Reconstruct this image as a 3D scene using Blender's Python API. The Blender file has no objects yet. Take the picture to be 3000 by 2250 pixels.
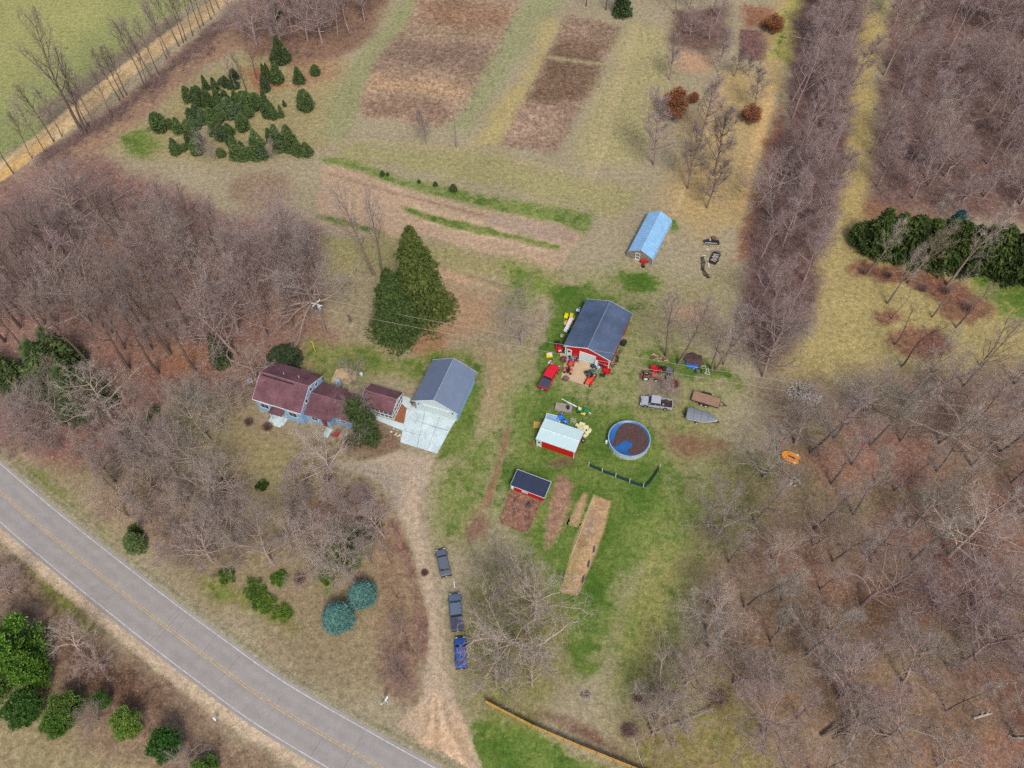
# Farmstead in early spring seen from the air: setting, buildings, yard things, woods.
import bpy, math, random
import numpy as np
from mathutils import Vector, Matrix

S = bpy.context.scene
COL = S.collection
# ------------------------------------------------------------------ camera, sky, sun, exposure
FPX, PITCH, CAMH, ROLL = 2427.0, math.radians(55.5), 125.0, math.radians(-1.2)
_fw = np.array([0, math.cos(PITCH), -math.sin(PITCH)]); _rt = np.array([1., 0, 0]); _up = np.cross(_rt, _fw)
_R = _rt*math.cos(ROLL)+_up*math.sin(ROLL); _U = -_rt*math.sin(ROLL)+_up*math.cos(ROLL)
cd = bpy.data.cameras.new('camera'); cam = bpy.data.objects.new('camera', cd); COL.objects.link(cam)
cd.sensor_width = 36.0; cd.lens = 36.0*FPX/3000.0; cd.clip_start = 1.0; cd.clip_end = 6000.0
cam.matrix_world = Matrix(((_R[0], _U[0], -_fw[0], 0), (_R[1], _U[1], -_fw[1], 0), (_R[2], _U[2], -_fw[2], CAMH), (0, 0, 0, 1)))
S.camera = cam

SUN_EL, SUN_AZ = math.radians(52), math.radians(165)      # azimuth clockwise from +Y: the sun is behind the camera, a little to its right
W = bpy.data.worlds.new('World'); S.world = W; W.use_nodes = True
nt = W.node_tree; bg = nt.nodes['Background']
sky = nt.nodes.new('ShaderNodeTexSky'); sky.sky_type = 'NISHITA'; sky.sun_disc = False
sky.sun_elevation = SUN_EL; sky.sun_rotation = SUN_AZ; sky.air_density = 1.0; sky.dust_density = 4.0; sky.ozone_density = 1.0
nt.links.new(sky.outputs[0], bg.inputs[0]); bg.inputs[1].default_value = 0.12
sl = bpy.data.lights.new('sun', 'SUN'); sl.energy = 2.0; sl.angle = math.radians(14); sl.color = (1.0, 0.955, 0.87)
so = bpy.data.objects.new('sun', sl); COL.objects.link(so)
_sd = Vector((math.sin(SUN_AZ)*math.cos(SUN_EL), math.cos(SUN_AZ)*math.cos(SUN_EL), math.sin(SUN_EL)))
so.rotation_euler = _sd.to_track_quat('Z', 'Y').to_euler()
S.view_settings.view_transform = 'Standard'; S.view_settings.look = 'None'
S.view_settings.exposure = 0.84; S.view_settings.gamma = 1.0; S.view_settings.use_curve_mapping = False
S.render.engine = 'CYCLES'
S.cycles.max_bounces = 5; S.cycles.diffuse_bounces = 2; S.cycles.glossy_bounces = 2; S.cycles.transmission_bounces = 3
S.cycles.transparent_max_bounces = 8
S.cycles.use_denoising = False

# ------------------------------------------------------------------ where a point of the survey photo lies on the ground
def G(x, y, z=0.0):
    v = _fw+_R*(x-1500)/FPX-_U*(y-1125)/FPX
    p = np.array([0, 0, CAMH])+v*((CAMH-z)/-v[2])
    return float(p[0]), float(p[1])
def proj(p):
    v = np.array(p, float)-[0, 0, CAMH]; c = v@_fw
    return 1500+FPX*(v@_R)/c, 1125-FPX*(v@_U)/c
class WP(list): pass                                         # an outline already in world metres
def GP(pts): return list(pts) if isinstance(pts, WP) else [G(*p) for p in pts]

# ------------------------------------------------------------------ noise fields (numpy)
def vnoise(x, y, seed):
    r = np.random.RandomState(seed); T = r.rand(256, 256)
    xi = np.floor(x).astype(int); yi = np.floor(y).astype(int); fx = x-xi; fy = y-yi
    fx = fx*fx*(3-2*fx); fy = fy*fy*(3-2*fy)
    a = T[xi % 256, yi % 256]; b = T[(xi+1) % 256, yi % 256]; c = T[xi % 256, (yi+1) % 256]; d = T[(xi+1) % 256, (yi+1) % 256]
    return (a*(1-fx)+b*fx)*(1-fy)+(c*(1-fx)+d*fx)*fy
def fbm(x, y, scale, seed, octv=4):
    t = 0; a = 1; s = 0
    for k in range(octv):
        t = t+a*vnoise(x*scale*2**k+17.3*k, y*scale*2**k-9.1*k, seed+k); s += a; a *= .55
    return t/s-.5
def sdist(X, Y, poly):                                       # > 0 inside
    n = len(poly); ins = np.zeros(X.shape, bool); d = np.full(X.shape, 1e9)
    for i in range(n):
        x0, y0 = poly[i]; x1, y1 = poly[(i+1) % n]
        c = ((y0 > Y) != (y1 > Y)) & (X < (x1-x0)*(Y-y0)/((y1-y0) or 1e-9)+x0); ins ^= c
        dx, dy = x1-x0, y1-y0; L = dx*dx+dy*dy or 1e-9
        t = np.clip(((X-x0)*dx+(Y-y0)*dy)/L, 0, 1)
        d = np.minimum(d, (X-x0-t*dx)**2+(Y-y0-t*dy)**2)
    d = np.sqrt(d); return np.where(ins, d, -d)
def inpoly(p, poly): return bool(sdist(np.array([p[0]]), np.array([p[1]]), poly)[0] > 0)

def lin(c):
    return [((v/255.)/12.92 if v/255. <= .04045 else ((v/255.+.055)/1.055)**2.4) for v in c]
KLIGHT = 1.75                                                # how much brighter than its albedo a level surface renders here
def A(r, g, b): return tuple(min(.85, v/KLIGHT) for v in lin((r, g, b)))+(1.0,)

# ------------------------------------------------------------------ materials
def N(t, kind, **kw):
    n = t.nodes.new(kind)
    for k, v in kw.items():
        if k in ('operation', 'blend_type', 'data_type', 'attribute_name', 'interpolation_type', 'noise_dimensions', 'wave_type', 'bands_direction', 'clamp_factor', 'feature'): setattr(n, k, v)
        else: n.inputs[k].default_value = v
    return n
def mixc(t, fac, a, b, mode='MIX'):
    m = t.nodes.new('ShaderNodeMix'); m.data_type = 'RGBA'; m.blend_type = mode; m.clamp_result = False
    for s, v in ((m.inputs[0], fac), (m.inputs[6], a), (m.inputs[7], b)):
        if isinstance(v, bpy.types.NodeSocket): t.links.new(v, s)
        else: s.default_value = v
    return m.outputs[2]
def math_(t, op, a, b=0.0, c=None, clamp=False):
    m = t.nodes.new('ShaderNodeMath'); m.operation = op; m.use_clamp = clamp
    for s, v in zip(m.inputs, (a, b, c)):
        if v is None: continue
        if isinstance(v, bpy.types.NodeSocket): t.links.new(v, s)
        else: s.default_value = v
    return m.outputs[0]
def noise(t, vec, scale, detail=3, rough=.6, dist=0.0):
    n = t.nodes.new('ShaderNodeTexNoise'); n.inputs['Scale'].default_value = scale; n.inputs['Detail'].default_value = detail
    n.inputs['Roughness'].default_value = rough; n.inputs['Distortion'].default_value = dist
    t.links.new(vec, n.inputs['Vector']); return n.outputs['Fac']
def remap(t, v, a, b, c, d):
    m = t.nodes.new('ShaderNodeMapRange'); t.links.new(v, m.inputs[0])
    for i, x in enumerate((a, b, c, d)): m.inputs[i+1].default_value = x
    return m.outputs[0]
def newmat(name):
    m = bpy.data.materials.new(name); m.use_nodes = True; t = m.node_tree
    return m, t, t.nodes['Principled BSDF']
MATS = {}
def mat(name, rgb, rough=.7, metal=0.0, var=.18, vs=1.5, spec=.3, bump=0.0, tint=False, fine=0, stripes=None, emit=None, coat=0):
    """plain material: base colour with soft uneven wear (two noise sizes); stripes=(axis, period, depth) adds boards or ribs"""
    if name in MATS: return MATS[name]
    m, t, b = newmat(name); co = t.nodes.new('ShaderNodeTexCoord').outputs['Object']
    n1 = noise(t, co, vs, 5, .65); f = remap(t, n1, .3, .7, 1-var, 1+var)
    if fine: f = math_(t, 'MULTIPLY', f, remap(t, noise(t, co, fine, 3, .7), .3, .7, 1-var, 1+var))
    if stripes:
        sx = t.nodes.new('ShaderNodeSeparateXYZ'); t.links.new(co, sx.inputs[0])
        fr = math_(t, 'FRACT', math_(t, 'DIVIDE', sx.outputs[stripes[0]], stripes[1]))
        ln = math_(t, 'LESS_THAN', fr, .16); f = math_(t, 'MULTIPLY', f, math_(t, 'SUBTRACT', 1.0, math_(t, 'MULTIPLY', ln, stripes[2])))
    base = A(*rgb)
    col = mixc(t, 1.0, base, (1, 1, 1, 1), 'MULTIPLY')
    if tint:
        oi = t.nodes.new('ShaderNodeObjectInfo'); col = mixc(t, 1.0, col, oi.outputs['Color'], 'MULTIPLY')
    cx = t.nodes.new('ShaderNodeCombineXYZ')
    for i in range(3): t.links.new(f, cx.inputs[i])
    col = mixc(t, 1.0, col, cx.outputs[0], 'MULTIPLY')
    t.links.new(col, b.inputs['Base Color'])
    b.inputs['Roughness'].default_value = rough; b.inputs['Metallic'].default_value = metal
    b.inputs['Specular IOR Level'].default_value = spec; b.inputs['Coat Weight'].default_value = coat
    if bump:
        bp = t.nodes.new('ShaderNodeBump'); bp.inputs['Distance'].default_value = bump; t.links.new(f, bp.inputs['Height']); t.links.new(bp.outputs[0], b.inputs['Normal'])
    MATS[name] = m; return m

# ------------------------------------------------------------------ meshes and things
def np_mesh(name, V, F, material, smooth=False):
    V = np.asarray(V, np.float32); F = np.asarray(F, np.int32); k = F.shape[1]
    me = bpy.data.meshes.new(name); me.vertices.add(len(V)); me.vertices.foreach_set('co', V.ravel())
    me.loops.add(F.size); me.loops.foreach_set('vertex_index', F.ravel()); me.polygons.add(len(F))
    me.polygons.foreach_set('loop_start', np.arange(0, F.size, k, dtype=np.int32)); me.polygons.foreach_set('loop_total', np.full(len(F), k, np.int32))
    if smooth: me.polygons.foreach_set('use_smooth', np.ones(len(F), bool))
    me.update(calc_edges=True)
    if material: me.materials.append(material)
    return me
def link(name, me, parent=None, loc=None):
    o = bpy.data.objects.new(name, me); COL.objects.link(o)
    if parent: o.parent = parent
    if loc is not None: o.location = loc
    return o
def tag(o, label, cat, group=None):
    o['label'] = label; o['category'] = cat
    if group: o['group'] = group
    return o
def thing(name, label, cat, loc=(0, 0, 0), rz=0.0, group=None):
    o = bpy.data.objects.new(name, None); COL.objects.link(o); o.empty_display_size = .2
    o.location = loc if len(loc) == 3 else (loc[0], loc[1], 0); o.rotation_euler = (0, 0, rz); return tag(o, label, cat, group)
def struct(name, me, kind='structure'):
    o = link(name, me); o['kind'] = kind; return o

class MB:
    """collects simple shapes and builds them as one mesh object"""
    def __init__(s): s.v = []; s.f = []
    def add(s, vs, fs):
        o = len(s.v); s.v += [tuple(p) for p in vs]; s.f += [tuple(i+o for i in q) for q in fs]; return s
    def box(s, c, d, rz=0, rx=0, ry=0, taper=1.0):
        M = Matrix.Rotation(rz, 3, 'Z')@Matrix.Rotation(ry, 3, 'Y')@Matrix.Rotation(rx, 3, 'X'); c = Vector(c); vs = []
        for z in (-.5, .5):
            k = 1 if z < 0 else taper
            for x, y in ((-.5, -.5), (.5, -.5), (.5, .5), (-.5, .5)): vs.append(M@Vector((x*d[0]*k, y*d[1]*k, z*d[2]))+c)
        return s.add(vs, [(3, 2, 1, 0), (4, 5, 6, 7), (0, 1, 5, 4), (1, 2, 6, 5), (2, 3, 7, 6), (3, 0, 4, 7)])
    def prism(s, pts, y0, y1, axis='y', in0=0.0, in1=0.0):
        """outline pts (a,b) swept along an axis; in0/in1 shrink the ends about the centroid"""
        n = len(pts); ca = sum(p[0] for p in pts)/n; cb = sum(p[1] for p in pts)/n; vs = []
        for y, k in ((y0, in0), (y1, in1)):
            for a, b in pts:
                a2, b2 = a+(ca-a)*k, b+(cb-b)*k
                vs.append({'y': (a2, y, b2), 'x': (y, a2, b2), 'z': (a2, b2, y)}[axis])
        return s.add(vs, [tuple(range(n))[::-1], tuple(range(n, 2*n))]+[(i, (i+1) % n, n+(i+1) % n, n+i) for i in range(n)])
    def tube(s, p0, p1, r0, r1=None, n=8, caps=True):
        r1 = r0 if r1 is None else r1; p0 = Vector(p0); p1 = Vector(p1); d = (p1-p0)
        if d.length < 1e-6: return s
        d.normalize(); a = d.orthogonal().normalized(); b = d.cross(a); vs = []
        for p, r in ((p0, r0), (p1, r1)):
            for i in range(n): t = 2*math.pi*i/n; vs.append(p+a*math.cos(t)*r+b*math.sin(t)*r)
        fs = [(i, (i+1) % n, n+(i+1) % n, n+i) for i in range(n)]
        if caps: fs += [tuple(range(n))[::-1], tuple(range(n, 2*n))]
        return s.add(vs, fs)
    def path(s, pts, r, n=6):
        for a, b in zip(pts[:-1], pts[1:]): s.tube(a, b, r, r, n)
        return s
    def lathe(s, prof, c=(0, 0, 0), n=16, axis='z', caps=True):
        vs = []; m = len(prof)
        for i in range(n):
            t = 2*math.pi*i/n
            for r, h in prof:
                p = (r*math.cos(t), r*math.sin(t), h)
                if axis == 'y': p = (p[0], p[2], p[1])
                if axis == 'x': p = (p[2], p[0], p[1])
                vs.append((p[0]+c[0], p[1]+c[1], p[2]+c[2]))
        fs = [(i*m+j, ((i+1) % n)*m+j, ((i+1) % n)*m+j+1, i*m+j+1) for i in range(n) for j in range(m-1)]
        if caps: fs += [tuple(i*m for i in range(n))[::-1], tuple(i*m+m-1 for i in range(n))]
        return s.add(vs, fs)
    def wheel(s, c, r, w, n=16): return s.lathe([(r*.55, -w/2), (r*.93, -w/2), (r, -w*.3), (r, w*.3), (r*.93, w/2), (r*.55, w/2)], c, n, 'y', caps=True)
    def ball(s, c, r, n=8, sq=(1, 1, 1), seed=None):
        rr = random.Random(seed); vs = []; m = n//2
        for j in range(m+1):
            for i in range(n):
                k = 1 if seed is None else rr.uniform(.8, 1.15)
                th = math.pi*j/m; ph = 2*math.pi*i/n; vs.append((c[0]+r*sq[0]*k*math.sin(th)*math.cos(ph), c[1]+r*sq[1]*k*math.sin(th)*math.sin(ph), c[2]+r*sq[2]*k*math.cos(th)))
        return s.add(vs, [(j*n+i, (j+1)*n+i, (j+1)*n+(i+1) % n, j*n+(i+1) % n) for j in range(m) for i in range(n)])
    def quad(s, *p): return s.add(p, [tuple(range(len(p)))])
    def build(s, name, m, parent=None, loc=None, bevel=0.0, smooth=False, label=None, rz=None):
        me = bpy.data.meshes.new(name); me.from_pydata([tuple(p) for p in s.v], [], s.f)
        if bevel:
            import bmesh
            bm = bmesh.new(); bm.from_mesh(me); bmesh.ops.remove_doubles(bm, verts=bm.verts, dist=1e-5)
            bmesh.ops.bevel(bm, geom=list(bm.edges), offset=bevel, segments=2, affect='EDGES', clamp_overlap=True); bm.to_mesh(me); bm.free()
        me.update()
        if smooth: me.polygons.foreach_set('use_smooth', [True]*len(me.polygons))
        me.materials.append(m); o = link(name, me, parent, loc)
        if rz is not None: o.rotation_euler = (0, 0, rz)
        if label: o['label'] = label
        return o
def copy_thing(root, loc, rz=0.0, scale=None, color=None, label=None, group=None, cat=None):
    r = root.copy(); COL.objects.link(r); r.location = loc if len(loc) == 3 else (loc[0], loc[1], 0); r.rotation_euler = (0, 0, rz)
    if scale is not None: r.scale = scale if hasattr(scale, '__len__') else (scale,)*3
    if label: r['label'] = label
    if group: r['group'] = group
    if cat: r['category'] = cat
    for ch in list(root.children):
        c = ch.copy(); COL.objects.link(c); c.parent = r
        if color: c.color = color
        for g in ch.children:
            d = g.copy(); COL.objects.link(d); d.parent = c
            if color: d.color = color
    return r

# ================================================================== GROUND
def axis_coords(lo, hi, step, far, side=(1, 1)):
    c = list(np.arange(lo, hi+1e-6, step)); out = [3, 9, 25, 70, 180, 500, far]
    return np.array([lo-v for v in out[::-1]]+c+[hi+v for v in out])
gx = axis_coords(-152, 152, .5, 2500); gy = axis_coords(8, 232, .5, 2500)
GX, GY = np.meshgrid(gx, gy, indexing='ij'); FX = GX.ravel(); FY = GY.ravel()
# photo coordinates of every ground point, only to lay out where each ground cover lies
basec = np.array(lin((160, 148, 121)))
GC = np.tile(basec, (FX.size, 1)); GM = np.zeros((FX.size, 3)); GM[:, 0] = .25; GM[:, 1] = .1; GM[:, 2] = .15
n_edge = fbm(FX, FY, .12, 5, 5); n_edge2 = fbm(FX, FY, .5, 15, 3)
def cover(poly, rgb, soft=3.0, gr=None, lit=None, weed=None, wob=6.0, al=1.0, pix=True):
    P = GP(poly) if pix else poly
    if lit and lit > .6: rgb = tuple((a*.68+b*.32)*.93 for a, b in zip(rgb, (138, 118, 114)))
    xs = [p[0] for p in P]; ys = [p[1] for p in P]; mg = soft+wob+1
    ix = np.where((FX > min(xs)-mg) & (FX < max(xs)+mg) & (FY > min(ys)-mg) & (FY < max(ys)+mg))[0]
    if not len(ix): return
    soft = soft*.62; sd = sdist(FX[ix], FY[ix], P)+wob*n_edge[ix]+min(wob, 2)*1.1*n_edge2[ix]
    w = np.clip(sd/soft*.5+.5, 0, 1); w = (w*w*(3-2*w)*al)
    GC[ix] = GC[ix]*(1-w[:, None])+np.array(lin(rgb))*w[:, None]
    for k, v in enumerate((gr, lit, weed)):
        if v is not None: GM[ix, k] = GM[ix, k]*(1-w)+v*w
def strip(pts, half):                                        # a band of photo points -> world polygon
    P = GP(pts); L = []; R = []
    for i, p in enumerate(P):
        a = P[max(0, i-1)]; b = P[min(len(P)-1, i+1)]; dx, dy = b[0]-a[0], b[1]-a[1]; l = math.hypot(dx, dy) or 1
        h = half[i] if hasattr(half, '__len__') else half
        L.append((p[0]-dy/l*h, p[1]+dx/l*h)); R.append((p[0]+dy/l*h, p[1]-dx/l*h))
    return WP(L+R[::-1])
# --- far left: crop field, verge, brush line
cover([(-900, -900), (700, -900), (700, -90), (480, 60), (330, 190), (120, 390), (-50, 500), (-900, 900)], (144, 148, 96), 3, .5, 0, .1, 3)
cover([(-300, -100), (300, -120), (350, 40), (40, 260), (-100, 300)], (158, 156, 100), 14, .45, 0, .05, 10)
cover([(100, 330), (300, 190), (500, 40), (560, 60), (380, 210), (150, 400)], (128, 116, 98), 3, .2, .3, .5, 3)
cover([(-200, 640), (120, 480), (300, 330), (480, 190), (640, 60), (760, -60), (900, -140), (960, -60), (860, 60), (700, 130), (560, 240), (440, 350), (330, 430), (160, 500), (-100, 700)], (150, 122, 100), 4, .12, .5, .5, 4)
cover([(120, 452), (330, 320), (500, 180), (650, 40), (690, 60), (560, 170), (420, 290), (240, 420), (130, 480)], (104, 84, 76), 2.5, .1, .6, .7, 3)
# --- christmas tree area and meadow
cover([(330, 430), (450, 330), (600, 210), (720, 150), (900, 190), (1000, 180), (1010, 300), (950, 440), (700, 480), (480, 470)], (158, 146, 106), 5, .4, .1, .3, 6)
cover([(360, 400), (430, 380), (480, 430), (420, 470), (380, 450)], (130, 134, 78), 3, .8, 0, .1, 3)
cover([(700, 200), (800, 190), (830, 250), (760, 270)], (152, 102, 72), 3, .1, .6, .3, 2)
cover([(820, 150), (980, 130), (1010, 220), (880, 260)], (160, 132, 100), 5, .15, .2, .5, 5)
# --- wood at the top
cover([(700, 120), (820, 40), (900, -120), (1180, -160), (1110, 60), (1080, 110), (980, 170), (850, 190), (740, 170)], (132, 104, 86), 4, .1, .5, .5, 5)
# --- lane up the left of the big fields
cover(strip([(985, 400), (1010, 320), (1070, 210), (1150, 110), (1225, 10), (1290, -90)], [2.6, 3.2, 4, 4.2, 4.8, 5.2]), (150, 148, 108), 3, .5, .05, .15, 2.5)
# --- brown fields
cover([(1060, 335), (1060, 280), (1110, 180), (1170, 105), (1215, 20), (1230, -90), (1560, -90), (1510, 60), (1450, 180), (1400, 280), (1345, 350), (1300, 372), (1180, 350)], (162, 138, 114), 2.4, .08, .25, .9, 1.8)
cover([(1115, 165), (1170, 105), (1300, 130), (1450, 120), (1440, 205), (1340, 215), (1220, 200), (1110, 195)], (136, 114, 98), 5, .08, .3, 1, 5)
cover([(1230, 10), (1330, 0), (1500, 20), (1490, 80), (1380, 100), (1240, 60)], (148, 116, 90), 5, .06, .3, 1, 5)
cover([(1070, 300), (1160, 280), (1250, 290), (1330, 330), (1280, 365), (1080, 335)], (146, 120, 100), 4, .06, .3, 1, 4)
cover([(1100, 225), (1300, 235), (1390, 260), (1350, 290), (1150, 265), (1090, 260)], (182, 150, 116), 4, .06, .3, .7, 4)
cover(strip([(1340, 380), (1400, 300), (1470, 190), (1540, 80), (1590, 0), (1640, -90)], [2.2, 2.8, 3.6, 4.6, 5.4, 6]), (152, 150, 112), 3, .48, .02, .2, 2.5)
cover([(1400, 420), (1440, 330), (1540, 200), (1590, 60), (1650, 50), (1610, 170), (1540, 320), (1480, 430)], (172, 156, 108), 4, .25, .02, .3, 4)
cover([(1665, 45), (1750, 60), (1822, 78), (1800, 140), (1750, 220), (1760, 230), (1700, 330), (1670, 380), (1630, 450), (1560, 442), (1465, 428), (1500, 360), (1555, 270), (1600, 160)], (148, 124, 104), 2.2, .08, .25, 1, 1.6)
cover([(1600, 170), (1640, 120), (1780, 130), (1750, 230), (1700, 290), (1600, 300), (1550, 280)], (118, 94, 74), 3, .12, .3, 1, 4)
cover([(1540, 320), (1660, 330), (1640, 400), (1500, 400)], (168, 142, 120), 4, .06, .2, .9, 4)
cover([(1590, 158), (1770, 185), (1765, 196), (1590, 172)], (160, 146, 108), 1, .3, .1, .4, 1)
# --- right meadow
cover([(1840, 60), (1960, 90), (1960, 300), (1880, 480), (1700, 480), (1690, 400), (1760, 260)], (166, 156, 112), 6, .45, 0, .25, 6)
cover([(2000, 150), (2100, 160), (2080, 210), (1990, 200)], (186, 150, 120), 3, .1, .1, .2, 3)
cover([(1980, 30), (2130, 20), (2130, 130), (2060, 160), (1960, 120)], (112, 88, 80), 4, .1, .5, .7, 4)
cover([(2168, 85), (2230, 90), (2265, 105), (2245, 178), (2215, 182), (2165, 168)], (120, 88, 84), .8, .03, .4, .9, .6)
cover([(2180, 20), (2280, 20), (2275, 82), (2180, 78)], (140, 98, 74), 3, .05, .6, .7, 3)
cover([(1930, 600), (2050, 300), (2150, 200), (2220, 230), (2200, 420), (2130, 640), (2060, 700)], (176, 152, 106), 8, .25, .15, .25, 8)
# --- lane along the strip wood, second lane
cover([(2285, -90), (2400, -90), (2350, 70), (2310, 200), (2275, 300), (2240, 420), (2200, 560), (2165, 660), (2090, 650), (2130, 480), (2180, 330), (2230, 200)], (178, 155, 110), 4, .16, .1, .15, 4)
cover(strip([(2360, -80), (2320, 60), (2285, 180)], 3), (174, 166, 96), 2.5, .6, 0, .1, 3)
cover(strip([(2265, 250), (2215, 440), (2170, 620)], 1.2), (202, 170, 118), 1.4, 0, .1, .1, 1)
cover([(2290, 260), (2240, 460), (2180, 680), (2150, 760), (2200, 760), (2260, 560), (2310, 380)], (160, 96, 56), 2.5, .02, .8, .4, 3)
cover([(2340, -60), (2560, -60), (2530, 100), (2500, 400), (2460, 700), (2400, 950), (2260, 1080), (2150, 1030), (2170, 780), (2250, 520), (2300, 280), (2330, 120)], (104, 80, 76), 4, .04, .5, .7, 5)
cover([(2590, 100), (2620, -90), (3400, -90), (3400, 720), (3100, 640), (2900, 640), (2540, 620), (2550, 420), (2580, 230)], (124, 94, 84), 4, .03, .7, .7, 5)
cover([(2520, 560), (2560, 590), (2740, 640), (3000, 760), (3000, 800), (2700, 700), (2500, 640)], (136, 98, 76), 4, .1, .6, .5, 4)
cover([(2545, -90), (2640, -90), (2590, 80), (2565, 230), (2550, 420), (2535, 560), (2500, 700), (2440, 860), (2430, 1000), (2360, 1080), (2390, 900), (2450, 690), (2485, 470), (2500, 260), (2520, 90)], (176, 156, 102), 3, .35, .1, .2, 4)
cover([(2540, -90), (2640, -90), (2595, 40), (2545, 40)], (164, 162, 92), 3, .8, 0, .1, 3)
# --- right clearing
cover([(2430, 640), (2560, 660), (2700, 760), (2900, 780), (3200, 850), (3300, 1080), (2900, 1120), (2600, 1080), (2420, 1150), (2300, 1120), (2400, 900)], (172, 156, 104), 7, .4, .15, .3, 8)
cover([(2840, 760), (3000, 780), (3100, 900), (2960, 960), (2860, 860)], (140, 142, 78), 6, .8, 0, .2, 6)
for x, y, s in ((2530, 785, 3), (2600, 800, 3.5), (2700, 820, 4), (2770, 850, 4), (2830, 905, 5), (2600, 930, 2.5), (2690, 1000, 5), (2740, 1010, 3)):
    c = G(x, y); cover([(c[0]+s*math.cos(a)*1.2, c[1]+s*math.sin(a)*.8) for a in np.arange(0, 6.28, .8)], (122, 80, 66), 1.6, 0, .6, .9, 3, .85, False)
# --- left wood floor
cover([(-300, 560), (60, 520), (200, 450), (340, 480), (560, 560), (640, 620), (760, 640), (930, 660), (960, 780), (970, 900), (1000, 1000), (900, 1040), (880, 1080), (800, 1130), (640, 1160), (520, 1180), (430, 1340), (300, 1400), (60, 1340), (-300, 1300)], (150, 112, 98), 5, .03, .9, .5, 6)
for x, y, s, c in ((280, 760, 9, (172, 130, 100)), (150, 780, 5, (172, 130, 104)), (400, 870, 6, (164, 130, 98)), (450, 700, 6, (160, 118, 96)), (640, 760, 6, (150, 84, 60)), (640, 830, 5, (150, 90, 64)), (440, 1040, 7, (164, 98, 64)), (580, 1020, 5, (170, 108, 72)), (60, 1000, 8, (170, 126, 112)), (480, 990, 5, (160, 122, 96)), (350, 1120, 7, (150, 108, 92)), (700, 900, 5, (166, 130, 104)), (880, 980, 6, (150, 112, 94)), (960, 1020, 5, (150, 108, 90)), (380, 1240, 8, (150, 104, 90)), (250, 1320, 6, (150, 98, 84)), (120, 640, 9, (140, 104, 98)), (760, 560, 6, (158, 136, 104))):
    q = G(x, y); cover([(q[0]+s*math.cos(a)*1.1, q[1]+s*math.sin(a)) for a in np.arange(0, 6.28, .7)], c, 4, .03, .9, .3, 5, .9, False)
# --- open lawn behind the house
cover([(950, 800), (1000, 700), (1100, 680), (1400, 720), (1640, 790), (1600, 860), (1500, 900), (1480, 1100), (1300, 1060), (1000, 1040), (960, 950)], (154, 141, 112), 6, .36, .2, .3, 7)
cover([(1250, 830), (1480, 850), (1440, 960), (1270, 1000)], (166, 136, 108), 6, .12, .2, .15, 6)
cover([(1240, 960), (1320, 950), (1300, 1040), (1240, 1060), (1200, 1020)], (152, 116, 88), 3, .1, .3, .2, 4)
cover([(900, 1000), (1090, 1000), (1180, 1050), (1250, 1060), (1260, 1120), (1150, 1110), (950, 1110), (880, 1060)], (138, 134, 84), 4, .75, .1, .1, 4)
cover([(1230, 1060), (1300, 1050), (1350, 1060), (1400, 1100), (1380, 1220), (1340, 1330), (1400, 1250), (1440, 1100), (1380, 1030), (1260, 1030)], (122, 130, 70), 3, .9, 0, .1, 3)
cover([(1340, 1150), (1420, 1080), (1410, 1200), (1360, 1300), (1330, 1340), (1290, 1340)], (110, 120, 58), 2, .9, 0, .1, 3)
cover([(1440, 1030), (1530, 1100), (1500, 1250), (1440, 1300), (1410, 1200)], (166, 140, 106), 5, .2, .1, .15, 5)
# faint wheel tracks and mown lines
for pts_, w_, c_ in (([(1590, 800), (1640, 700), (1700, 560), (1760, 420), (1800, 260), (1860, 60)], .35, (176, 162, 122)), ([(1606, 806), (1656, 706), (1716, 566), (1776, 426), (1816, 266), (1876, 60)], .35, (176, 162, 122)), ([(1250, 760), (1450, 815), (1640, 868)], .3, (178, 156, 126)), ([(1250, 775), (1450, 830), (1630, 880)], .25, (134, 118, 90)), ([(1245, 790), (1440, 846), (1610, 894)], .3, (176, 154, 124)), ([(1000, 470), (1300, 480), (1600, 540), (1850, 600)], .5, (136, 132, 92)), ([(1050, 410), (1350, 440), (1650, 500)], .6, (172, 156, 120)), ([(1950, 700), (2000, 560), (2060, 420), (2110, 260)], .4, (184, 160, 118)), ([(1880, 760), (1800, 820), (1700, 830), (1560, 830)], .5, (174, 154, 122)), ([(1480, 1180), (1540, 1090), (1580, 960), (1590, 830)], .45, (168, 148, 118)), ([(1460, 1200), (1522, 1100), (1562, 970), (1575, 830)], .45, (166, 146, 116)), ([(1800, 1120), (1900, 1180), (2000, 1230), (2120, 1250)], .5, (150, 130, 98)), ([(1900, 1650), (1860, 1850), (1800, 2020)], .4, (160, 152, 94)), ([(1420, 1230), (1390, 1350), (1350, 1480), (1330, 1600)], .35, (164, 148, 114))):
    cover(strip(pts_, w_*1.25), c_, .9, .12, .1, .2, .5, .95)
# --- tilled strips (laid as their own sheets below) : surroundings
cover([(915, 455), (1000, 462), (1200, 525), (1500, 585), (1745, 615), (1740, 655), (1700, 700), (1640, 680), (1420, 620), (1205, 560), (950, 480)], (132, 138, 84), 2, .72, 0, .1, 2.5)
cover([(1000, 420), (1400, 440), (1700, 520), (1880, 560), (1800, 640), (1500, 560), (1200, 500), (1000, 450)], (158, 150, 106), 4, .45, 0, .2, 4)
cover([(940, 478), (1012, 492), (1205, 558), (1420, 612), (1640, 658), (1705, 690), (1640, 780), (1600, 780), (1400, 735), (1200, 680), (1150, 700), (930, 665)], (177, 152, 126), 1.2, .05, .12, .25, 1.0)
cover([(1210, 590), (1300, 625), (1500, 665), (1640, 705), (1650, 722), (1500, 690), (1300, 645), (1200, 612)], (190, 166, 136), 1, .02, .1, .2, .6)
cover([(950, 500), (1150, 560), (1420, 628), (1680, 700), (1676, 706), (1420, 636), (1150, 568), (950, 508)], (150, 126, 104), .6, .02, .1, .3, .4)
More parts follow.
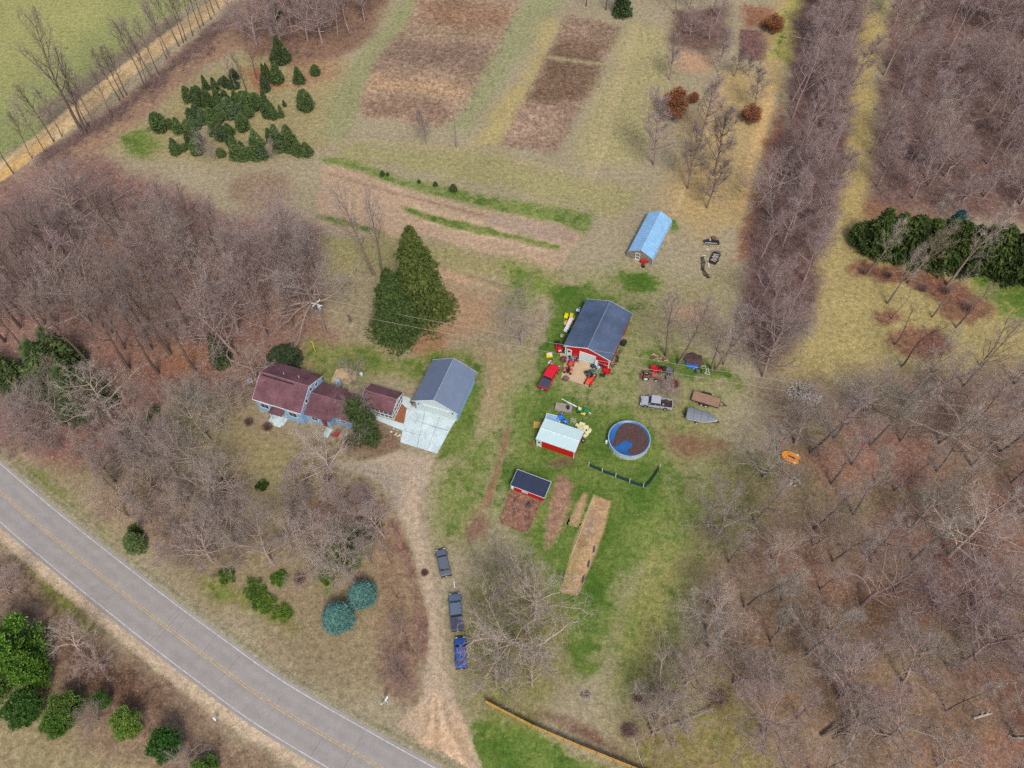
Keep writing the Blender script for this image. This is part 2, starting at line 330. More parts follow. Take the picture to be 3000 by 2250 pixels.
cover([(1240, 645), (1420, 690), (1600, 732), (1598, 738), (1420, 697), (1240, 652)], (196, 172, 142), .6, .02, .1, .2, .4)
cover([(1440, 620), (1600, 655), (1690, 680), (1660, 715), (1500, 680), (1420, 655)], (164, 143, 124), 1.5, .03, .1, .2, 1)
cover([(1180, 600), (1300, 636), (1480, 680), (1640, 718), (1640, 734), (1480, 700), (1300, 662), (1180, 622)], (136, 138, 84), .8, .75, 0, .1, 1.0)
cover([(920, 625), (1000, 640), (1120, 675), (1120, 690), (1000, 660), (920, 645)], (134, 134, 82), 1, .7, 0, .1, 1.5)
cover([(950, 690), (1100, 700), (1200, 700), (1400, 745), (1640, 800), (1600, 860), (1400, 800), (1150, 790), (950, 800)], (152, 142, 100), 3, .45, .05, .15, 4)
cover([(1245, 770), (1245, 800), (1400, 840), (1500, 870), (1500, 862), (1400, 822)], (176, 146, 116), 1, .1, .2, .2, 1)
# --- greens of the yard
cover([(1480, 1100), (1600, 1000), (1700, 800), (1900, 780), (2050, 860), (2000, 1060), (2150, 1150), (2080, 1420), (1900, 1500), (1500, 1500), (1380, 1350)], (144, 142, 98), 8, .62, .08, .15, 8)
cover([(1360, 1300), (1470, 1250), (1440, 1450), (1380, 1600), (1280, 1600), (1260, 1400)], (136, 138, 86), 6, .72, .05, .15, 6)
cover([(1490, 780), (1560, 800), (1600, 830), (1550, 900), (1480, 900)], (134, 142, 74), 5, .8, 0, .1, 5)
cover([(1620, 900), (1660, 835), (1730, 835), (1790, 880), (1740, 930), (1680, 1000), (1655, 1030), (1655, 1080), (1580, 1150), (1570, 1060), (1600, 990)], (88, 108, 40), 2.5, 1, 0, .1, 3)
cover([(1820, 800), (1880, 800), (1950, 830), (1900, 850), (1840, 840)], (112, 134, 56), 2, 1, 0, .1, 3)
cover([(1950, 640), (1980, 640), (1990, 670), (1965, 680)], (112, 136, 56), 1.5, 1, 0, .1, 2)
cover([(1500, 1150), (1600, 1140), (1780, 1190), (1900, 1220), (1960, 1260), (1960, 1420), (1990, 1500), (1900, 1640), (1800, 1760), (1760, 1900), (1690, 1960), (1640, 1900), (1560, 1650), (1460, 1500), (1460, 1400), (1490, 1300)], (122, 132, 72), 5, .85, 0, .1, 6)
cover([(1690, 1290), (1790, 1300), (1790, 1400), (1930, 1440), (1900, 1500), (1850, 1520), (1790, 1470), (1700, 1440), (1600, 1430), (1560, 1400), (1680, 1350)], (84, 106, 36), 3, 1, 0, .1, 3)
cover([(1770, 1450), (1830, 1480), (1800, 1600), (1770, 1720), (1700, 1850), (1720, 1960), (1680, 1970), (1650, 1880), (1700, 1740), (1760, 1560)], (86, 108, 38), 3, 1, 0, .1, 3)
cover([(1860, 1170), (2050, 1190), (2100, 1300), (2000, 1380), (1940, 1300), (1880, 1240)], (142, 138, 92), 6, .6, .1, .2, 7)
cover([(1960, 1260), (2120, 1280), (2160, 1320), (2020, 1340), (1950, 1300)], (126, 98, 74), 3, .2, .3, .5, 5)
cover([(1880, 1090), (1980, 1090), (1980, 1160), (1890, 1160)], (134, 122, 108), 3, .1, .2, .2, 3)
cover([(1900, 1040), (2000, 1030), (2150, 1080), (2160, 1120), (2050, 1100), (1900, 1070)], (112, 122, 60), 3, .8, .1, .3, 4)
cover([(1950, 840), (2140, 780), (2160, 900), (2100, 1000), (2000, 1020), (1900, 960)], (152, 142, 106), 6, .45, .15, .2, 6)
cover([(1960, 890), (2110, 900), (2060, 960), (1980, 940)], (172, 132, 112), 4, .05, .2, .2, 4, .6)
cover([(1600, 1360), (1670, 1340), (1680, 1365), (1620, 1370)], (106, 92, 66), 1.5, .3, .2, .4, 2)
cover([(1940, 1480), (2120, 1400), (2150, 1560), (2060, 1700), (2020, 1850), (1900, 2000), (1820, 2050), (1800, 1850), (1880, 1650)], (130, 136, 76), 7, .72, .05, .15, 7)
cover([(1900, 1630), (2000, 1640), (1960, 1850), (1890, 2000), (1860, 1900)], (152, 146, 88), 5, .5, .05, .15, 5, .8)
# --- lower right wood floor
cover([(2300, 1130), (2600, 1110), (3300, 1060), (3500, 2500), (2000, 2500), (2150, 2200), (2160, 2050), (2050, 1950), (2040, 1750), (2100, 1560), (2200, 1400), (2240, 1250)], (146, 116, 98), 9, .2, .75, .35, 9)
cover([(2120, 1330), (2260, 1300), (2300, 1450), (2250, 1580), (2080, 1650), (2020, 1700), (2050, 1550)], (118, 112, 76), 6, .55, .3, .4, 6)
cover([(2300, 1180), (2600, 1140), (2620, 1260), (2500, 1400), (2420, 1560), (2480, 1700), (2380, 1720), (2300, 1560), (2320, 1400)], (122, 114, 80), 6, .5, .35, .4, 8, .8)
cover([(2560, 1420), (2700, 1440), (2660, 1560), (2560, 1540)], (120, 110, 76), 6, .5, .4, .4, 6, .7)
cover([(1950, 1980), (2130, 1950), (2240, 2100), (2250, 2400), (1850, 2400), (1820, 2150)], (140, 128, 80), 7, .5, .3, .3, 7)
for x, y, s, c in ((2650, 1350, 7, (172, 116, 92)), (2560, 1250, 6, (160, 104, 88)), (2940, 1480, 9, (166, 108, 82)), (2500, 1500, 7, (130, 108, 72)), (2380, 1650, 8, (150, 110, 84)), (2600, 1700, 9, (152, 104, 82)), (2300, 1850, 7, (156, 110, 78)), (2420, 1980, 9, (166, 124, 84)), (2560, 2010, 8, (172, 120, 88)), (2800, 1950, 9, (160, 118, 84)), (2700, 2180, 10, (168, 124, 86)), (2960, 2080, 9, (170, 112, 84)), (2200, 1800, 6, (150, 112, 78)), (2450, 1350, 5, (166, 112, 88)), (2750, 1600, 9, (150, 100, 84)), (2880, 1750, 8, (150, 106, 88)), (2560, 1840, 6, (156, 118, 78)), (2900, 1250, 8, (144, 112, 86))):
    q = G(x, y); cover([(q[0]+s*math.cos(a)*1.2, q[1]+s*math.sin(a)*.9) for a in np.arange(0, 6.28, .7)], c, 4, .08, .95, .25, 5, .85, False)
for x, y, s in ((2420, 1480, 5), (2560, 1640, 6), (2680, 1900, 5), (2350, 1950, 6), (2480, 2140, 7), (2800, 2080, 5), (2740, 1480, 5), (2900, 1880, 6), (2620, 1230, 6), (2250, 1740, 5), (2550, 1950, 4), (2850, 1380, 5)):
    q = G(x, y); cover([(q[0]+s*math.cos(a)*1.4, q[1]+s*math.sin(a)*.8) for a in np.arange(0, 6.28, .7)], (146, 130, 104), 3, .3, .45, .3, 6, .45, False)
# --- front yard between house, road and drive
cover([(420, 1330), (560, 1180), (760, 1200), (900, 1300), (1000, 1380), (1120, 1500), (1180, 1640), (1230, 1800), (1200, 2050), (1000, 2040), (800, 1900), (560, 1740), (300, 1540), (100, 1380)], (146, 131, 102), 5, .36, .35, .25, 6)
cover([(480, 1200), (640, 1180), (680, 1280), (560, 1380), (440, 1320)], (146, 136, 98), 5, .4, .1, .15, 5)
cover([(720, 1280), (900, 1330), (900, 1430), (740, 1420)], (150, 138, 98), 5, .4, .1, .15, 5)
cover([(880, 1470), (1000, 1440), (1120, 1480), (1150, 1560), (1000, 1600), (880, 1540)], (160, 126, 100), 5, .05, .5, .3, 5)
cover([(1000, 1560), (1110, 1540), (1080, 1620), (960, 1720), (920, 1680)], (112, 124, 50), 3, .9, .1, .3, 4)
cover([(1100, 1560), (1170, 1560), (1230, 1760), (1255, 1950), (1230, 2060), (1140, 2030), (1120, 1850), (1090, 1700)], (144, 120, 94), 5, .2, .5, .35, 5)
cover(strip([(1155, 1530), (1195, 1640), (1235, 1790), (1248, 1950)], .6), (134, 92, 78), 1.4, 0, .7, .5, 1.5)
cover([(1120, 1880), (1240, 1850), (1245, 2030), (1180, 2080), (1110, 2000)], (126, 102, 88), 4, .08, .6, .6, 4)
cover([(600, 1700), (700, 1720), (850, 1800), (860, 1850), (780, 1820), (640, 1760)], (120, 122, 56), 3, .7, .2, .4, 4)
cover([(0, 1345), (60, 1350), (200, 1440), (300, 1540), (340, 1590), (300, 1590), (150, 1480), (20, 1390)], (128, 128, 80), 2.5, .7, .1, .3, 3)
cover([(300, 1400), (420, 1400), (520, 1500), (500, 1620), (380, 1560), (280, 1480)], (160, 136, 108), 5, .1, .5, .4, 6)
cover([(1020, 1285), (1110, 1240), (1180, 1275), (1178, 1318), (1090, 1338), (1030, 1330)], (138, 112, 84), 2, .25, .7, .3, 2)
# --- lane of wheel tracks by the coop, small beds
cover(strip([(1490, 1250), (1470, 1330), (1440, 1430), (1420, 1490)], .5), (140, 108, 82), .8, .1, .3, .3, 1)
cover([(1395, 1500), (1430, 1500), (1415, 1570), (1370, 1590), (1365, 1560)], (132, 104, 84), 1.6, .15, .4, .3, 2.5)
# --- south of the road
cover([(-700, 1560), (0, 1600), (160, 1720), (420, 1950), (650, 2110), (900, 2280), (1000, 2500), (-700, 2500)], (136, 114, 94), 3, .15, .6, .6, 4)
cover([(-600, 1960), (0, 2010), (250, 2140), (420, 2260), (500, 2500), (-600, 2500)], (156, 142, 108), 6, .3, .2, .5, 6)
cover([(100, 1660), (180, 1720), (300, 1850), (260, 1850), (150, 1760)], (120, 116, 62), 2.5, .6, .2, .4, 3)
cover([(200, 1900), (420, 1950), (470, 2060), (350, 2100), (220, 2000)], (96, 72, 58), 4, .05, .6, .8, 5)
# --- by the fence at the bottom
cover([(1390, 2120), (1440, 2090), (1560, 2150), (1700, 2220), (1860, 2300), (1860, 2500), (1420, 2500)], (112, 132, 54), 2.5, .95, 0, .1, 3)
cover([(1470, 2180), (1560, 2190), (1600, 2240), (1480, 2260)], (84, 128, 36), 2, 1, 0, .1, 2)
cover([(1560, 2090), (1620, 2110), (1750, 2180), (1850, 2230), (1800, 2180), (1680, 2110), (1600, 2080)], (120, 84, 62), 1.5, .1, .8, .5, 2)
cover([(1400, 1640), (1560, 1640), (1640, 1760), (1660, 1950), (1600, 2060), (1450, 2100), (1380, 2050), (1350, 1850)], (130, 126, 78), 6, .5, .2, .3, 6)

# --- ground palettes
def ground_material(name):
    m, t, b = newmat(name); co = t.nodes.new('ShaderNodeTexCoord').outputs['Object']
    c = t.nodes.new('ShaderNodeVertexColor'); c.layer_name = 'cover'; mk = t.nodes.new('ShaderNodeVertexColor'); mk.layer_name = 'kind'
    sp = t.nodes.new('ShaderNodeSeparateColor'); t.links.new(mk.outputs[0], sp.inputs[0]); gr, li, we = sp.outputs
    col = c.outputs[0]
    # green tufts break through where the turf is alive
    n1 = noise(t, co, .42, 10, .74); thr = math_(t, 'SUBTRACT', .86, math_(t, 'MULTIPLY', gr, .52))
    gm = remap(t, math_(t, 'SUBTRACT', n1, thr), -.06, .07, 0, 1)
    gv = noise(t, co, .13, 3, .5); gcol = mixc(t, remap(t, gv, .35, .65, 0, 1), A(70, 104, 34), A(118, 134, 66))
    fine = noise(t, co, 3.2, 4, .75)
    gfac = math_(t, 'MULTIPLY', gm, remap(t, gr, 0, .6, .2, .92))
    col = mixc(t, gfac, col, gcol)
    tf = noise(t, co, 1.5, 3, .6); tm = math_(t, 'MULTIPLY', remap(t, tf, .52, .62, 0, .5), gr); col = mixc(t, tm, col, A(66, 84, 36))
    # straw-pale patches
    n2 = noise(t, co, .9, 6, .7); col = mixc(t, remap(t, n2, .56, .74, 0, .4), col, mixc(t, .5, col, A(198, 182, 146)))
    # leaf litter: rusty and pale flecks, dark gaps
    l1 = noise(t, co, 2.3, 4, .8); l2 = noise(t, co, .35, 4, .6)
    col = mixc(t, math_(t, 'MULTIPLY', remap(t, l1, .54, .66, 0, .8), li), col, A(196, 164, 140))
    col = mixc(t, math_(t, 'MULTIPLY', remap(t, l1, .46, .34, 0, .75), li), col, A(88, 74, 68))
    col = mixc(t, math_(t, 'MULTIPLY', remap(t, l2, .54, .68, 0, .6), li), col, A(146, 112, 92))
    # rank weeds: streaky dark and light
    w1 = noise(t, co, .8, 8, .72, .6); w2 = noise(t, co, .11, 4, .6)
    wf = math_(t, 'MULTIPLY', remap(t, w1, .34, .66, .52, 1.45), remap(t, w2, .35, .65, .86, 1.14))
    wmix = math_(t, 'ADD', math_(t, 'MULTIPLY', we, math_(t, 'SUBTRACT', wf, 1.0)), 1.0)
    f = math_(t, 'MULTIPLY', wmix, remap(t, fine, .3, .7, .66, 1.36))
    f = math_(t, 'MULTIPLY', f, remap(t, noise(t, co, .06, 4, .5), .3, .7, .92, 1.08))
    f = math_(t, 'MULTIPLY', f, remap(t, noise(t, co, 1.1, 4, .65), .3, .7, .72, 1.28))
    cx = t.nodes.new('ShaderNodeCombineXYZ')
    for i in range(3): t.links.new(f, cx.inputs[i])
    col = mixc(t, 1.0, col, cx.outputs[0], 'MULTIPLY'); t.links.new(col, b.inputs['Base Color'])
    b.inputs['Roughness'].default_value = .95; b.inputs['Specular IOR Level'].default_value = .1
    bp = t.nodes.new('ShaderNodeBump'); bp.inputs['Distance'].default_value = .12; bp.inputs['Strength'].default_value = .7
    t.links.new(math_(t, 'ADD', w1, math_(t, 'MULTIPLY', fine, .5)), bp.inputs['Height']); t.links.new(bp.outputs[0], b.inputs['Normal'])
    return m
GMAT = ground_material('mixed ground cover')
TRK = []                                                     # dirt sheets cut from the same grid: (name, polygon, rgb, wobble, kind values)
def put_attr(me, colr, kind):
    for nm, arr in (('cover', colr), ('kind', kind)):
        a = me.color_attributes.new(nm, 'FLOAT_COLOR', 'POINT'); d = np.ones((len(arr), 4), np.float32); d[:, :3] = arr; a.data.foreach_set('color', d.ravel())
nx, ny = len(gx), len(gy)
I, J = np.meshgrid(np.arange(nx-1), np.arange(ny-1), indexing='ij'); q0 = (I*ny+J).ravel()
GF = np.stack([q0, q0+ny, q0+ny+1, q0+1], 1)
GVt = np.stack([FX, FY, np.zeros_like(FX)], 1)
me = np_mesh('ground', GVt, GF, GMAT, True); put_attr(me, GC/KLIGHT, GM); struct('ground', me)
def cut_sheet(name, poly, rgb, soft, wob, gr=0, lit=.05, weed=.08, z=.012, extra=(), step=.3, pix=True):
    """a sheet of bare earth or gravel laid on the ground with a ragged, feathered edge"""
    P = GP(poly) if pix else poly
    xs = [p[0] for p in P]; ys = [p[1] for p in P]; ax = np.arange(min(xs)-1.5, max(xs)+1.5, step); ay = np.arange(min(ys)-1.5, max(ys)+1.5, step)
    X, Y = np.meshgrid(ax, ay, indexing='ij'); x = X.ravel(); y = Y.ravel()
    sd = sdist(x, y, P)+wob*fbm(x, y, .3, 31, 4)
    ix = np.clip((x-gx[0]), 0, None); gi = np.clip(np.searchsorted(gx, x), 0, nx-1); gj = np.clip(np.searchsorted(gy, y), 0, ny-1); k = gi*ny+gj
    w = np.clip(sd/soft*.5+.5, 0, 1)[:, None]; c = GC[k]*(1-w)+np.array(lin(rgb))*w; km = GM[k]*(1-w)+np.array([gr, lit, weed])*w
    for poly2, rgb2, s2, wb2 in extra:
        P2 = GP(poly2) if pix else poly2
        w2 = np.clip((sdist(x, y, P2)+wb2*fbm(x, y, .35, 77, 4))/s2*.5+.5, 0, 1)[:, None]*w; c = c*(1-w2)+np.array(lin(rgb2))*w2
    keep = (sd > -soft); mx, my = len(ax), len(ay)
    I, J = np.meshgrid(np.arange(mx-1), np.arange(my-1), indexing='ij'); q = (I*my+J).ravel(); F = np.stack([q, q+my, q+my+1, q+1], 1)
    F = F[keep[F].all(1)]; used = np.unique(F); mp = np.full(mx*my, -1); mp[used] = np.arange(len(used))
    me = np_mesh(name, np.stack([x[used], y[used], np.full(len(used), z)], 1), mp[F], GMAT, True); put_attr(me, c[used]/KLIGHT, km[used]); return struct(name, me)
cut_sheet('dirt_road', strip([(-260, 705), (-60, 545), (0, 505), (130, 408), (260, 300), (400, 186), (520, 95), (620, 22), (720, -45), (900, -170)], 2.7), (206, 176, 132), .7, .8, step=.4,
    extra=[(strip([(-60, 560), (0, 522), (130, 420)], 1.6), (206, 168, 106), 1.2, 1), (strip([(0, 500), (260, 294), (520, 90)], .35), (186, 160, 112), .6, .3)])
cut_sheet('gravel_driveway', [(1172, 1322), (1272, 1338), (1262, 1380), (1243, 1440), (1242, 1500), (1256, 1590), (1276, 1680), (1292, 1780), (1304, 1880), (1318, 1980), (1338, 2060), (1372, 2140), (1410, 2240), (1420, 2400), (1180, 2252), (1115, 2168), (1185, 2110), (1232, 2050), (1250, 1970), (1258, 1860), (1246, 1750), (1218, 1640), (1180, 1530), (1150, 1450), (1090, 1395), (1010, 1372), (930, 1362), (930, 1345), (1060, 1358)], (178, 160, 138), .4, .8, step=.25,
    extra=[([(930, 1345), (1100, 1362), (1180, 1400), (1160, 1470), (1080, 1440), (930, 1372)], (156, 145, 130), 2, 2), (strip([(1205, 1440), (1225, 1560), (1262, 1680), (1285, 1820), (1292, 1960), (1280, 2080), (1270, 2200)], .5), (188, 166, 140), .8, .8), (strip([(1232, 1440), (1238, 1560), (1270, 1680), (1290, 1820), (1305, 1960)], .25), (150, 134, 116), .5, .5),
        ([(1240, 2080), (1330, 2090), (1390, 2200), (1360, 2300), (1280, 2280), (1190, 2200)], (198, 168, 136), 2.5, 5)]+[(strip(p_, .16), c_, .35, .4) for p_, c_ in (([(1285, 2050), (1300, 2120), (1340, 2200), (1370, 2290)], (222, 192, 158)), ([(1270, 2050), (1262, 2120), (1230, 2190), (1190, 2220)], (220, 190, 156)), ([(1278, 2060), (1278, 2140), (1290, 2260)], (166, 140, 114)), ([(1300, 2060), (1325, 2140), (1372, 2220)], (164, 138, 112)), ([(1262, 2080), (1245, 2150), (1190, 2200)], (168, 142, 116)), ([(1290, 2080), (1305, 2170), (1330, 2270)], (220, 190, 158)), ([(1268, 2100), (1262, 2180), (1240, 2250)], (214, 184, 150)))])
cut_sheet('dirt_patch', [(1128, 1600)]+[(1129, 1601), (1128, 1602)], (150, 120, 90), .3, .2) if False else None

# ================================================================== PAVED ROAD
RC = [(-260, 196), (-130, 98.5), (-87.1, 65.9), (-73.6, 56.0), (-57.2, 44.5), (-46, 37.0), (-35.7, 30.4), (-21.1, 22.5), (-5, 14.2), (20, 1.5), (70, -23), (200, -86)]
def smooth(pts, n=8):
    out = []
    P = [pts[0]]+list(pts)+[pts[-1]]
    for i in range(1, len(P)-2):
        for k in range(n):
            t = k/n; q = []
            for c in range(2):
                a, b, d, e = P[i-1][c], P[i][c], P[i+1][c], P[i+2][c]
                q.append(.5*(2*b+(d-a)*t+(2*a-5*b+4*d-e)*t*t+(3*b-a-3*d+e)*t**3))
            out.append(tuple(q))
    out.append(tuple(pts[-1])); return out
RS = smooth(RC)
def offset_line(L, o):
    r = []
    for i, p in enumerate(L):
        a = L[max(0, i-1)]; b = L[min(len(L)-1, i+1)]; dx, dy = b[0]-a[0], b[1]-a[1]; l = math.hypot(dx, dy)
        r.append((p[0]-dy/l*o, p[1]+dx/l*o))
    return r
def ribbon(name, L, o0, o1, z, m, parent=None):
    a = offset_line(L, o0); b = offset_line(L, o1); V = [(x, y, z) for x, y in a]+[(x, y, z) for x, y in b]; n = len(a)
    me = np_mesh(name, V, [(i, i+1, n+i+1, n+i) for i in range(n-1)], m); return link(name, me, parent)
def asphalt():
    m, t, b = newmat('worn asphalt'); co = t.nodes.new('ShaderNodeTexCoord').outputs['Object']
    # lane-wise wear: tracks follow the road, so use the distance across it stored per vertex
    at = t.nodes.new('ShaderNodeAttribute'); at.attribute_name = 'across'
    f = remap(t, noise(t, co, .5, 5, .65), .3, .7, .9, 1.1); f = math_(t, 'MULTIPLY', f, remap(t, noise(t, co, 9, 3, .7), .3, .7, .86, 1.14))
    s = math_(t, 'SINE', math_(t, 'MULTIPLY', at.outputs['Fac'], 3.7)); f = math_(t, 'MULTIPLY', f, remap(t, s, -1, 1, .96, 1.03))
    n = remap(t, noise(t, co, .18, 5, .8, 1.5), .49, .51, 0, 1)
    crack = math_(t, 'MULTIPLY', remap(t, math_(t, 'ABSOLUTE', math_(t, 'SUBTRACT', noise(t, co, .22, 6, .6, 2), .5)), 0, .004, .72, 1), 1.0)
    f = math_(t, 'MULTIPLY', f, crack)
    cx = t.nodes.new('ShaderNodeCombineXYZ')
    for i in range(3): t.links.new(f, cx.inputs[i])
    c = mixc(t, 1.0, A(156, 151, 147), cx.outputs[0], 'MULTIPLY'); t.links.new(c, b.inputs['Base Color']); b.inputs['Roughness'].default_value = .9
    b.inputs['Specular IOR Level'].default_value = .2; return m
M_ASPH = asphalt()
def ribbon_fine(name, L, offs, z, m):
    rows = [offset_line(L, o) for o in offs]; n = len(L); V = []; F = []
    for r in rows: V += [(x, y, z) for x, y in r]
    for j in range(len(rows)-1):
        for i in range(n-1): F.append((j*n+i, j*n+i+1, (j+1)*n+i+1, (j+1)*n+i))
    me = np_mesh(name, V, F, m); a = me.attributes.new('across', 'FLOAT', 'POINT'); a.data.foreach_set('value', np.repeat(np.array(offs, np.float32), n)); return me
rd = struct('road', ribbon_fine('road', RS, list(np.arange(-3.8, 3.81, .2)), .05, M_ASPH))
M_WHT = mat('white road paint', (200, 196, 192), .8, var=.3, vs=2, fine=9); M_YEL = mat('yellow road paint', (196, 166, 112), .8, var=.35, vs=2, fine=9)
for o in (3.3, -3.3): w = ribbon('edge_line', RS, o-.06, o+.06, .056, M_WHT); w.parent = rd
for o in (-.17, .17): w = ribbon('centre_line', RS, o-.05, o+.05, .056, M_YEL); w.parent = rd
r_ = random.Random(12); M_TAR = mat('tar seam', (122, 117, 113), .7, var=.2)
for k in range(8):                                          # sealed cracks, mostly across the lanes
    i_ = r_.randrange(18, len(RS)-22); p_, q_ = RS[i_], RS[i_+1]; f_ = r_.random(); cx, cy = p_[0]+(q_[0]-p_[0])*f_, p_[1]+(q_[1]-p_[1])*f_; dx, dy = q_[0]-p_[0], q_[1]-p_[1]; l_ = math.hypot(dx, dy); nx_, ny_ = -dy/l_, dx/l_; a0, a1 = sorted((r_.uniform(-3.7, 0), r_.uniform(0, 3.7))); V = []; n = 12
    for j in range(n+1):
        o_ = a0+(a1-a0)*j/n; w_ = r_.uniform(-.12, .12); V += [(cx+nx_*o_+dx/l_*(w_-.03), cy+ny_*o_+dy/l_*(w_-.03), .0535), (cx+nx_*o_+dx/l_*(w_+.03), cy+ny_*o_+dy/l_*(w_+.03), .0535)]
    t_ = link('tar_seam', np_mesh('tar_seam', V, [(2*j, 2*j+1, 2*j+3, 2*j+2) for j in range(n)], M_TAR)); t_.parent = rd
# gravel shoulders
SP = [p for p in RS if -140 < p[0] < 60]
cut_sheet('gravel_shoulder', offset_line(SP, -3.5)+offset_line(SP, -5.3)[::-1], (190, 170, 144), .5, .9, z=.03, pix=False, step=.35)
cut_sheet('road_verge', offset_line(SP, 3.5)+offset_line(SP, 5.0)[::-1], (158, 150, 122), .6, .8, z=.03, pix=False, step=.35, gr=.2,
          extra=[(offset_line(SP, 4.5)+offset_line(SP, 4.75)[::-1], (112, 102, 84), .3, .3)])

# ================================================================== TREES
M_BARK = mat('grey bark', (150, 138, 130), .9, var=.3, vs=3, spec=.1, tint=True)
M_TWIG = mat('bare twigs', (158, 148, 143), .9, var=.22, vs=.7, spec=.05, tint=True)
def unit(v): return v/(np.linalg.norm(v)+1e-9)
def slivers(P, D, Lg, Wd, rs):
    n = len(P); perp = np.cross(D, rs.normal(size=(n, 3))); perp /= np.linalg.norm(perp, axis=1)[:, None]+1e-9
    V = np.empty((n*3, 3)); V[0::3] = P+perp*Wd[:, None]/2; V[1::3] = P-perp*Wd[:, None]/2; V[2::3] = P+D*Lg[:, None]
    return V
def twig_cloud(tips, rs, n1=6, n2=3, l1=1.1, w1=.036, up=.35):
    P = np.array([t[0] for t in tips]); D = np.array([t[1] for t in tips]); P = np.repeat(P, n1, 0); D = np.repeat(D, n1, 0)
    D = D*.55+rs.normal(size=P.shape)*.62+np.array([0, 0, up]); D /= np.linalg.norm(D, axis=1)[:, None]
    L = rs.uniform(.5, 1.3, len(P))*l1; V1 = slivers(P, D, L, np.full(len(P), w1), rs)
    P2 = np.repeat(P, n2, 0)+np.repeat(D*L[:, None], n2, 0)*rs.uniform(.25, .9, len(P)*n2)[:, None]
    D2 = np.repeat(D, n2, 0)*.6+rs.normal(size=P2.shape)*.5+np.array([0, 0, up*.5]); D2 /= np.linalg.norm(D2, axis=1)[:, None]
    V2 = slivers(P2, D2, rs.uniform(.3, .8, len(P2))*l1*.75, np.full(len(P2), w1*.65), rs)
    return np.concatenate([V1, V2])
def tube_arr(p0, p1, r0, r1, n):
    d = unit(p1-p0); a = unit(np.cross(d, [.3, .9, .2])); b = np.cross(d, a); t = np.arange(n)*2*np.pi/n
    ring = np.outer(np.cos(t), a)+np.outer(np.sin(t), b); return np.concatenate([p0+ring*r0, p1+ring*r1])
def make_bare(seed, H=20., kind='forest'):
    rs = np.random.RandomState(seed)
    K = dict(forest=dict(start=.42, nl=15, a1=40, l1=.27, n2=7, l2=.42, trop=.10, wig=.09, r=.0165, tr=1.0, top=.12),
             tall=dict(start=.36, nl=17, a1=34, l1=.32, n2=8, l2=.36, trop=.13, wig=.08, r=.016, tr=.96, top=.1),
             oak=dict(start=.20, nl=19, a1=62, l1=.56, n2=11, l2=.42, trop=.04, wig=.22, r=.021, tr=.7, top=.3),
             slim=dict(start=.16, nl=24, a1=48, l1=.26, n2=6, l2=.42, trop=.12, wig=.08, r=.013, tr=1.0, top=.1),
             row=dict(start=.5, nl=13, a1=38, l1=.26, n2=5, l2=.4, trop=.12, wig=.09, r=.011, tr=1.0, top=.1),
             snag=dict(start=.42, nl=9, a1=55, l1=.22, n2=4, l2=.4, trop=.02, wig=.18, r=.013, tr=.9, top=.2))[kind]
    segs = []; tips = []
    def br(p, d, L, r, lev):
        n = max(3, int(L/(1.3 if lev < 2 else .8))); st = L/n
        kids = []
        for i in range(n):
            d = unit(d+rs.normal(size=3)*K['wig']*(1 if lev else .35)+np.array([0, 0, K['trop']*(1 if lev else .3)])); q = p+d*st
            r2 = max(.012, r*(1-(.72 if lev else .62)*(1./n)*1.0*(i+1)/(1+.25*i))) if lev == 0 else max(.012, r*(1-.7/n))
            segs.append((p, q, r, r2, lev)); t = (i+1)/n; kids.append((q, d, r2, t)); p, r = q, r2
            if lev >= 2: tips.append((q, d))
        tips.append((p, d))
        if lev == 0:
            c = [k for k in kids if k[3] >= K['start']]
            for j in range(K['nl']):
                f = (j+.5)/K['nl']; q, dd, rr, t = c[min(len(c)-1, int(f*len(c)))]; az = j*2.4+rs.uniform(-.5, .5)
                ang = math.radians(K['a1']*(1.15-.55*f)+rs.uniform(-10, 10)); dv = unit(dd*math.cos(ang)+np.array([math.cos(az), math.sin(az), 0])*math.sin(ang))
                br(q, dv, H*K['l1']*(1.05-K.get('fall', .6)*f)*rs.uniform(.75, 1.2), max(.06, rr*rs.uniform(.42, .62)), 1)
        elif lev == 1:
            c = kids
            for j in range(K['n2']):
                f = .2+.8*(j+.5)/K['n2']; q, dd, rr, t = c[min(len(c)-1, int(f*len(c)))]
                dv = unit(dd*.75+rs.normal(size=3)*.6+np.array([0, 0, .12])); br(q, dv, L*K['l2']*(1.15-.5*f)*rs.uniform(.7, 1.2), max(.028, rr*.55), 2)
    br(np.zeros(3), unit(np.array([rs.normal()*.04, rs.normal()*.04, 1.])), H*K['tr']*.93, H*K['r'], 0)
    TV = []; TF = []; o = 0; CV = []; CF = []; oc = 0
    for p, q, r, r2, lev in segs:
        n = (8, 5, 3)[lev]; v = tube_arr(p-(q-p)*.04, q, r, r2, n); f = np.array([(i, (i+1) % n, n+(i+1) % n, n+i) for i in range(n)])
        if lev < 2: TV.append(v); TF.append(f+o); o += len(v)
        else: CV.append(v); CF.append(f+oc); oc += len(v)
    k = dict(tall=(3, 1, 1.1, .028), row=(3, 1, .9, .028), oak=(3, 1, 1.05, .03), slim=(4, 2, .75, .022), snag=(3, 1, .8, .03)).get(kind, (3, 1, 1.1, .028))
    tw = twig_cloud(tips, rs, k[0], k[1], k[2], k[3])
    return (np.concatenate(TV), np.concatenate(TF)), (np.concatenate(CV), np.concatenate(CF)), tw
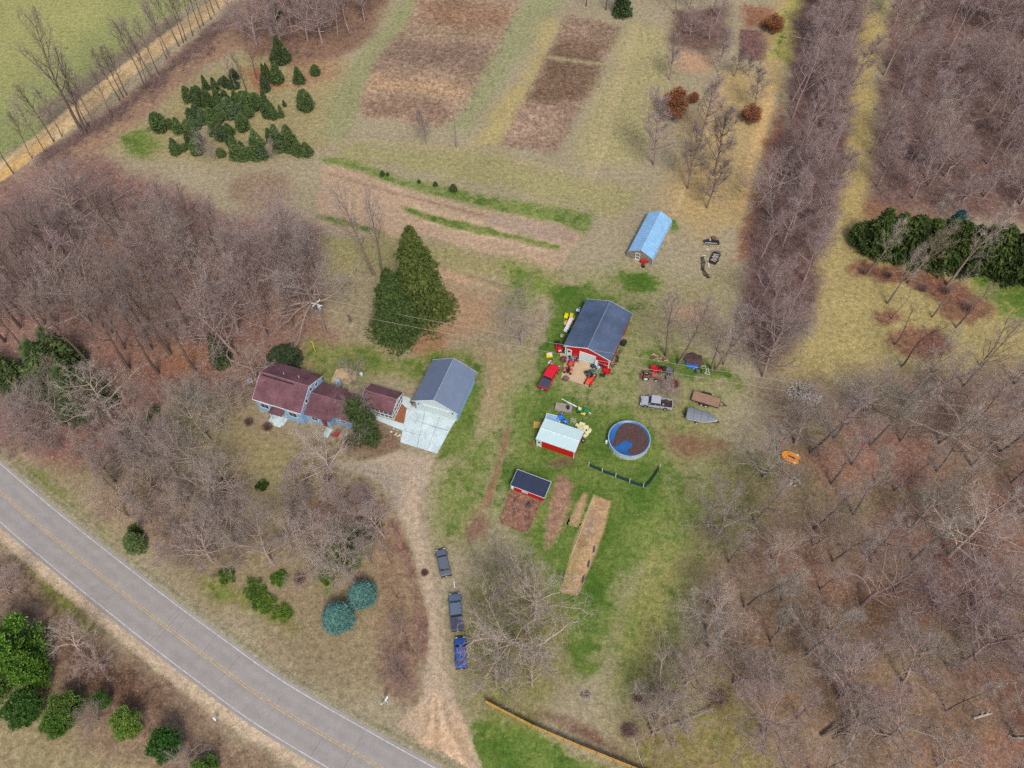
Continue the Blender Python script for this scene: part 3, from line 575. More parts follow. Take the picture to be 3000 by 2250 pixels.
def bare_meshes(seed, H, kind):
    (TV, TF), (CV, CF), tw = make_bare(seed, H, kind)
    tm = np_mesh('trunk_mesh', TV, TF, M_BARK, True)
    # crown: quads of the small branches split to triangles, plus the twigs
    tri = np.concatenate([CF[:, [0, 1, 2]], CF[:, [0, 2, 3]]]); V = np.concatenate([CV, tw]); F = np.concatenate([tri, np.arange(len(tw)).reshape(-1, 3)+len(CV)])
    cm = np_mesh('crown_mesh', V, F, M_TWIG); return tm, cm, (V, F, TV, TF)
BARE = {}
def protos(kind, n, H, seed0): BARE[kind] = [(bare_meshes(seed0+i, H, kind), H) for i in range(n)]
protos('forest', 7, 20., 100); protos('tall', 3, 26., 200); protos('oak', 6, 15., 300); protos('slim', 4, 11., 400); protos('snag', 2, 17., 500); protos('row', 3, 15., 550)
TC = {'silver': (1.9, 1.76, 1.7, 1), 'dark': (.74, .66, .65, 1), 'mauve': (1.12, .97, 1.0, 1), 'grey': (1.05, 1.0, .97, 1), 'pale': (1.34, 1.28, 1.2, 1), 'pink': (1.25, 1.14, 1.12, 1), 'tan': (1.2, 1.08, .94, 1), 'lichen': (1.05, 1.08, .98, 1), 'brown': (1.0, .84, .81, 1)}
rng = random.Random(7)
def height_for(bx, by, ty):
    a = G(bx, by); best = 1.; bd = 1e9
    for h in np.arange(.5, 36, .25):
        d = abs(proj((a[0], a[1], h))[1]-ty)
        if d < bd: bd = d; best = h
    return float(best)
def bare_tree(loc, H, kind, tint, label, group=None, name='bare_tree', lean=(0, 0), wide=1.0, cat='tree', bark=None):
    (tm, cm, _), H0 = rng.choice(BARE[kind]); s = H/H0
    t = thing(name, label, cat, loc, rng.uniform(0, 6.28), group); t.scale = (s*wide, s*wide, s)
    c = TC[tint] if isinstance(tint, str) else tint; v = rng.uniform(.88, 1.12); c = (c[0]*v, c[1]*v, c[2]*v, 1)
    if lean != (0, 0):                                       # lean (dx, dy) metres per metre of height
        t.rotation_mode = 'QUATERNION'; t.rotation_quaternion = Vector((0, 0, 1)).rotation_difference(Vector((lean[0], lean[1], 1)))@Matrix.Rotation(rng.uniform(0, 6.28), 3, 'Z').to_quaternion()
    for nm, me in (('trunk', tm), ('crown', cm)):
        o = link(nm, me, t); f_ = 1.18 if kind == 'oak' else 1.1 if kind == 'slim' else .68; o.color = c if nm == 'crown' else (c[0]*f_, c[1]*f_*.98, c[2]*f_*.96, 1)
        if nm == 'trunk' and bark: o.color = TC[bark]
    return t
ORD = 'first second third fourth fifth sixth seventh eighth ninth tenth eleventh twelfth thirteenth fourteenth fifteenth sixteenth seventeenth eighteenth'.split()
ROWN = {1: ['only'], 2: ['front', 'back'], 3: ['front', 'middle', 'back']}
def spread(polys, n, dmin, seed, world=False, avoid=()):
    r = random.Random(seed); P = polys if world else GP(polys); xs = [p[0] for p in P]; ys = [p[1] for p in P]; out = []; k = 0
    AV = [GP(a) for a in avoid]
    while len(out) < n and k < n*80:
        k += 1; p = (r.uniform(min(xs), max(xs)), r.uniform(min(ys), max(ys)))
        if not inpoly(p, P) or any(inpoly(p, a) for a in AV): continue
        if any((p[0]-q[0])**2+(p[1]-q[1])**2 < dmin*dmin for q in out): continue
        out.append(p)
    return out
def rows_of(pts, per=11):
    """order points into rows, front (nearest the camera) to back, each from left to right: (point, row number, place, number of rows)"""
    s = sorted(pts, key=lambda p: p[1]); nr = max(1, math.ceil(len(s)/per)); k = math.ceil(len(s)/nr); out = []
    for i in range(nr):
        for j, p in enumerate(sorted(s[i*k:(i+1)*k], key=lambda p: p[0])): out.append((p, i, j, nr))
    return out
CLEAR = [[(2210, 1330), (2430, 1330), (2440, 1540), (2230, 1540)], [(2330, 1120), (2420, 1150), (2430, 1290), (2310, 1280)]]
def wood(poly, n, dmin, seed, kinds, Hr, tints, what, area, group, name='bare_tree', lean=None):
    for p, i, j, nr in rows_of(spread(poly, n, dmin, seed, avoid=CLEAR)):
        H = rng.uniform(*Hr); kd = rng.choice(kinds); tn = rng.choice(tints)
        rown = ROWN[nr][i] if nr in ROWN else (ORD[i] if i < nr-1 else 'last')
        lab = f"{what}, {rown} row, {ORD[j]} from left"
        bare_tree(p, H, kd, tn, lab, group, name, lean=(lean[0]+rng.uniform(-.06, .06), lean[1]+rng.uniform(-.06, .06)) if lean else (rng.uniform(-.05, .05), rng.uniform(-.05, .05)))

# --- row along the dirt road
row = [(-40, 560), (40, 510), (95, 465), (116, 456), (134, 448), (159, 416), (182, 400), (195, 387), (262, 375), (278, 369), (329, 344), (336, 322), (352, 296), (362, 286), (372, 280), (409, 268), (428, 262), (436, 258), (446, 236), (459, 224), (466, 220), (488, 174), (497, 168), (510, 155), (524, 137), (538, 126), (546, 120), (558, 112), (566, 106), (586, 84), (596, 76), (604, 70), (618, 60), (628, 42), (642, 28), (655, 18), (668, 2), (684, -14), (706, -34), (735, -60)]
row = [q for i, q in enumerate(row) if i % 4 != 3]
for i, (x, y) in enumerate(row):
    H = rng.uniform(11, 17); p = G(x, y)
    side = 'left end' if i < 10 else 'middle' if i < 20 else 'upper right end'; j = i if i < 10 else i-10 if i < 20 else i-20
    bare_tree(p, H, 'row', rng.choice(['dark', 'dark', 'mauve']), f"bare dark tree, {ORD[j]} from left in the {side} of the dirt road row", 'bare trees lining the dirt road')
bare_tree(G(240, 385), 27, 'tall', 'dark', 'tallest bare tree by the dirt road, standing high above the row, forked trunk', 'bare trees lining the dirt road', lean=(-.05, .02))
bare_tree(G(252, 392), 21, 'tall', 'dark', 'tall bare tree just right of the tallest roadside tree, leaning away from it', 'bare trees lining the dirt road', lean=(.06, .02))

# --- left wood
LW = [(-120, 830), (60, 780), (200, 690), (330, 670), (450, 690), (560, 710), (640, 740), (860, 770), (955, 830), (960, 910), (900, 960), (800, 1010), (650, 1060), (520, 1110), (300, 1080), (80, 1060), (-150, 1080)]
wood(LW, 58, 4.8, 11, ['forest', 'tall', 'tall', 'oak'], (15, 22), ['mauve', 'brown', 'mauve', 'dark', 'grey'], 'bare tree of the left wood', '', 'bare trees of the left wood')
for x, y, H, k, l in ((499, 1038, 24, 'tall', 'tall dark trunk rising right of centre in the left wood, above rust leaves'), (268, 833, 22, 'tall', 'tall dark straight trunk in the middle of the left wood'), (170, 950, 22, 'tall', 'thick dark trunk in the left wood above the dark spruces'), (430, 985, 20, 'tall', 'bare tree standing close left of the thick dark trunk over rust leaves'), (60, 960, 20, 'tall', 'dark leaning trunk at the left edge of the left wood')):
    bare_tree(G(x, y), H, k, 'dark', l, 'bare trees of the left wood', lean=(-.08, .04))
for x, y, H, l in ((900, 880, 20, 'pale tall bare tree at the right edge of the left wood, near the utility pole'), (925, 905, 19, 'pale slanting bare tree beside the utility pole top'), (945, 880, 17, 'grey bare tree, last of the left wood before the open lawn'), (860, 960, 13, 'grey spreading bare tree between the left wood and the round dark shrub'), (650, 930, 14, 'pale branchy tree above the dark narrow evergreen in the left wood')):
    bare_tree(G(x, y), H, 'forest', 'grey', l, 'bare trees of the left wood')
# --- lower left, between wood and paved road
wood([(-60, 1180), (200, 1150), (420, 1180), (480, 1240), (420, 1330), (340, 1420), (200, 1350), (40, 1260)], 12, 4.4, 12, ['oak', 'forest'], (9, 15), ['mauve', 'grey', 'brown', 'tan'], 'bare tree below the left wood', '', 'bare trees between the left wood and the road')
wood([(340, 1420), (470, 1330), (560, 1440), (720, 1500), (760, 1600), (640, 1700), (540, 1680), (420, 1560), (330, 1500)], 13, 4.2, 13, ['oak', 'slim', 'oak'], (7, 12), ['mauve', 'pink', 'grey', 'tan'], 'bare brushy tree left of the front yard', '', 'bare trees between the front yard and the road')
yard = [((616, 1290), 13, 'oak', 'lichen', 1.05, 'grey lichened tree left of the house with a thick ragged trunk', (-.1, .1)),
    ((690, 1440), 10, 'oak', 'pale', 1.0, 'pale bare tree with white twisted limbs left of the front yard lawn', (-.1, 0)),
    ((500, 1385), 11, 'oak', 'grey', 1, 'dark forked bare tree over the small lawn at left', (-.15, .1)),
    ((330, 1230), 14, 'oak', 'pale', 1.1, 'pale limbed tree leaning over the dark spruces at far left', (-.1, .05)),
    ((802, 1655), 13, 'oak', 'grey', .95, 'grey tree leaning left over the front yard, long bare trunk', (-.35, .28)),
    ((952, 1668), 10, 'oak', 'pale', 1.05, 'pinkish pale bare tree left of the two blue spruces', (0, .05)),
    ((1030, 1600), 10, 'oak', 'pale', 1.0, 'pale twisted bare tree above the blue spruces', (0, .05)),
    ((975, 1385), 11, 'oak', 'silver', 1.0, 'silvery bare tree spreading in front of the house porch', (-.05, .1)),
    ((985, 1500), 8, 'slim', 'pink', 1.3, 'dense pale bare tree beside the weathered yard fence', (0, 0)),
    ((1075, 1480), 7, 'slim', 'mauve', 1.4, 'bushy mauve bare tree inside the drive loop', (0, 0)),
    ((1110, 1560), 7, 'oak', 'pink', 1.1, 'pale bare tree nearest the gravel drive bend', (0, 0)),
    ((870, 1440), 8, 'slim', 'pink', 1.3, 'low pinkish bare tree above the weathered fence', (0, 0)),
    ((1148, 1650), 5, 'snag', 'dark', 1, 'little dark sapling, upper one of three left of the gravel drive', (-.2, .1)),
    ((1165, 1752), 5, 'snag', 'dark', 1.1, 'little dark sapling, middle one of three left of the gravel drive', (-.2, .1)),
    ((1188, 1862), 6, 'oak', 'brown', 1, 'dark wide sapling, lowest of three left of the gravel drive', (-.2, .1)),
    ((1190, 1990), 6, 'oak', 'brown', 1.0, 'reddish bare tree where the gravel drive widens', (-.1, .1)),
    ((760, 1130), 9, 'oak', 'tan', 1.1, 'sandy pink bare tree left of the house gable', (0, 0)),
    ((560, 1230), 8, 'slim', 'tan', 1.4, 'tan brushy tree between the left wood and the small lawn', (0, 0)),
    ((680, 1210), 8, 'oak', 'tan', 1.2, 'tan bare tree overhanging the path left of the house', (0, 0)),
    ((1040, 1130), 8, 'oak', 'grey', .9, 'grey bare tree rising behind the middle wing of the house', (0, 0)),
    ((1512, 1890), 17, 'oak', 'pale', 1.0, 'huge spreading bare oak beside the parked cars', (0, 0)),
    ((1566, 1815), 15, 'oak', 'pale', .95, 'forked pale bare tree upper right of the huge oak', (0, .05)),
    ((1440, 1770), 13, 'oak', 'grey', .95, 'pale bare tree upper left of the huge oak, over the grey car', (0, .1)),
    ((1560, 2010), 10, 'oak', 'pale', .9, 'drooping pale bare tree below the huge oak, over the plank fence', (0, -.05)),
    ((1455, 2010), 10, 'oak', 'grey', .9, 'grey bare tree lower left of the huge oak, beside the drive mouth', (0, 0)),
    ((1528, 1005), 15, 'oak', 'grey', .85, 'grey bare tree on the green grass left of the red barn', (-.02, .05)),
    ((1952, 1045), 17, 'forest', 'grey', 1.1, 'bare tree with one thick trunk behind the old tractors', (.02, .03)),
    ((1986, 1068), 17, 'forest', 'grey', 1.1, 'bare tree with crooked twin trunk left of the compost heap', (.16, .05)),
    ((2086, 1086), 15, 'forest', 'tan', .9, 'slim pale trunk right of the compost heap', (.03, .05)),
    ((2094, 1086), 15, 'snag', 'tan', 1, 'mossy slanting trunk right of the compost heap', (.2, .05)),
    ((2120, 1070), 13, 'slim', 'grey', 1.2, 'bare tree at the edge of the strip wood near the compost heap', (.1, .05)),
    ((1958, 1160), 4.5, 'slim', 'pink', 1.2, 'small reddish bare tree over the silver pickup bed', (0, 0)),
    ((1250, 422), 9, 'slim', 'grey', .9, 'small round bare tree standing alone below the brown field', (0, 0)),
    ((1096, 806), 20, 'forest', 'grey', .9, 'sparse tall bare tree left behind the two dark spruces', (-.2, .1)),
    ((1120, 800), 19, 'forest', 'grey', .8, 'sparse tall bare tree directly behind the dark spruces', (.02, .1)),
    ((632, 472), 9, 'oak', 'grey', .8, 'grey bare tree among the christmas trees', (-.1, .05)),
    ((800, 470), 5, 'slim', 'grey', 1.2, 'low grey bare tree at the foot of the christmas trees', (0, 0)),
    ((692, 262), 9, 'forest', 'mauve', .9, 'thin bare tree above the christmas trees, left of a pair', (-.05, 0)),
    ((722, 265), 10, 'forest', 'dark', .9, 'thin dark bare tree above the christmas trees, middle one', (-.06, 0)),
    ((752, 232), 11, 'forest', 'dark', .9, 'thin dark bare tree above the christmas trees, nearest the top wood', (-.05, 0))]
for b, H, kd, tn, wd, lab, ln in yard: bare_tree(G(*b), H, kd, tn, lab, None, wide=wd, lean=ln)
wood([(840, 1470), (1000, 1460), (1110, 1480), (1160, 1540), (1130, 1640), (1000, 1700), (880, 1700), (830, 1560)], 13, 3.2, 27, ['oak', 'slim', 'oak'], (6, 10), ['pale', 'grey', 'pink', 'lichen'], 'bare tree of the tangle inside the drive bend', '', 'tangled bare trees inside the drive bend')
wood([(420, 1230), (640, 1180), (740, 1200), (700, 1330), (560, 1400), (450, 1400)], 4, 4.0, 28, ['oak'], (8, 12), ['grey', 'lichen', 'pale'], 'bare tree around the small left lawn', '', 'bare trees round the small left lawn')
# --- rows of young trees in the right meadow
for b, ty, kd, tn, lab in (((1961, 235), 119, 'slim', 'mauve', 'slim mauve tree highest in the left file of meadow saplings'), ((1916, 485), 290, 'slim', 'mauve', 'broad mauve bare tree below the rust leaved oak'), ((2015, 553), 395, 'slim', 'dark', 'dark slim bare tree lowest in the middle of the meadow'),
        ((2055, 401), 235, 'slim', 'mauve', 'slim mauve tree in the meadow, right of the rust leaved oak'), ((2090, 514), 318, 'slim', 'dark', 'dark slim bare tree standing right of the meadow track'), ((2071, 610), 480, 'slim', 'dark', 'lowest slim bare tree above the greenhouse'),
        ((2104, 213), 100, 'slim', 'grey', 'thin grey sapling left of the mauve square plot'), ((2151, 224), 140, 'slim', 'dark', 'thin sapling under the mauve square plot, left'), ((2191, 221), 165, 'slim', 'dark', 'thin sapling under the mauve square plot, right'), ((2210, 320), 205, 'slim', 'grey', 'thin grey sapling behind the small rust leaved oak'),
        ((1717, 18), -70, 'forest', 'dark', 'thin dark tree at the top edge, left of three'), ((1775, 29), -70, 'forest', 'dark', 'thin dark tree at the top edge, middle of three'), ((1796, 41), -70, 'forest', 'dark', 'thin dark tree at the top edge, right of three')):
    bare_tree(G(*b), min(22, height_for(b[0], b[1], ty)), kd, tn, lab, 'young trees of the right meadow' if ty > 0 else None, wide=1.15)
# --- wood at the top
# --- strip wood between the two lanes
bare_tree(G(2235, 1105), 17, 'oak', 'grey', 'big grey tree ending the strip wood, dark straight trunk', None, wide=.8, lean=(.1, .1))
# --- right clearing: leaning thin trees
for b, H, tn, lab in (((2541, 800), 14, 'pale', 'pale branched tree in front of the evergreens, leftmost'), ((2600, 890), 14, 'pale', 'pale thin tree in the right clearing, second from left before the evergreens'), ((2660, 830), 15, 'tan', 'pale twiggy tree in the middle before the right evergreens'), ((2775, 838), 19, 'pale', 'large pale leaning tree before the right evergreens, red brush at its foot'), ((2612, 935), 9, 'grey', 'short leaning trunk low in the right clearing'), ((2620, 1010), 12, 'dark', 'thin dark leaning trunk in the right clearing, above the stone heap'), ((2730, 930), 14, 'grey', 'grey leaning trunk in the right clearing, left of the round red brush'), ((2800, 960), 12, 'tan', 'thin leaning trunk right of the round red brush'), ((2870, 1070), 15, 'grey', 'thin leaning trunk at the right of the clearing'), ((2690, 745), 14, 'pale', 'pale tree standing up against the right evergreens'), ((2850, 760), 13, 'tan', 'tan twiggy tree at the right end of the right evergreens'), ((2640, 1075), 15, 'dark', 'dark slanting trunk at the bottom of the right clearing')):
    bare_tree(G(*b), H, 'snag' if tn in ('dark', 'grey') else 'forest', tn, lab, 'leaning trees of the right clearing', lean=(.12, .05))
# --- lower right wood
wood([(2290, 1260), (2450, 1170), (2700, 1130), (3080, 1120), (3120, 1500), (2900, 1560), (2600, 1560), (2350, 1560), (2150, 1600), (2230, 1440)], 36, 5.4, 25, ['oak', 'forest', 'tall', 'tall'], (12, 19), ['lichen', 'mauve', 'lichen', 'grey', 'pale'], 'bare tree in the upper part of the right wood', '', 'bare trees of the lower right wood', lean=(.1, .04))
wood([(2060, 1660), (2300, 1620), (2650, 1620), (3060, 1620), (3080, 2150), (2960, 2330), (2500, 2330), (2240, 2240), (2120, 2000), (2020, 1850)], 42, 5.4, 26, ['oak', 'oak', 'forest', 'tall'], (9, 17), ['pale', 'pink', 'mauve', 'lichen', 'pale'], 'bare tree in the lower part of the right wood', '', 'bare trees of the lower right wood', lean=(.08, .02))
for b, H, tn, lab in (((1950, 2090), 11, 'pale', 'pale crooked tree standing alone on the lawn left of the right wood'), ((1905, 2035), 13, 'pale', 'large pale tree at the lawn edge with reddish brush at its foot'), ((2005, 2010), 12, 'tan', 'pale wide tree at the left border of the right wood'), ((2070, 1850), 12, 'pale', 'pale tree with many curled limbs at the left border of the right wood'), ((2100, 1570), 13, 'grey', 'grey tree at the upper left corner of the right wood'), ((2235, 1400), 12, 'lichen', 'greenish grey tree over the orange paddle boat'), ((2330, 1300), 15, 'grey', 'grey slanting tree between boat trailer and stone heap'), ((2380, 1600), 10, 'tan', 'pale fan shaped tree over the yellow earth patch'), ((1912, 2152), 11, 'tan', 'tree with a thick low slanting trunk by the brush pile')):
    bare_tree(G(*b), H, 'oak', tn, lab, None, lean=(.15, .05))
# --- south of the paved road
for b, H, tn, lab in (((30, 1740), 8, 'pink', 'bare tree in the lower left corner above the pines'), ((235, 1905), 8, 'pale', 'pale bare tree right of the pines in the lower left corner'), ((300, 1950), 7, 'pink', 'pinkish bare tree between the pines and the gravel shoulder'), ((290, 2110), 6, 'grey', 'low grey tree among the small pines at the bottom'), ((560, 2240), 6, 'grey', 'low grey tree at the bottom edge right of the dark pine')):
    bare_tree(G(*b), H, 'oak', tn, lab, 'bare trees south of the paved road')
# --- far wood at the upper right, one mass
def mass(name, pts, Hs, kinds, material, tint_lo, label, cat):
    VV = []; FF = []; o = 0
    r = random.Random(99)
    for (x, y), H in zip(pts, Hs):
        (tm, cm, (V, F, TV, TF)), H0 = r.choice(BARE[r.choice(kinds)]); s = H/H0; a = r.uniform(0, 6.28); c, sn = math.cos(a), math.sin(a); lx, ly = r.uniform(-.05, .1), r.uniform(-.05, .05)
        for v, f in ((V, F), (TV, np.concatenate([TF[:, [0, 1, 2]], TF[:, [0, 2, 3]]]))):
            w = v*s; w = np.stack([w[:, 0]*c-w[:, 1]*sn+x+w[:, 2]*lx, w[:, 0]*sn+w[:, 1]*c+y+w[:, 2]*ly, w[:, 2]], 1); VV.append(w.astype(np.float32)); FF.append(f+o); o += len(w)
    me = np_mesh(name, np.concatenate(VV), np.concatenate(FF), material); ob = link(name, me); ob['kind'] = 'stuff'; ob['label'] = label; ob['category'] = cat; ob.color = tint_lo; return ob
FW = [(2600, 90), (2640, -110), (3250, -110), (3180, 600), (2960, 650), (2700, 590), (2560, 560), (2570, 380), (2590, 230)]
r_ = random.Random(5); pts = []; Hs = []
for poly_, n_, d_, h0, h1 in ((FW, 84, 4.4, 11, 17), ([(2365, -60), (2530, -60), (2510, 90), (2475, 300), (2440, 560), (2400, 760), (2350, 900), (2260, 1040), (2200, 1030), (2200, 830), (2270, 560), (2320, 300), (2345, 130)], 44, 4.8, 10, 17), ([(690, 130), (800, 60), (900, -80), (1170, -140), (1080, 60), (1060, 95), (960, 150), (860, 165), (760, 130)], 40, 3.8, 10, 16), ([(1950, 60), (2120, 50), (2130, -80), (1960, -90)], 10, 4.2, 9, 14), ([(2000, 105), (2110, 125), (2100, 60), (2000, 60)], 5, 4, 5, 8)):
    q_ = spread(poly_, n_, d_, 31); pts += q_; Hs += [r_.uniform(h0, h1) for _ in q_]
mass('woodland', pts, Hs, ['forest', 'forest', 'oak', 'slim'], M_TWIG, (1.14, .98, 1.0, 1), 'dense mauve bare woods along the top and upper right', 'woodland')
for b, H, tn, lab in (((2590, 222), 17, 'tan', 'pale birch like tree with white trunk at the left edge of the upper right wood'), ((2602, 200), 16, 'tan', 'second white trunk just right of the pale one in the upper right wood'), ((2551, 452), 14, 'tan', 'lone pale trunk beside the second lane'), ((2680, 470), 17, 'pale', 'pale many limbed tree in the middle of the upper right wood'), ((2710, 520), 16, 'pale', 'pale slanting tree below the many limbed one in the upper right wood'), ((2900, 330), 17, 'pale', 'whitest crown high in the upper right wood'), ((2990, 600), 15, 'pale', 'pale bent tree at the right edge above the evergreens')):
    bare_tree(G(*b), H, 'forest' if H != 15 else 'oak', tn, lab, None, lean=(.06, .02), bark='pale')

# --- undergrowth
def brush(name, polys, dens, seed, hr, tint, label, nsl=70, w=.03, world=False):
    rs = np.random.RandomState(seed); VV = []
    for poly in polys:
        P = poly if world else GP(poly); xs = [p[0] for p in P]; ys = [p[1] for p in P]
        n = int(dens*(max(xs)-min(xs))*(max(ys)-min(ys))); X = rs.uniform(min(xs), max(xs), n); Y = rs.uniform(min(ys), max(ys), n)
        k = sdist(X, Y, P)+4*fbm(X, Y, .12, seed, 3) > 0; X = X[k]; Y = Y[k]; n = len(X)
        if not n: continue
        hh = rs.uniform(*hr, n); C = np.stack([X, Y, np.zeros(n)], 1); C = np.repeat(C, nsl, 0); H = np.repeat(hh, nsl)
        D = rs.normal(size=(len(C), 3))*[.55, .55, .3]+[0, 0, .9]; D /= np.linalg.norm(D, axis=1)[:, None]
        st = C+D*(H*rs.uniform(0, .65, len(C)))[:, None]; D2 = D+rs.normal(size=D.shape)*.45; D2 /= np.linalg.norm(D2, axis=1)[:, None]
        if name == 'fallen_branches': D2 = D2*[1, 1, .08]; D2 /= np.linalg.norm(D2, axis=1)[:, None]; st = C+rs.normal(size=C.shape)*[.5, .5, .02]; H = rs.uniform(1.2, 4.5, len(C))
        VV.append(slivers(st, D2, H*rs.uniform(.3, .7, len(C)), np.full(len(C), w), rs))
    V = np.concatenate(VV); V[:, 2] = np.maximum(V[:, 2], .005)
    me = np_mesh(name, V, np.arange(len(V)).reshape(-1, 3), M_TWIG); o = link(name, me); o['kind'] = 'stuff'; o['label'] = label; o['category'] = 'undergrowth'; o.color = tint; return o
brush('undergrowth', [[(2340, -60), (2540, -60), (2500, 300), (2450, 600), (2380, 860), (2280, 1060), (2180, 1050), (2180, 780), (2260, 500), (2310, 250)], [(2590, 60), (2660, -90), (3200, -90), (3100, 640), (2560, 580), (2560, 380)]], .2, 41, (1.2, 4.0), (.95, .78, .8, 1), 'tangled mauve undergrowth of the right hand woods')
brush('undergrowth', [[(-150, 720), (0, 620), (150, 560), (300, 500), (560, 580), (640, 650), (500, 680), (250, 640), (0, 760)], [(100, 480), (330, 330), (500, 180), (680, 20), (740, 10), (600, 170), (440, 300), (240, 440), (150, 500)]], .35, 42, (1, 3.2), (.86, .68, .70, 1), 'purple brush along the field edge of the left wood')
brush('undergrowth', [[(-150, 900), (100, 700), (400, 720), (640, 760), (900, 800), (960, 900), (800, 1060), (500, 1150), (100, 1050)]], .05, 43, (.8, 2.4), (1.0, .78, .74, 1), 'thin brush on the floor of the left wood')
brush('undergrowth', [[(330, 1380), (470, 1300), (560, 1440), (700, 1470), (780, 1600), (700, 1680), (540, 1660), (420, 1560)], [(-60, 1160), (200, 1140), (420, 1200), (420, 1330), (300, 1400), (0, 1260)], [(560, 1150), (740, 1130), (740, 1180), (600, 1220)]], .10, 144, (3, 6), (.98, .92, .92, 1), 'tall grey brush thicket between the yard and the paved road', nsl=170, w=.026)
brush('undergrowth', [[(-100, 1140), (300, 1160), (460, 1260), (330, 1420), (150, 1380), (-80, 1300)], [(360, 1420), (520, 1380), (700, 1500), (740, 1620), (640, 1690), (520, 1640), (380, 1540)]], .26, 44, (1, 2.8), (.95, .78, .76, 1), 'reddish brush between the left wood and the paved road')
brush('fallen_branches', [[(2150, 1300), (2600, 1130), (3100, 1100), (3150, 2300), (1950, 2260), (2000, 2000), (2080, 1700)], [(-150, 800), (300, 620), (900, 800), (960, 900), (600, 1150), (100, 1200)], [(500, 1300), (1100, 1500), (1200, 1800), (900, 1800)]], .25, 145, (.12, .3), (1.15, 1.05, .98, 1), 'fallen twigs and branches littering the wood floors', nsl=3, w=.09)
brush('undergrowth', [[(2300, 1180), (2700, 1130), (3100, 1100), (3150, 2300), (2300, 2260), (2160, 2000), (2080, 1700), (2200, 1400)]], .04, 45, (.8, 2.4), (1.1, .95, .88, 1), 'thin brush on the floor of the lower right wood')
brush('undergrowth', [[(-60, 1640), (60, 1640), (250, 1830), (420, 1980), (640, 2150), (700, 2250), (500, 2260), (300, 2060), (100, 1860)]], .3, 46, (.6, 1.8), (.9, .62, .5, 1), 'brown brush south of the paved road')
brush('undergrowth', [[(850, 1440), (1120, 1420), (1160, 1520), (1100, 1560), (960, 1540)], [(1150, 1880), (1220, 1880), (1220, 2000), (1150, 1990)], [(880, 1250), (1030, 1290), (1080, 1330), (960, 1360)]], .3, 47, (.5, 1.6), (.9, .7, .68, 1), 'low brown shrubs and stalks of the front yard')
brush('undergrowth', [[(700, 120), (900, -80), (1160, -120), (1070, 90), (860, 180)]], .16, 48, (1, 2.5), (.8, .62, .6, 1), 'brown brush under the top wood')
brush('dry_grass', [[(1060, 335), (1060, 280), (1110, 180), (1170, 105), (1215, 20), (1230, -90), (1560, -90), (1510, 60), (1450, 180), (1400, 280), (1345, 350), (1300, 372), (1180, 350)], [(1665, 45), (1822, 78), (1760, 230), (1670, 380), (1630, 450), (1465, 428), (1500, 360), (1600, 160)], [(2168, 85), (2265, 105), (2245, 178), (2165, 168)]], .8, 49, (.4, 1.0), (1.1, .97, .84, 1), 'dry brown weeds standing in the two old fields', nsl=14, w=.06)
for o in COL.objects:
    if o.name.startswith('dry_grass'): o['category'] = 'dry grass'
    if o.name.startswith('fallen_br'): o['category'] = 'dead wood'

# ================================================================== EVERGREENS AND LEAFY TREES
def foliage_mat(name, rgb1, rgb2, tint=True):
    m, t, b = newmat(name); co = t.nodes.new('ShaderNodeTexCoord').outputs['Object']
    f = remap(t, noise(t, co, 1.6, 4, .7), .36, .64, 0, 1); c = mixc(t, f, A(*rgb1), A(*rgb2))
    oi = t.nodes.new('ShaderNodeObjectInfo'); c = mixc(t, 1.0, c, oi.outputs['Color'], 'MULTIPLY'); t.links.new(c, b.inputs['Base Color'])
    b.inputs['Roughness'].default_value = .8; b.inputs['Specular IOR Level'].default_value = .15; return m
M_SPR = foliage_mat('spruce needles', (50, 72, 44), (108, 124, 78)); M_BLUE = foliage_mat('blue spruce needles', (84, 128, 122), (128, 170, 160)); M_PINE = foliage_mat('pine needles', (52, 84, 40), (112, 138, 70)); M_RUST = foliage_mat('rust oak leaves', (128, 82, 56), (168, 112, 76))
M_TRUNK = mat('brown bark', (110, 92, 78), .9, var=.3, vs=3)
def needle_tris(P, D, size, rs, flat=.5):
    n = len(P); D = D+rs.normal(size=(n, 3))*.45; D /= np.linalg.norm(D, axis=1)[:, None]
    side = np.cross(D, np.array([0, 0, 1.])+rs.normal(size=(n, 3))*flat); side /= np.linalg.norm(side, axis=1)[:, None]+1e-9
    s = size*rs.uniform(.6, 1.3, n)[:, None]; V = np.empty((n*3, 3)); V[0::3] = P-D*s*.25+side*s*.42; V[1::3] = P-D*s*.25-side*s*.42; V[2::3] = P+D*s; return V
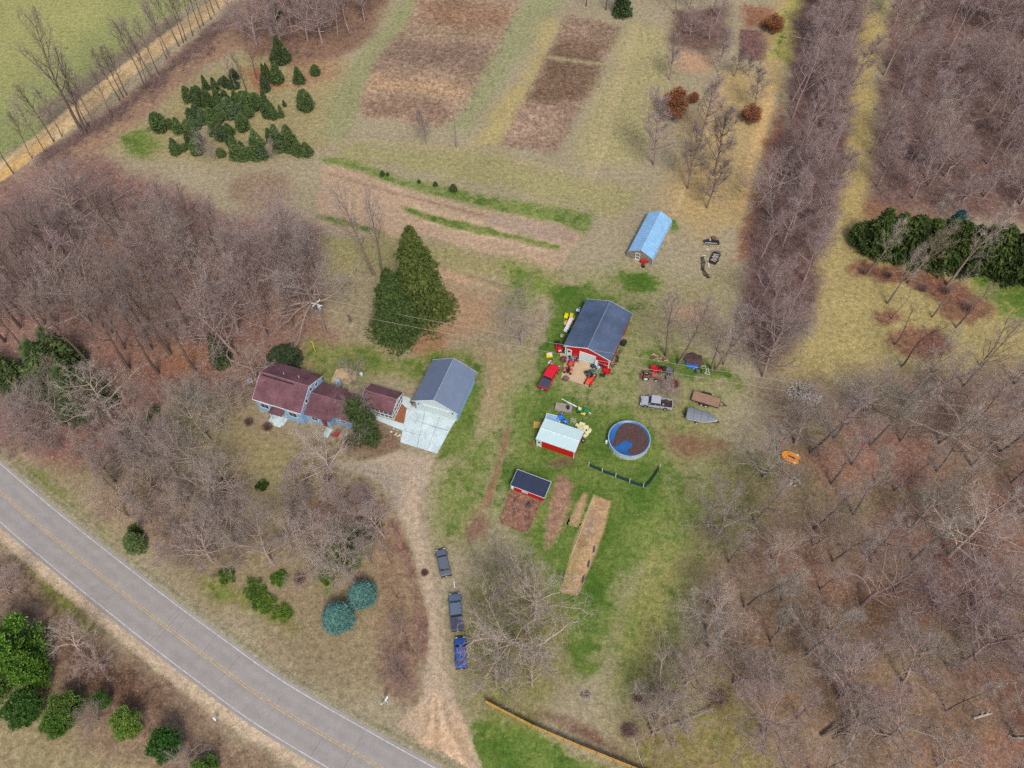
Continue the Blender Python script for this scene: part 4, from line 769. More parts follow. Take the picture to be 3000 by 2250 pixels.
def make_conifer(seed, H, R, nb, size, prof='cone', droop=.25, per=10, base=.04, irr=.8):
    rs = np.random.RandomState(seed); PP = []; DD = []
    u = np.sort(rs.uniform(0, 1, nb)); 
    for i, t in enumerate(u):
        z = H*(base+(1-base)*t); az = i*2.39996+rs.uniform(-.4, .4)
        pr = (1-t)**.85 if prof == 'cone' else (1-t**2.2)**.75*(0.75+.25*min(1, t*4)) if prof == 'round' else (1-t)**.78*(.9+.1*math.sin(t*31)) if prof == 'cone2' else (1-t)**.6*(.8+.2*min(1, t*5))
        L = R*(pr*rs.uniform(irr, 1.14)+.03)
        out = np.array([math.cos(az), math.sin(az), 0]); k = per+int(per*L/R*1.6); s = np.sqrt(rs.uniform(.05, 1, k))*L
        hol = .78+.5*max(0, math.sin(az*2+z*.9+seed)*math.sin(z*1.7+az+seed*.7)+.45) if prof == 'cone2' else 1.; L *= min(1.15, hol); s = s*min(1.15, hol); s = s*(1+rs.exponential(.07)); zz = z+s*(.28-.0*t)-droop*s*s/max(R, .1)+rs.normal(size=k)*size*.25; lat = rs.normal(size=k)*s*.17+rs.normal(size=k)*size*.2
        sd_ = np.array([-out[1], out[0], 0]); P = out[None]*s[:, None]+sd_[None]*lat[:, None]; P[:, 2] += zz; PP.append(P)
        DD.append(np.tile(out+np.array([0, 0, .15-droop*.9]), (k, 1))+sd_[None]*np.sign(lat)[:, None]*.35)
    P = np.concatenate(PP); D = np.concatenate(DD); P[:, 2] = np.maximum(P[:, 2], .08); P[:, 2] = np.minimum(P[:, 2], H*.99)
    V = needle_tris(P, D, size, rs); V[:, 2] = np.maximum(V[:, 2], .02); return V
def crown_lobes(seed, H, R, nl, size, npt, zb=.15, flat=.8, loose=1.0, lob=(.16, .32)):
    rs = np.random.RandomState(seed); PP = []; DD = []
    for i in range(nl):
        a = rs.choice(5)*1.256+seed+rs.normal()*.38; rr = R*.85*rs.uniform(.05, 1)**.6; zc = H*(zb+(.92-zb)*rs.uniform(.1, 1)*(1-.45*(rr/R)**2)); c = np.array([math.cos(a)*rr, math.sin(a)*rr, zc]); lr = R*rs.uniform(*lob)
        d = rs.normal(size=(npt, 3)); d[:, 2] = np.abs(d[:, 2])*.9-.2; d /= np.linalg.norm(d, axis=1)[:, None]; PP.append(c+d*lr*np.array([1, 1, flat])*(rs.uniform(.45, 1.0, npt)*(1+rs.exponential(.16*loose, npt)))[:, None]); DD.append(d+[0, 0, .2])
    P = np.concatenate(PP); P[:, 2] = np.maximum(P[:, 2], .1); V = needle_tris(P, np.concatenate(DD), size, rs, .9); V[:, 2] = np.maximum(V[:, 2], .02); return V
def tri_mesh(name, V, m): return np_mesh(name, V, np.arange(len(V)).reshape(-1, 3), m)
def post_mesh(name, H, r, m): mb = MB(); mb.tube((0, 0, -.05), (0, 0, H), r, r*.3, 7); me = bpy.data.meshes.new(name); me.from_pydata([tuple(v) for v in mb.v], [], mb.f); me.materials.append(m); return me
CON = {'spruce': [(tri_mesh('crown_mesh', make_conifer(600+i, 5, 1.55, 240, .30, 'cone' if i % 2 else 'full', .22, 8), M_SPR), post_mesh('trunk_mesh', 4.6, .11, M_TRUNK), 5, 1.55) for i in range(4)],
       'round': [(tri_mesh('crown_mesh', make_conifer(620+i, 4, 1.9, 260, .30, 'round', .2, 8), M_SPR), post_mesh('trunk_mesh', 3.4, .1, M_TRUNK), 4, 1.9) for i in range(2)],
       'big': [(tri_mesh('crown_mesh', make_conifer(640+i, 16, 5.0, 900, .44, 'cone2', .36, 22, .02, .55), M_SPR), post_mesh('trunk_mesh', 15.4, .3, M_TRUNK), 16, 5.0) for i in range(2)],
       'blue': [(tri_mesh('crown_mesh', make_conifer(660+i, 5, 2.2, 420, .26, 'round', .18, 12), M_BLUE), post_mesh('trunk_mesh', 4.6, .12, M_TRUNK), 5, 2.2) for i in range(2)],
       'pine': [(tri_mesh('crown_mesh', crown_lobes(680+i, 8, 3.2, 46, .26, 250, .1, .7, 1.9), M_PINE), post_mesh('trunk_mesh', 7.2, .16, M_TRUNK), 8, 3.2) for i in range(3)],
       'rust': [(tri_mesh('crown_mesh', crown_lobes(700+i, 8, 2.4, 60, .2, 170, .12, 1.2, 1.1, (.25, .45)), M_RUST), post_mesh('trunk_mesh', 7.6, .14, M_TRUNK), 8, 2.4) for i in range(2)],
       'low': [(tri_mesh('crown_mesh', crown_lobes(720+i, 1.4, 1.6, 26, .15, 130, .05, .45, 1.5), M_PINE), post_mesh('trunk_mesh', .9, .06, M_TRUNK), 1.4, 1.6) for i in range(2)]}
def evergreen(kind, loc, H, W_, label, color=(1, 1, 1, 1), group=None, name='spruce', cat='evergreen tree', lean=None):
    cm, tm, H0, R0 = rng.choice(CON[kind]); t = thing(name, label, cat, loc, rng.uniform(0, 6.28), group); t.scale = (W_/2/R0, W_/2/R0, H/H0)
    for nm, me in (('trunk', tm), ('crown', cm)): o = link(nm, me, t); o.color = color
    return t
def pxw(bx, by, w):                                          # metres across for w photo pixels at a ground point
    a = G(bx-w/2, by); b = G(bx+w/2, by); return math.hypot(a[0]-b[0], a[1]-b[1])
cl = [(95, 915, 710, 190, 'r', 1.0), (245, 890, 765, 90, 'r', .9), (340, 935, 745, 130, 's', 1), (460, 530, 345, 120, 's', 1.1), (300, 1205, 990, 120, 's', .9), (400, 1160, 1075, 80, 'r', 1), (480, 1100, 930, 90, 's', .8), (580, 1220, 1040, 150, 'r', 1), (885, 1250, 1120, 100, 'r', 1.1),
    (550, 500, 350, 100, 's', .8), (620, 560, 335, 160, 's', .8), (690, 385, 215, 95, 's', .9), (810, 400, 180, 100, 's', .8), (740, 610, 370, 150, 's', .8), (880, 650, 350, 170, 's', .9), (950, 560, 380, 120, 's', .8), (1080, 560, 385, 110, 's', 1.1), (1180, 600, 400, 130, 'r', 1.0), (1240, 625, 375, 140, 'r', 1.0), (1350, 635, 420, 150, 'r', 1), (1010, 740, 470, 180, 'b', .85), (900, 740, 560, 160, 'r', .9), (1150, 740, 550, 150, 'b', .8), (1240, 740, 620, 110, 'r', 1), (500, 780, 620, 130, 's', .9), (560, 720, 540, 120, 'b', .6), (660, 800, 600, 150, 'b', .8), (760, 800, 640, 160, 's', .9), (850, 810, 700, 110, 'r', 1), (450, 900, 760, 120, 's', 1), (540, 900, 730, 130, 'b', .8), (500, 960, 800, 140, 's', .9), (600, 1080, 930, 130, 'b', .7), (800, 960, 780, 140, 's', .9), (900, 1020, 820, 150, 'b', .75), (980, 960, 810, 120, 's', .9), (1010, 1100, 900, 110, 's', .8), (1175, 910, 690, 150, 'r', .9), (1090, 1270, 960, 140, 's', 1), (1185, 1280, 1015, 140, 's', .9), (1260, 1270, 1090, 80, 's', .9), (1340, 1280, 1040, 130, 's', 1), (1350, 1120, 870, 150, 's', 1.25), (1430, 1270, 1080, 110, 'b', .8), (1520, 1050, 860, 90, 's', .9), (1640, 1180, 880, 160, 'b', .9), (1690, 1120, 960, 100, 'b', .9), (1790, 1170, 860, 160, 's', .9), (1885, 1220, 1020, 130, 's', .9), (1990, 1220, 1050, 140, 's', 1.1),
    (1460, 400, 200, 120, 'b', .75), (1450, 240, 50, 90, 's', .8), (1510, 280, 60, 100, 's', .8), (1620, 290, 75, 150, 's', .8), (1895, 290, 110, 130, 's', .8), (2105, 190, 40, 120, 'r', .8), (1985, 650, 415, 190, 'r', .95), (1500, 740, 400, 150, 's', .85), (1570, 755, 580, 110, 's', 1), (1665, 740, 575, 60, 's', 1), (1700, 600, 500, 50, 's', 1.1), (1050, 240, 115, 100, 'b', .6), (950, 330, 200, 110, 'b', .6), (1040, 350, 240, 120, 'b', .6), (890, 300, 220, 100, 'b', .6), (1655, 10, -150, 240, 's', .6), (2175, 5, -180, 0, 's', 1)]
cl = [c for c in cl if c[3] > 0]
CT = []
for zx, zy, zt, zw, kd, dk in cl:
    bx, by, ty = 450+zx*.226, 180+(zy-18)*.226, 180+zt*.226; CT.append((G(bx, by), max(1.5, min(9, height_for(bx, by, ty))), pxw(bx, by, zw*.226), kd, dk))
KD = {p[0]: p for p in CT}
for p, i, j, nr in rows_of([c[0] for c in CT], 13):
    _, H, w_, kd, dk = KD[p]; H *= rng.uniform(.85, 1.2); w_ *= rng.uniform(.85, 1.1); g = {'s': 'spruce', 'r': 'round', 'b': 'spruce'}[kd]; v = rng.uniform(.95, 1.35)*dk
    nm = {'s': 'pointed dark spruce', 'r': 'round bushy pine', 'b': 'blue grey spruce'}[kd]
    evergreen(g, p, H*1.05, w_*1.18, f"{nm} of the christmas tree patch, {ORD[i]} row from front, {ORD[j]} from left", (v*.95, v, v*.85, 1) if kd != 'b' else (v*1.05, v*1.08, v*1.25, 1), 'evergreens of the christmas tree patch', 'spruce' if kd != 'r' else 'pine')
evergreen('spruce', G(826, 180), 7, 4.0, 'dark spruce at the foot of the top wood', (.8, .8, .8, 1))
evergreen('spruce', G(812, 55), 7, 4, 'dark spruce half hidden inside the top wood', (.7, .7, .7, 1))
evergreen('spruce', G(1822, 45), 9, 4.5, 'dark evergreen at the top edge of the picture', (.7, .75, .7, 1))
for i, (x, y, H) in enumerate(((1121, 514, 1.3), (1136, 514, .9), (1228, 536, .9), (1276, 545, 1.2), (1329, 560, 1.9))):
    evergreen('round', G(x, y), H, H*.8, f"tiny dark evergreen seedling, {ORD[i]} from left on the green strip", (.75, .8, .7, 1), 'evergreen seedlings on the green strip')
# the two great spruces
evergreen('big', G(1236, 912), height_for(1236, 912, 665), 11.0, 'tallest dark spruce, behind the other one near the garage', (1.0, .9, .54, 1), 'two great dark spruces')
evergreen('big', G(1168, 974), height_for(1168, 974, 790), 9.4, 'broad dark spruce standing in front of the tallest one', (.68, .74, .5, 1), 'two great dark spruces')
evergreen('big', G(1205, 900), 13, 6.5, 'slimmer dark spruce wedged between the two great spruces', (.86, .8, .5, 1), 'two great dark spruces')
evergreen('blue', G(998, 1822), 5.0, 4.3, 'blue spruce, the lower left one of the pair in the front yard', (.66, .76, .76, 1), 'two blue spruces of the front yard', 'blue_spruce')
evergreen('blue', G(1066, 1755), 4.6, 3.9, 'blue spruce, the upper right one of the pair in the front yard', (.66, .76, .76, 1), 'two blue spruces of the front yard', 'blue_spruce')
for i, (x, y, t_, w_, k) in enumerate(((2520, 712, 655, 60, 1.15), (2556, 730, 610, 85, 1), (2598, 742, 597, 90, 1.1), (2645, 755, 600, 90, .85), (2690, 764, 608, 90, .8), (2738, 768, 606, 95, .9), (2770, 772, 610, 80, 1.1), (2806, 778, 625, 85, .6), (2846, 782, 632, 90, .8), (2888, 782, 622, 90, 1), (2935, 800, 660, 90, .55), (2975, 806, 642, 100, .8), (3020, 815, 640, 100, .8), (3075, 830, 650, 100, .8))):
    evergreen('spruce' if i % 3 else 'round', G(x, y), min(11, height_for(x, y, t_)), pxw(x, y, w_)*1.15, f"dark evergreen of the right hand row, {ORD[i]} from left", (k*.8, k*.82, k*.5, 1), 'evergreen row in front of the upper right wood')
evergreen('blue', G(2748, 745), 12, 4, 'blue grey spruce poking above the right hand evergreen row', (.5, .55, .6, 1))
for x, y, H, w_, l, k in ((0, 1115, 10, 6, 'dark evergreen at the left edge below the left wood', .65), (60, 1130, 9, 6, 'dark evergreen second from the left edge below the left wood', .65), (175, 1130, 13, 8.5, 'dark grey green spruce beneath bare limbs at lower left', .75), (255, 1190, 12, 9, 'large dark spruce tangled with bare branches at lower left', .7), (205, 1080, 12, 6.5, 'greyish spruce top behind the large tangled spruce', .85), (655, 1065, 9, 3.6, 'narrow dark evergreen at the right of the left wood', .6), (402, 1600, 4, 3.4, 'dark olive juniper beside the road brush', .9)):
    evergreen('spruce', G(x, y), H, w_, l, (k*1.2, k*1.18, k*1.05, 1))
evergreen('round', G(838, 1068), 4.2, 6.0, 'big round dark shrub behind the house', (.42, .42, .46, 1), None, 'yew_shrub', 'shrub')
for x, y, H, w_, l, c in ((70, 1915, 11, 8.4, 'largest bright green pine in the lower left corner', (1.25, 1.5, .8, 1)), (120, 1985, 8, 5.2, 'bright green pine just below the largest one', (1.2, 1.4, .7, 1)), (20, 2010, 8, 5.5, 'green pine cut by the left edge, lower left', (.9, 1, .7, 1)), (95, 2090, 6, 5, 'dark green pine at the foot of the pine clump', (.6, .8, .6, 1)), (215, 2080, 6, 4.2, 'olive pine second in the row of small pines', (1.2, 1.15, .9, 1)), (180, 2125, 4, 4, 'low green pine under the olive one', (.8, 1, .55, 1)), (312, 2062, 4, 2.4, 'slim bright green pine in the lower left', (.75, 1.1, .6, 1)), (385, 2130, 5, 4.2, 'yellowish olive pine in the lower left', (1.7, 1.55, 1.1, 1)), (505, 2195, 6.5, 4.2, 'dark green pine by the white roadside post', (.5, .85, .6, 1)), (610, 2262, 4, 3.6, 'light green pine cut by the bottom edge', (1, 1.1, .7, 1))):
    evergreen('pine', G(x, y), H, w_, l, c, None, 'pine')
for b, ty, w_, l in (((1972, 352), 243, 66, 'oak still full of rust brown leaves in the right meadow'), ((2196, 357), 303, 52, 'small rust leaved oak beside the lane'), ((2262, 92), 38, 54, 'rust leaved oak above the mauve square plot'), ((2030, 300), 268, 30, 'little rust leaved bush right of the big rust leaved oak')):
    evergreen('rust', G(*b), height_for(b[0], b[1], ty)*.93, pxw(b[0], b[1], w_), l, (1, 1, 1, 1), 'rust leaved oaks', 'oak', 'oak')
# ivy-clad tree before the house
t = bare_tree(G(1085, 1295), 12, 'oak', 'grey', 'tree by the porch whose trunk is wrapped in dark ivy', None, lean=(-.12, .1), wide=.75)
iv = tri_mesh('ivy', np.concatenate([crown_lobes(760, 14, 2.3, 44, .26, 200, .1, 1.2, 1.6), crown_lobes(761, 7, 3.0, 30, .26, 180, .05, .8, 1.6)]), M_SPR); o = link('ivy', iv, t); o.color = (.85, .86, .74, 1); s_ = t.scale[0]; o.scale = (1/s_, 1/s_, 1/t.scale[2])
# low evergreen ground shrubs
for i, (x, y, w_, H, c, l) in enumerate(((455, 1203, 24, .9, (.8, 1.1, .6, 1), 'small green shrub at the edge of the left wood, upper one'), (434, 1230, 26, .9, (.8, 1.1, .6, 1), 'small green shrub at the edge of the left wood, middle one'), (391, 1287, 24, .8, (.8, 1.1, .6, 1), 'small green shrub at the edge of the left wood, lower one'),
    (820, 1700, 48, 1.2, (.95, 1.05, .5, 1), 'bright mossy green shrub in the front yard'), (745, 1725, 60, .9, (.85, .85, .55, 1), 'dark olive shrub left of the mossy one'), (778, 1765, 64, .8, (.95, .92, .5, 1), 'olive spreading shrub in the middle of the lower bed'), (826, 1800, 56, .8, (1.15, 1.1, .5, 1), 'yellow green spreading shrub nearest the paved road'), (670, 1690, 50, 1.2, (.95, .95, .5, 1), 'pale green shrub at the left end of the lower bed'),
    (1020, 1590, 80, 1.4, (.55, .62, .35, 1), 'dark green ground shrub under the twisted pale trees'), (1075, 1560, 70, 1.6, (.5, .6, .35, 1), 'dark green ground shrub nearest the gravel drive'), (1015, 1640, 75, 1.1, (.95, 1, .35, 1), 'lime green ground shrub above the blue spruces'), (962, 1690, 45, .9, (.85, .95, .4, 1), 'lime green tuft left of the blue spruces'), (770, 1425, 36, 1.2, (.45, .55, .35, 1), 'dark little shrub in the middle of the front lawn'), (660, 1420, 50, 1.4, (.4, .4, .35, 1), 'dark brushy shrub at the left of the front lawn'), (400, 1560, 40, 2.0, (.6, .6, .35, 1), 'dark olive shrub close to the road verge at left'))):
    evergreen('low', G(x, y), H, pxw(x, y, w_)*1.1, l, c, None, 'shrub', 'shrub')
def bare_shrub(loc, H, W_, tint, label, group=None):
    rs = np.random.RandomState(rng.randrange(9999)); n = 1500; D = rs.normal(size=(n, 3))*[.6, .6, .25]+[0, 0, .8]; D /= np.linalg.norm(D, axis=1)[:, None]
    st = D*(rs.uniform(0, .75, n)*1.0)[:, None]*[W_/2, W_/2, H]; D2 = D*[1, 1, .9]+rs.normal(size=D.shape)*.4; D2 /= np.linalg.norm(D2, axis=1)[:, None]
    V = slivers(st, D2, rs.uniform(.2, .45, n)*max(H, W_/2), np.full(n, .03), rs); V[:, 2] = np.maximum(V[:, 2], .01)
    o = link('bare_shrub', tri_mesh('twigs', V, M_TWIG), None, (loc[0], loc[1], 0)); tag(o, label, 'shrub', group); o.color = tint; return o
RED = (.9, .62, .58, 1)
for x, y, H, w_, c, l in ((785, 1255, 1.3, 2.9, (.62, .42, .4, 1), 'dark reddish round shrub under the house front windows'), (730, 1240, 1.2, 2.6, (.55, .45, .42, 1), 'brown shrub at the left corner of the house'), (2830, 905, 1.8, 4.5, RED, 'round red brush clump in the right clearing'), (2768, 855, 1.2, 3.6, RED, 'red brush at the foot of the large pale leaning tree'), (2530, 800, 1.3, 2.6, RED, 'small red brush at the left of the right clearing'), (2600, 810, 1.3, 3, (.7, .45, .42, 1), 'brown brush in front of the right evergreens'), (2700, 850, 1.6, 3.6, (.9, .65, .7, 1), 'mauve brush in front of the right evergreens'),
        (1870, 2050, 1.0, 2.2, RED, 'reddish brush by the big pale tree on the lawn'), (1840, 2145, .8, 1.9, RED, 'small reddish shrub on the lawn near the plank fence'), (1975, 1130, 1.6, 2.8, (.8, .35, .35, 1), 'wine red bare shrub above the silver pickup'), (880, 1700, .8, 3, RED, 'reddish low shrub in the front yard below the grey leaning tree'), (960, 1405, .9, 2.2, (.7, .3, .3, 1), 'dark red shrub in front of the middle wing'), (1020, 1300, 1.2, 3.4, (.6, .45, .42, 1), 'brown shrub below the ivy tree'), (1245, 1680, .8, 1.8, (.6, .4, .36, 1), 'brown clump by the gravel drive')):
    bare_shrub(G(x, y), H, w_, c, l)

# ================================================================== BUILDINGS
M_WHITE = mat('white painted trim', (226, 232, 234), .6, var=.06, vs=1)
M_SHING = mat('maroon asphalt shingles', (114, 80, 87), .9, var=.36, vs=.4, fine=5, stripes=(1, .35, .12), spec=.15)
M_BLUE_S = mat('blue lap siding', (150, 192, 232), .6, var=.07, stripes=(2, .2, .25))
M_BLUE_P = mat('pale blue white siding', (206, 224, 230), .6, var=.05, stripes=(2, .22, .12))
M_GROOF = mat('blue grey metal roofing', (112, 126, 150), .5, 0, var=.09, vs=.5, stripes=(1, .3, .10), spec=.35)
M_BROOF = mat('dark slate blue shingles', (82, 97, 124), .85, var=.28, vs=.3, fine=5, stripes=(0, .33, .10), spec=.2)
M_RED = mat('red ribbed steel siding', (202, 26, 28), .5, var=.08, stripes=(0, .25, .3))
M_REDY = mat('red ribbed side siding', (190, 24, 28), .5, var=.08, stripes=(1, .25, .3))
M_DOOR = mat('pale painted door', (214, 232, 230), .5, var=.04)
M_GLASS = mat('dark window glass', (44, 54, 66), .12, var=.1, spec=.8)
M_SCREEN = mat('dark insect screen', (92, 96, 108), .7, var=.15)
M_CONC = mat('pale concrete', (200, 218, 222), .85, var=.16, vs=.5, fine=4)
M_CONCT = mat('tan stained concrete', (196, 172, 140), .85, var=.14, vs=.6, fine=4)
M_STONE = mat('grey stone', (170, 162, 150), .9, var=.25, vs=2)
M_WOODG = mat('weathered grey wood', (158, 148, 140), .9, var=.2, vs=2, stripes=(0, .15, .25))
M_WOODN = mat('new yellow pine boards', (212, 168, 88), .8, var=.16, vs=2, stripes=(0, .14, .3))
M_WOODB = mat('brown deck boards', (158, 124, 104), .85, var=.2, vs=1.5, stripes=(1, .15, .3))
M_MULCH = mat('rusty wood mulch', (150, 96, 66), .95, var=.35, vs=3, fine=9)
M_BLACK = mat('black rubber', (38, 38, 40), .8, var=.15)
M_STEEL = mat('bare grey steel', (150, 152, 156), .4, .6, var=.12)
M_DSTEEL = mat('dark painted steel', (58, 60, 66), .5, .2, var=.15)
M_RUST = mat('rusty iron', (128, 84, 62), .85, var=.3, vs=4)
def gable(parent, L, W, eave, ridge, x0, y0, axis, roofm, over=.3, th=.14, wallm=None, gabm=None, inset=.3, trim=True, close=(True, True), name='roof'):
    """gable block: roof size L along the ridge by W across, lower corner x0,y0; axis 'x' or 'y' = ridge direction"""
    def T(a, b, z): return (x0+a, y0+b, z) if axis == 'x' else (x0+b, y0+a, z)
    h = W/2; mb = MB()
    P = [(0, eave), (h, ridge), (W, eave), (W, eave-th), (h, ridge-th*1.15), (0, eave-th)]
    vs = [T(0, b, z) for b, z in P]+[T(L, b, z) for b, z in P]
    mb.add(vs, [(0, 1, 7, 6), (1, 2, 8, 7), (2, 3, 9, 8), (3, 4, 10, 9), (4, 5, 11, 10), (5, 0, 6, 11), (0, 5, 4, 1), (1, 4, 3, 2), (6, 7, 10, 11), (7, 8, 9, 10)])
    rf = mb.build(name, roofm, parent)
    c = MB(); c.tube(T(.02, h, ridge-.02), T(L-.02, h, ridge-.02), .12, .12, 6); c.build('ridge_cap', mat('ridge '+roofm.name, tuple(min(255, v*1.0) for v in {'maroon asphalt shingles': (130, 96, 102), 'blue grey metal roofing': (140, 152, 172), 'dark slate blue shingles': (112, 128, 152)}.get(roofm.name, (206, 228, 230))), .7), rf)
    if trim:
        for e in (0, L):
            f = MB(); a = -.03 if e == 0 else L+.0; b_ = a+.03
            vs = [T(a, b, z) for b, z in ((-.02, eave-.2), (h, ridge-.2), (W+.02, eave-.2), (W+.02, eave+.02), (h, ridge+.04), (-.02, eave+.02))]; vs2 = [T(b_, b, z) for b, z in ((-.02, eave-.2), (h, ridge-.2), (W+.02, eave-.2), (W+.02, eave+.02), (h, ridge+.04), (-.02, eave+.02))]
            f.add(vs+vs2, [(0, 1, 4, 5), (1, 2, 3, 4), (6, 11, 10, 7), (7, 10, 9, 8)]+[(i, i+6, (i+1) % 6+6, (i+1) % 6) for i in range(6)]); f.build('barge_board', M_WHITE, rf)
    if wallm:
        i = inset; sl = (ridge-eave)/h
        w = MB()
        for b in (i, W-i-.12): w = MB(); w.add([T(i, b, 0), T(L-i, b, 0), T(L-i, b+.12, 0), T(i, b+.12, 0), T(i, b, eave-th-.02+sl*i), T(L-i, b, eave-th-.02+sl*i), T(L-i, b+.12, eave-th-.02+sl*i), T(i, b+.12, eave-th-.02+sl*i)], [(3, 2, 1, 0), (4, 5, 6, 7), (0, 1, 5, 4), (1, 2, 6, 5), (2, 3, 7, 6), (3, 0, 4, 7)]); w.build('wall', wallm, parent)
        for k, a in enumerate((i, L-i-.12)):
            if not close[k]: continue
            g = MB(); z1 = eave-th-.02+sl*(i+.12); prof = [(i+.12, 0), (W-i-.12, 0), (W-i-.12, z1), (h, ridge-th*1.2), (i+.12, z1)]
            g.add([T(a, b, z) for b, z in prof]+[T(a+.12, b, z) for b, z in prof], [(0, 1, 2, 3, 4), (9, 8, 7, 6, 5)]+[(j, j+5, (j+1) % 5+5, (j+1) % 5) for j in range(5)]); g.build('gable_wall', gabm or wallm, parent)
    return rf
def window(parent, c, w, h, face, frame=.09, name='window', mull=True):
    """face: 'x' or 'y' normal with sign; c = centre on the wall face"""
    ax = face[-1]; s = -1 if face[0] == '-' else 1
    def bx(mb, a, z, dw, dz, d, off=0):
        if ax == 'y': mb.box((c[0]+a, c[1]+s*(d/2+off), c[2]+z), (dw, d, dz))
        else: mb.box((c[0]+s*(d/2+off), c[1]+a, c[2]+z), (d, dw, dz))
    g = MB(); bx(g, 0, 0, w, h, .03); o = g.build(name, M_GLASS, parent)
    f = MB(); bx(f, 0, h/2, w+2*frame, frame, .06); bx(f, 0, -h/2, w+2*frame, frame*1.2, .07); bx(f, -w/2, 0, frame, h-frame*1.2, .055); bx(f, w/2, 0, frame, h-frame*1.2, .055)
    if mull: bx(f, 0, 0, .05, h-frame*1.2, .045)
    f.build('frame', M_WHITE, o); return o
def door(parent, c, w, h, face, m, glass=True):
    ax = face[-1]; s = -1 if face[0] == '-' else 1; d = MB()
    if ax == 'y': d.box((c[0], c[1]+s*.03, h/2), (w, .06, h))
    else: d.box((c[0]+s*.03, c[1], h/2), (.06, w, h))
    o = d.build('door', m, parent)
    if glass:
        g = MB()
        if ax == 'y':
            g.box((c[0], c[1]+s*.07, h*.74), (w*.55, .02, h*.24))
        else: g.box((c[0]+s*.07, c[1], h*.74), (.02, w*.55, h*.24))
        g.build('pane', M_GLASS, o)
    k = MB(); p = (c[0]+w*.4, c[1]+s*.09, h*.48) if ax == 'y' else (c[0]+s*.09, c[1]+w*.4, h*.48); k.ball(p, .045, 8); k.build('handle', M_STEEL, o); return o
# ---- house: origin at the middle of the main block
RZ = math.radians
H = thing('house', 'blue sided house with maroon shingle roofs, low middle wing and screened porch', 'house', (-39.91, 83.79, 0), RZ(-20.3))
gable(H, 9.55, 8.5, 4.2, 6.75, -4.445, -4.56, 'x', M_SHING, wallm=M_BLUE_S, gabm=M_BLUE_S, inset=.28)
fy = -4.56+.28
for x in (-2.6, 2.95): window(H, (x, fy, 2.35), 1.6, 1.45, '-y')
dr = door(H, (.1, fy, 0), 1.0, 2.1, '-y', M_WHITE)
for x in (-.8, 1.0): window(H, (x, fy, 1.45), .34, 1.7, '-y', mull=False)
p = MB(); pr = [(1.35*math.cos(a), .62*math.sin(a)) for a in np.linspace(0, math.pi, 9)]; p.prism([(x+.1, 2.62+z) for x, z in pr], fy-1.25, fy-.02, 'y'); p.build('portico_roof', M_SHING, H)
for x in (-1.0, 1.2): q = MB(); q.tube((x, fy-1.1, 0), (x, fy-1.1, 2.62), .07, .07, 8); q.build('post', M_WHITE, H)
s = MB(); s.box((-.2, fy-.85, .09), (3.0, 1.6, .18)); s.box((-.2, fy-1.85, .05), (2.2, .4, .1)); s.build('front_step', M_CONC, H)
gx_ = 5.105-.28
for y, z in ((-1.9, 4.2), (.1, 5.1), (1.8, 4.3)): window(H, (gx_, y, z), .7, .9, '+x', mull=False)
v = MB()
for x, y, z in ((-.6, .9, 6.1), (2.2, 1.2, 6.0)): v.tube((x, y, z-.2), (x, y, z+.45), .06, .06, 8)
v.build('vent_pipe', M_WHITE, H)
v = MB(); v.box((-.8, -.75, 6.62), (6.2, .2, .1)); v.build('roof_vent', M_BLACK, H)
# middle wing (its front slope reaches down over an entry)
gable(H, 5.4, 7.2, 2.65, 4.35, 4.55, -3.7, 'x', M_SHING, wallm=M_BLUE_S, inset=.3, trim=False, close=(False, True), name='wing_roof')
gable(H, 4.2, 5.6, 2.95, 4.30, 9.9, -2.75, 'x', M_SHING, wallm=M_BLUE_S, inset=.3, trim=False, close=(False, True), name='wing_roof')
window(H, (11.7, -2.45, 1.7), .95, .75, '-y'); window(H, (6.6, -3.4, 1.5), 1.2, 1.0, '-y'); door(H, (8.5, -3.4, 0), .95, 2.05, '-y', mat('red painted door', (150, 50, 62), .5))
r = MB(); r.path([(12.9, -3.6, 1.0), (12.9, -5.2, .8)], .04); r.path([(12.9, -3.6, 0), (12.9, -3.6, 1.0)], .04); r.path([(12.9, -5.2, 0), (12.9, -5.2, .8)], .04); r.build('hand_rail', M_WHITE, H)
w = MB(); w.box((9.3, -4.6, .05), (1.1, 1.9, .1)); w.build('entry_step', M_CONC, H)
# screened porch
PX0, PX1, PY0, PY1 = 13.2, 19.55, 1.45, 6.1
gable(H, PX1-PX0, PY1-PY0, 2.55, 3.75, PX0, PY0, 'x', M_SHING, trim=True, name='porch_roof')
sc = MB(); ins = .28
for x, y, dx, dy in (((PX0+PX1)/2, PY0+ins, PX1-PX0-2*ins, .04), ((PX0+PX1)/2, PY1-ins, PX1-PX0-2*ins, .04), (PX1-ins, (PY0+PY1)/2, .04, PY1-PY0-2*ins-.1)): sc.box((x, y, 1.3), (dx, dy, 2.2))
sc.build('insect_screen', M_SCREEN, H)
fr = MB()
for y in (PY0+ins-.06, PY1-ins+.06):
    for z in (.25, 1.15, 2.32): fr.box(((PX0+PX1)/2, y, z), (PX1-PX0-2*ins-.02, .08, .09))
    for i in range(8): fr.box((PX0+ins+i*(PX1-PX0-2*ins)/7, y, 1.2), (.09, .085, 2.36))
for z in (.25, 1.15, 2.32): fr.box((PX1-ins+.06, (PY0+PY1)/2, z), (.08, PY1-PY0-2*ins-.02, .09))
for i in range(1, 5): fr.box((PX1-ins+.06, PY0+ins+i*(PY1-PY0-2*ins)/5, 1.35), (.085, .09, 2.1+.4*(1-abs(i-2.5)/2.5)))
for s_ in (-1, 1): fr.tube((PX1-ins+.06, (PY0+PY1)/2+s_*(PY1-PY0-.4)/2, 2.4), (PX1-ins+.06, (PY0+PY1)/2, 3.5), .05, .05, 4)
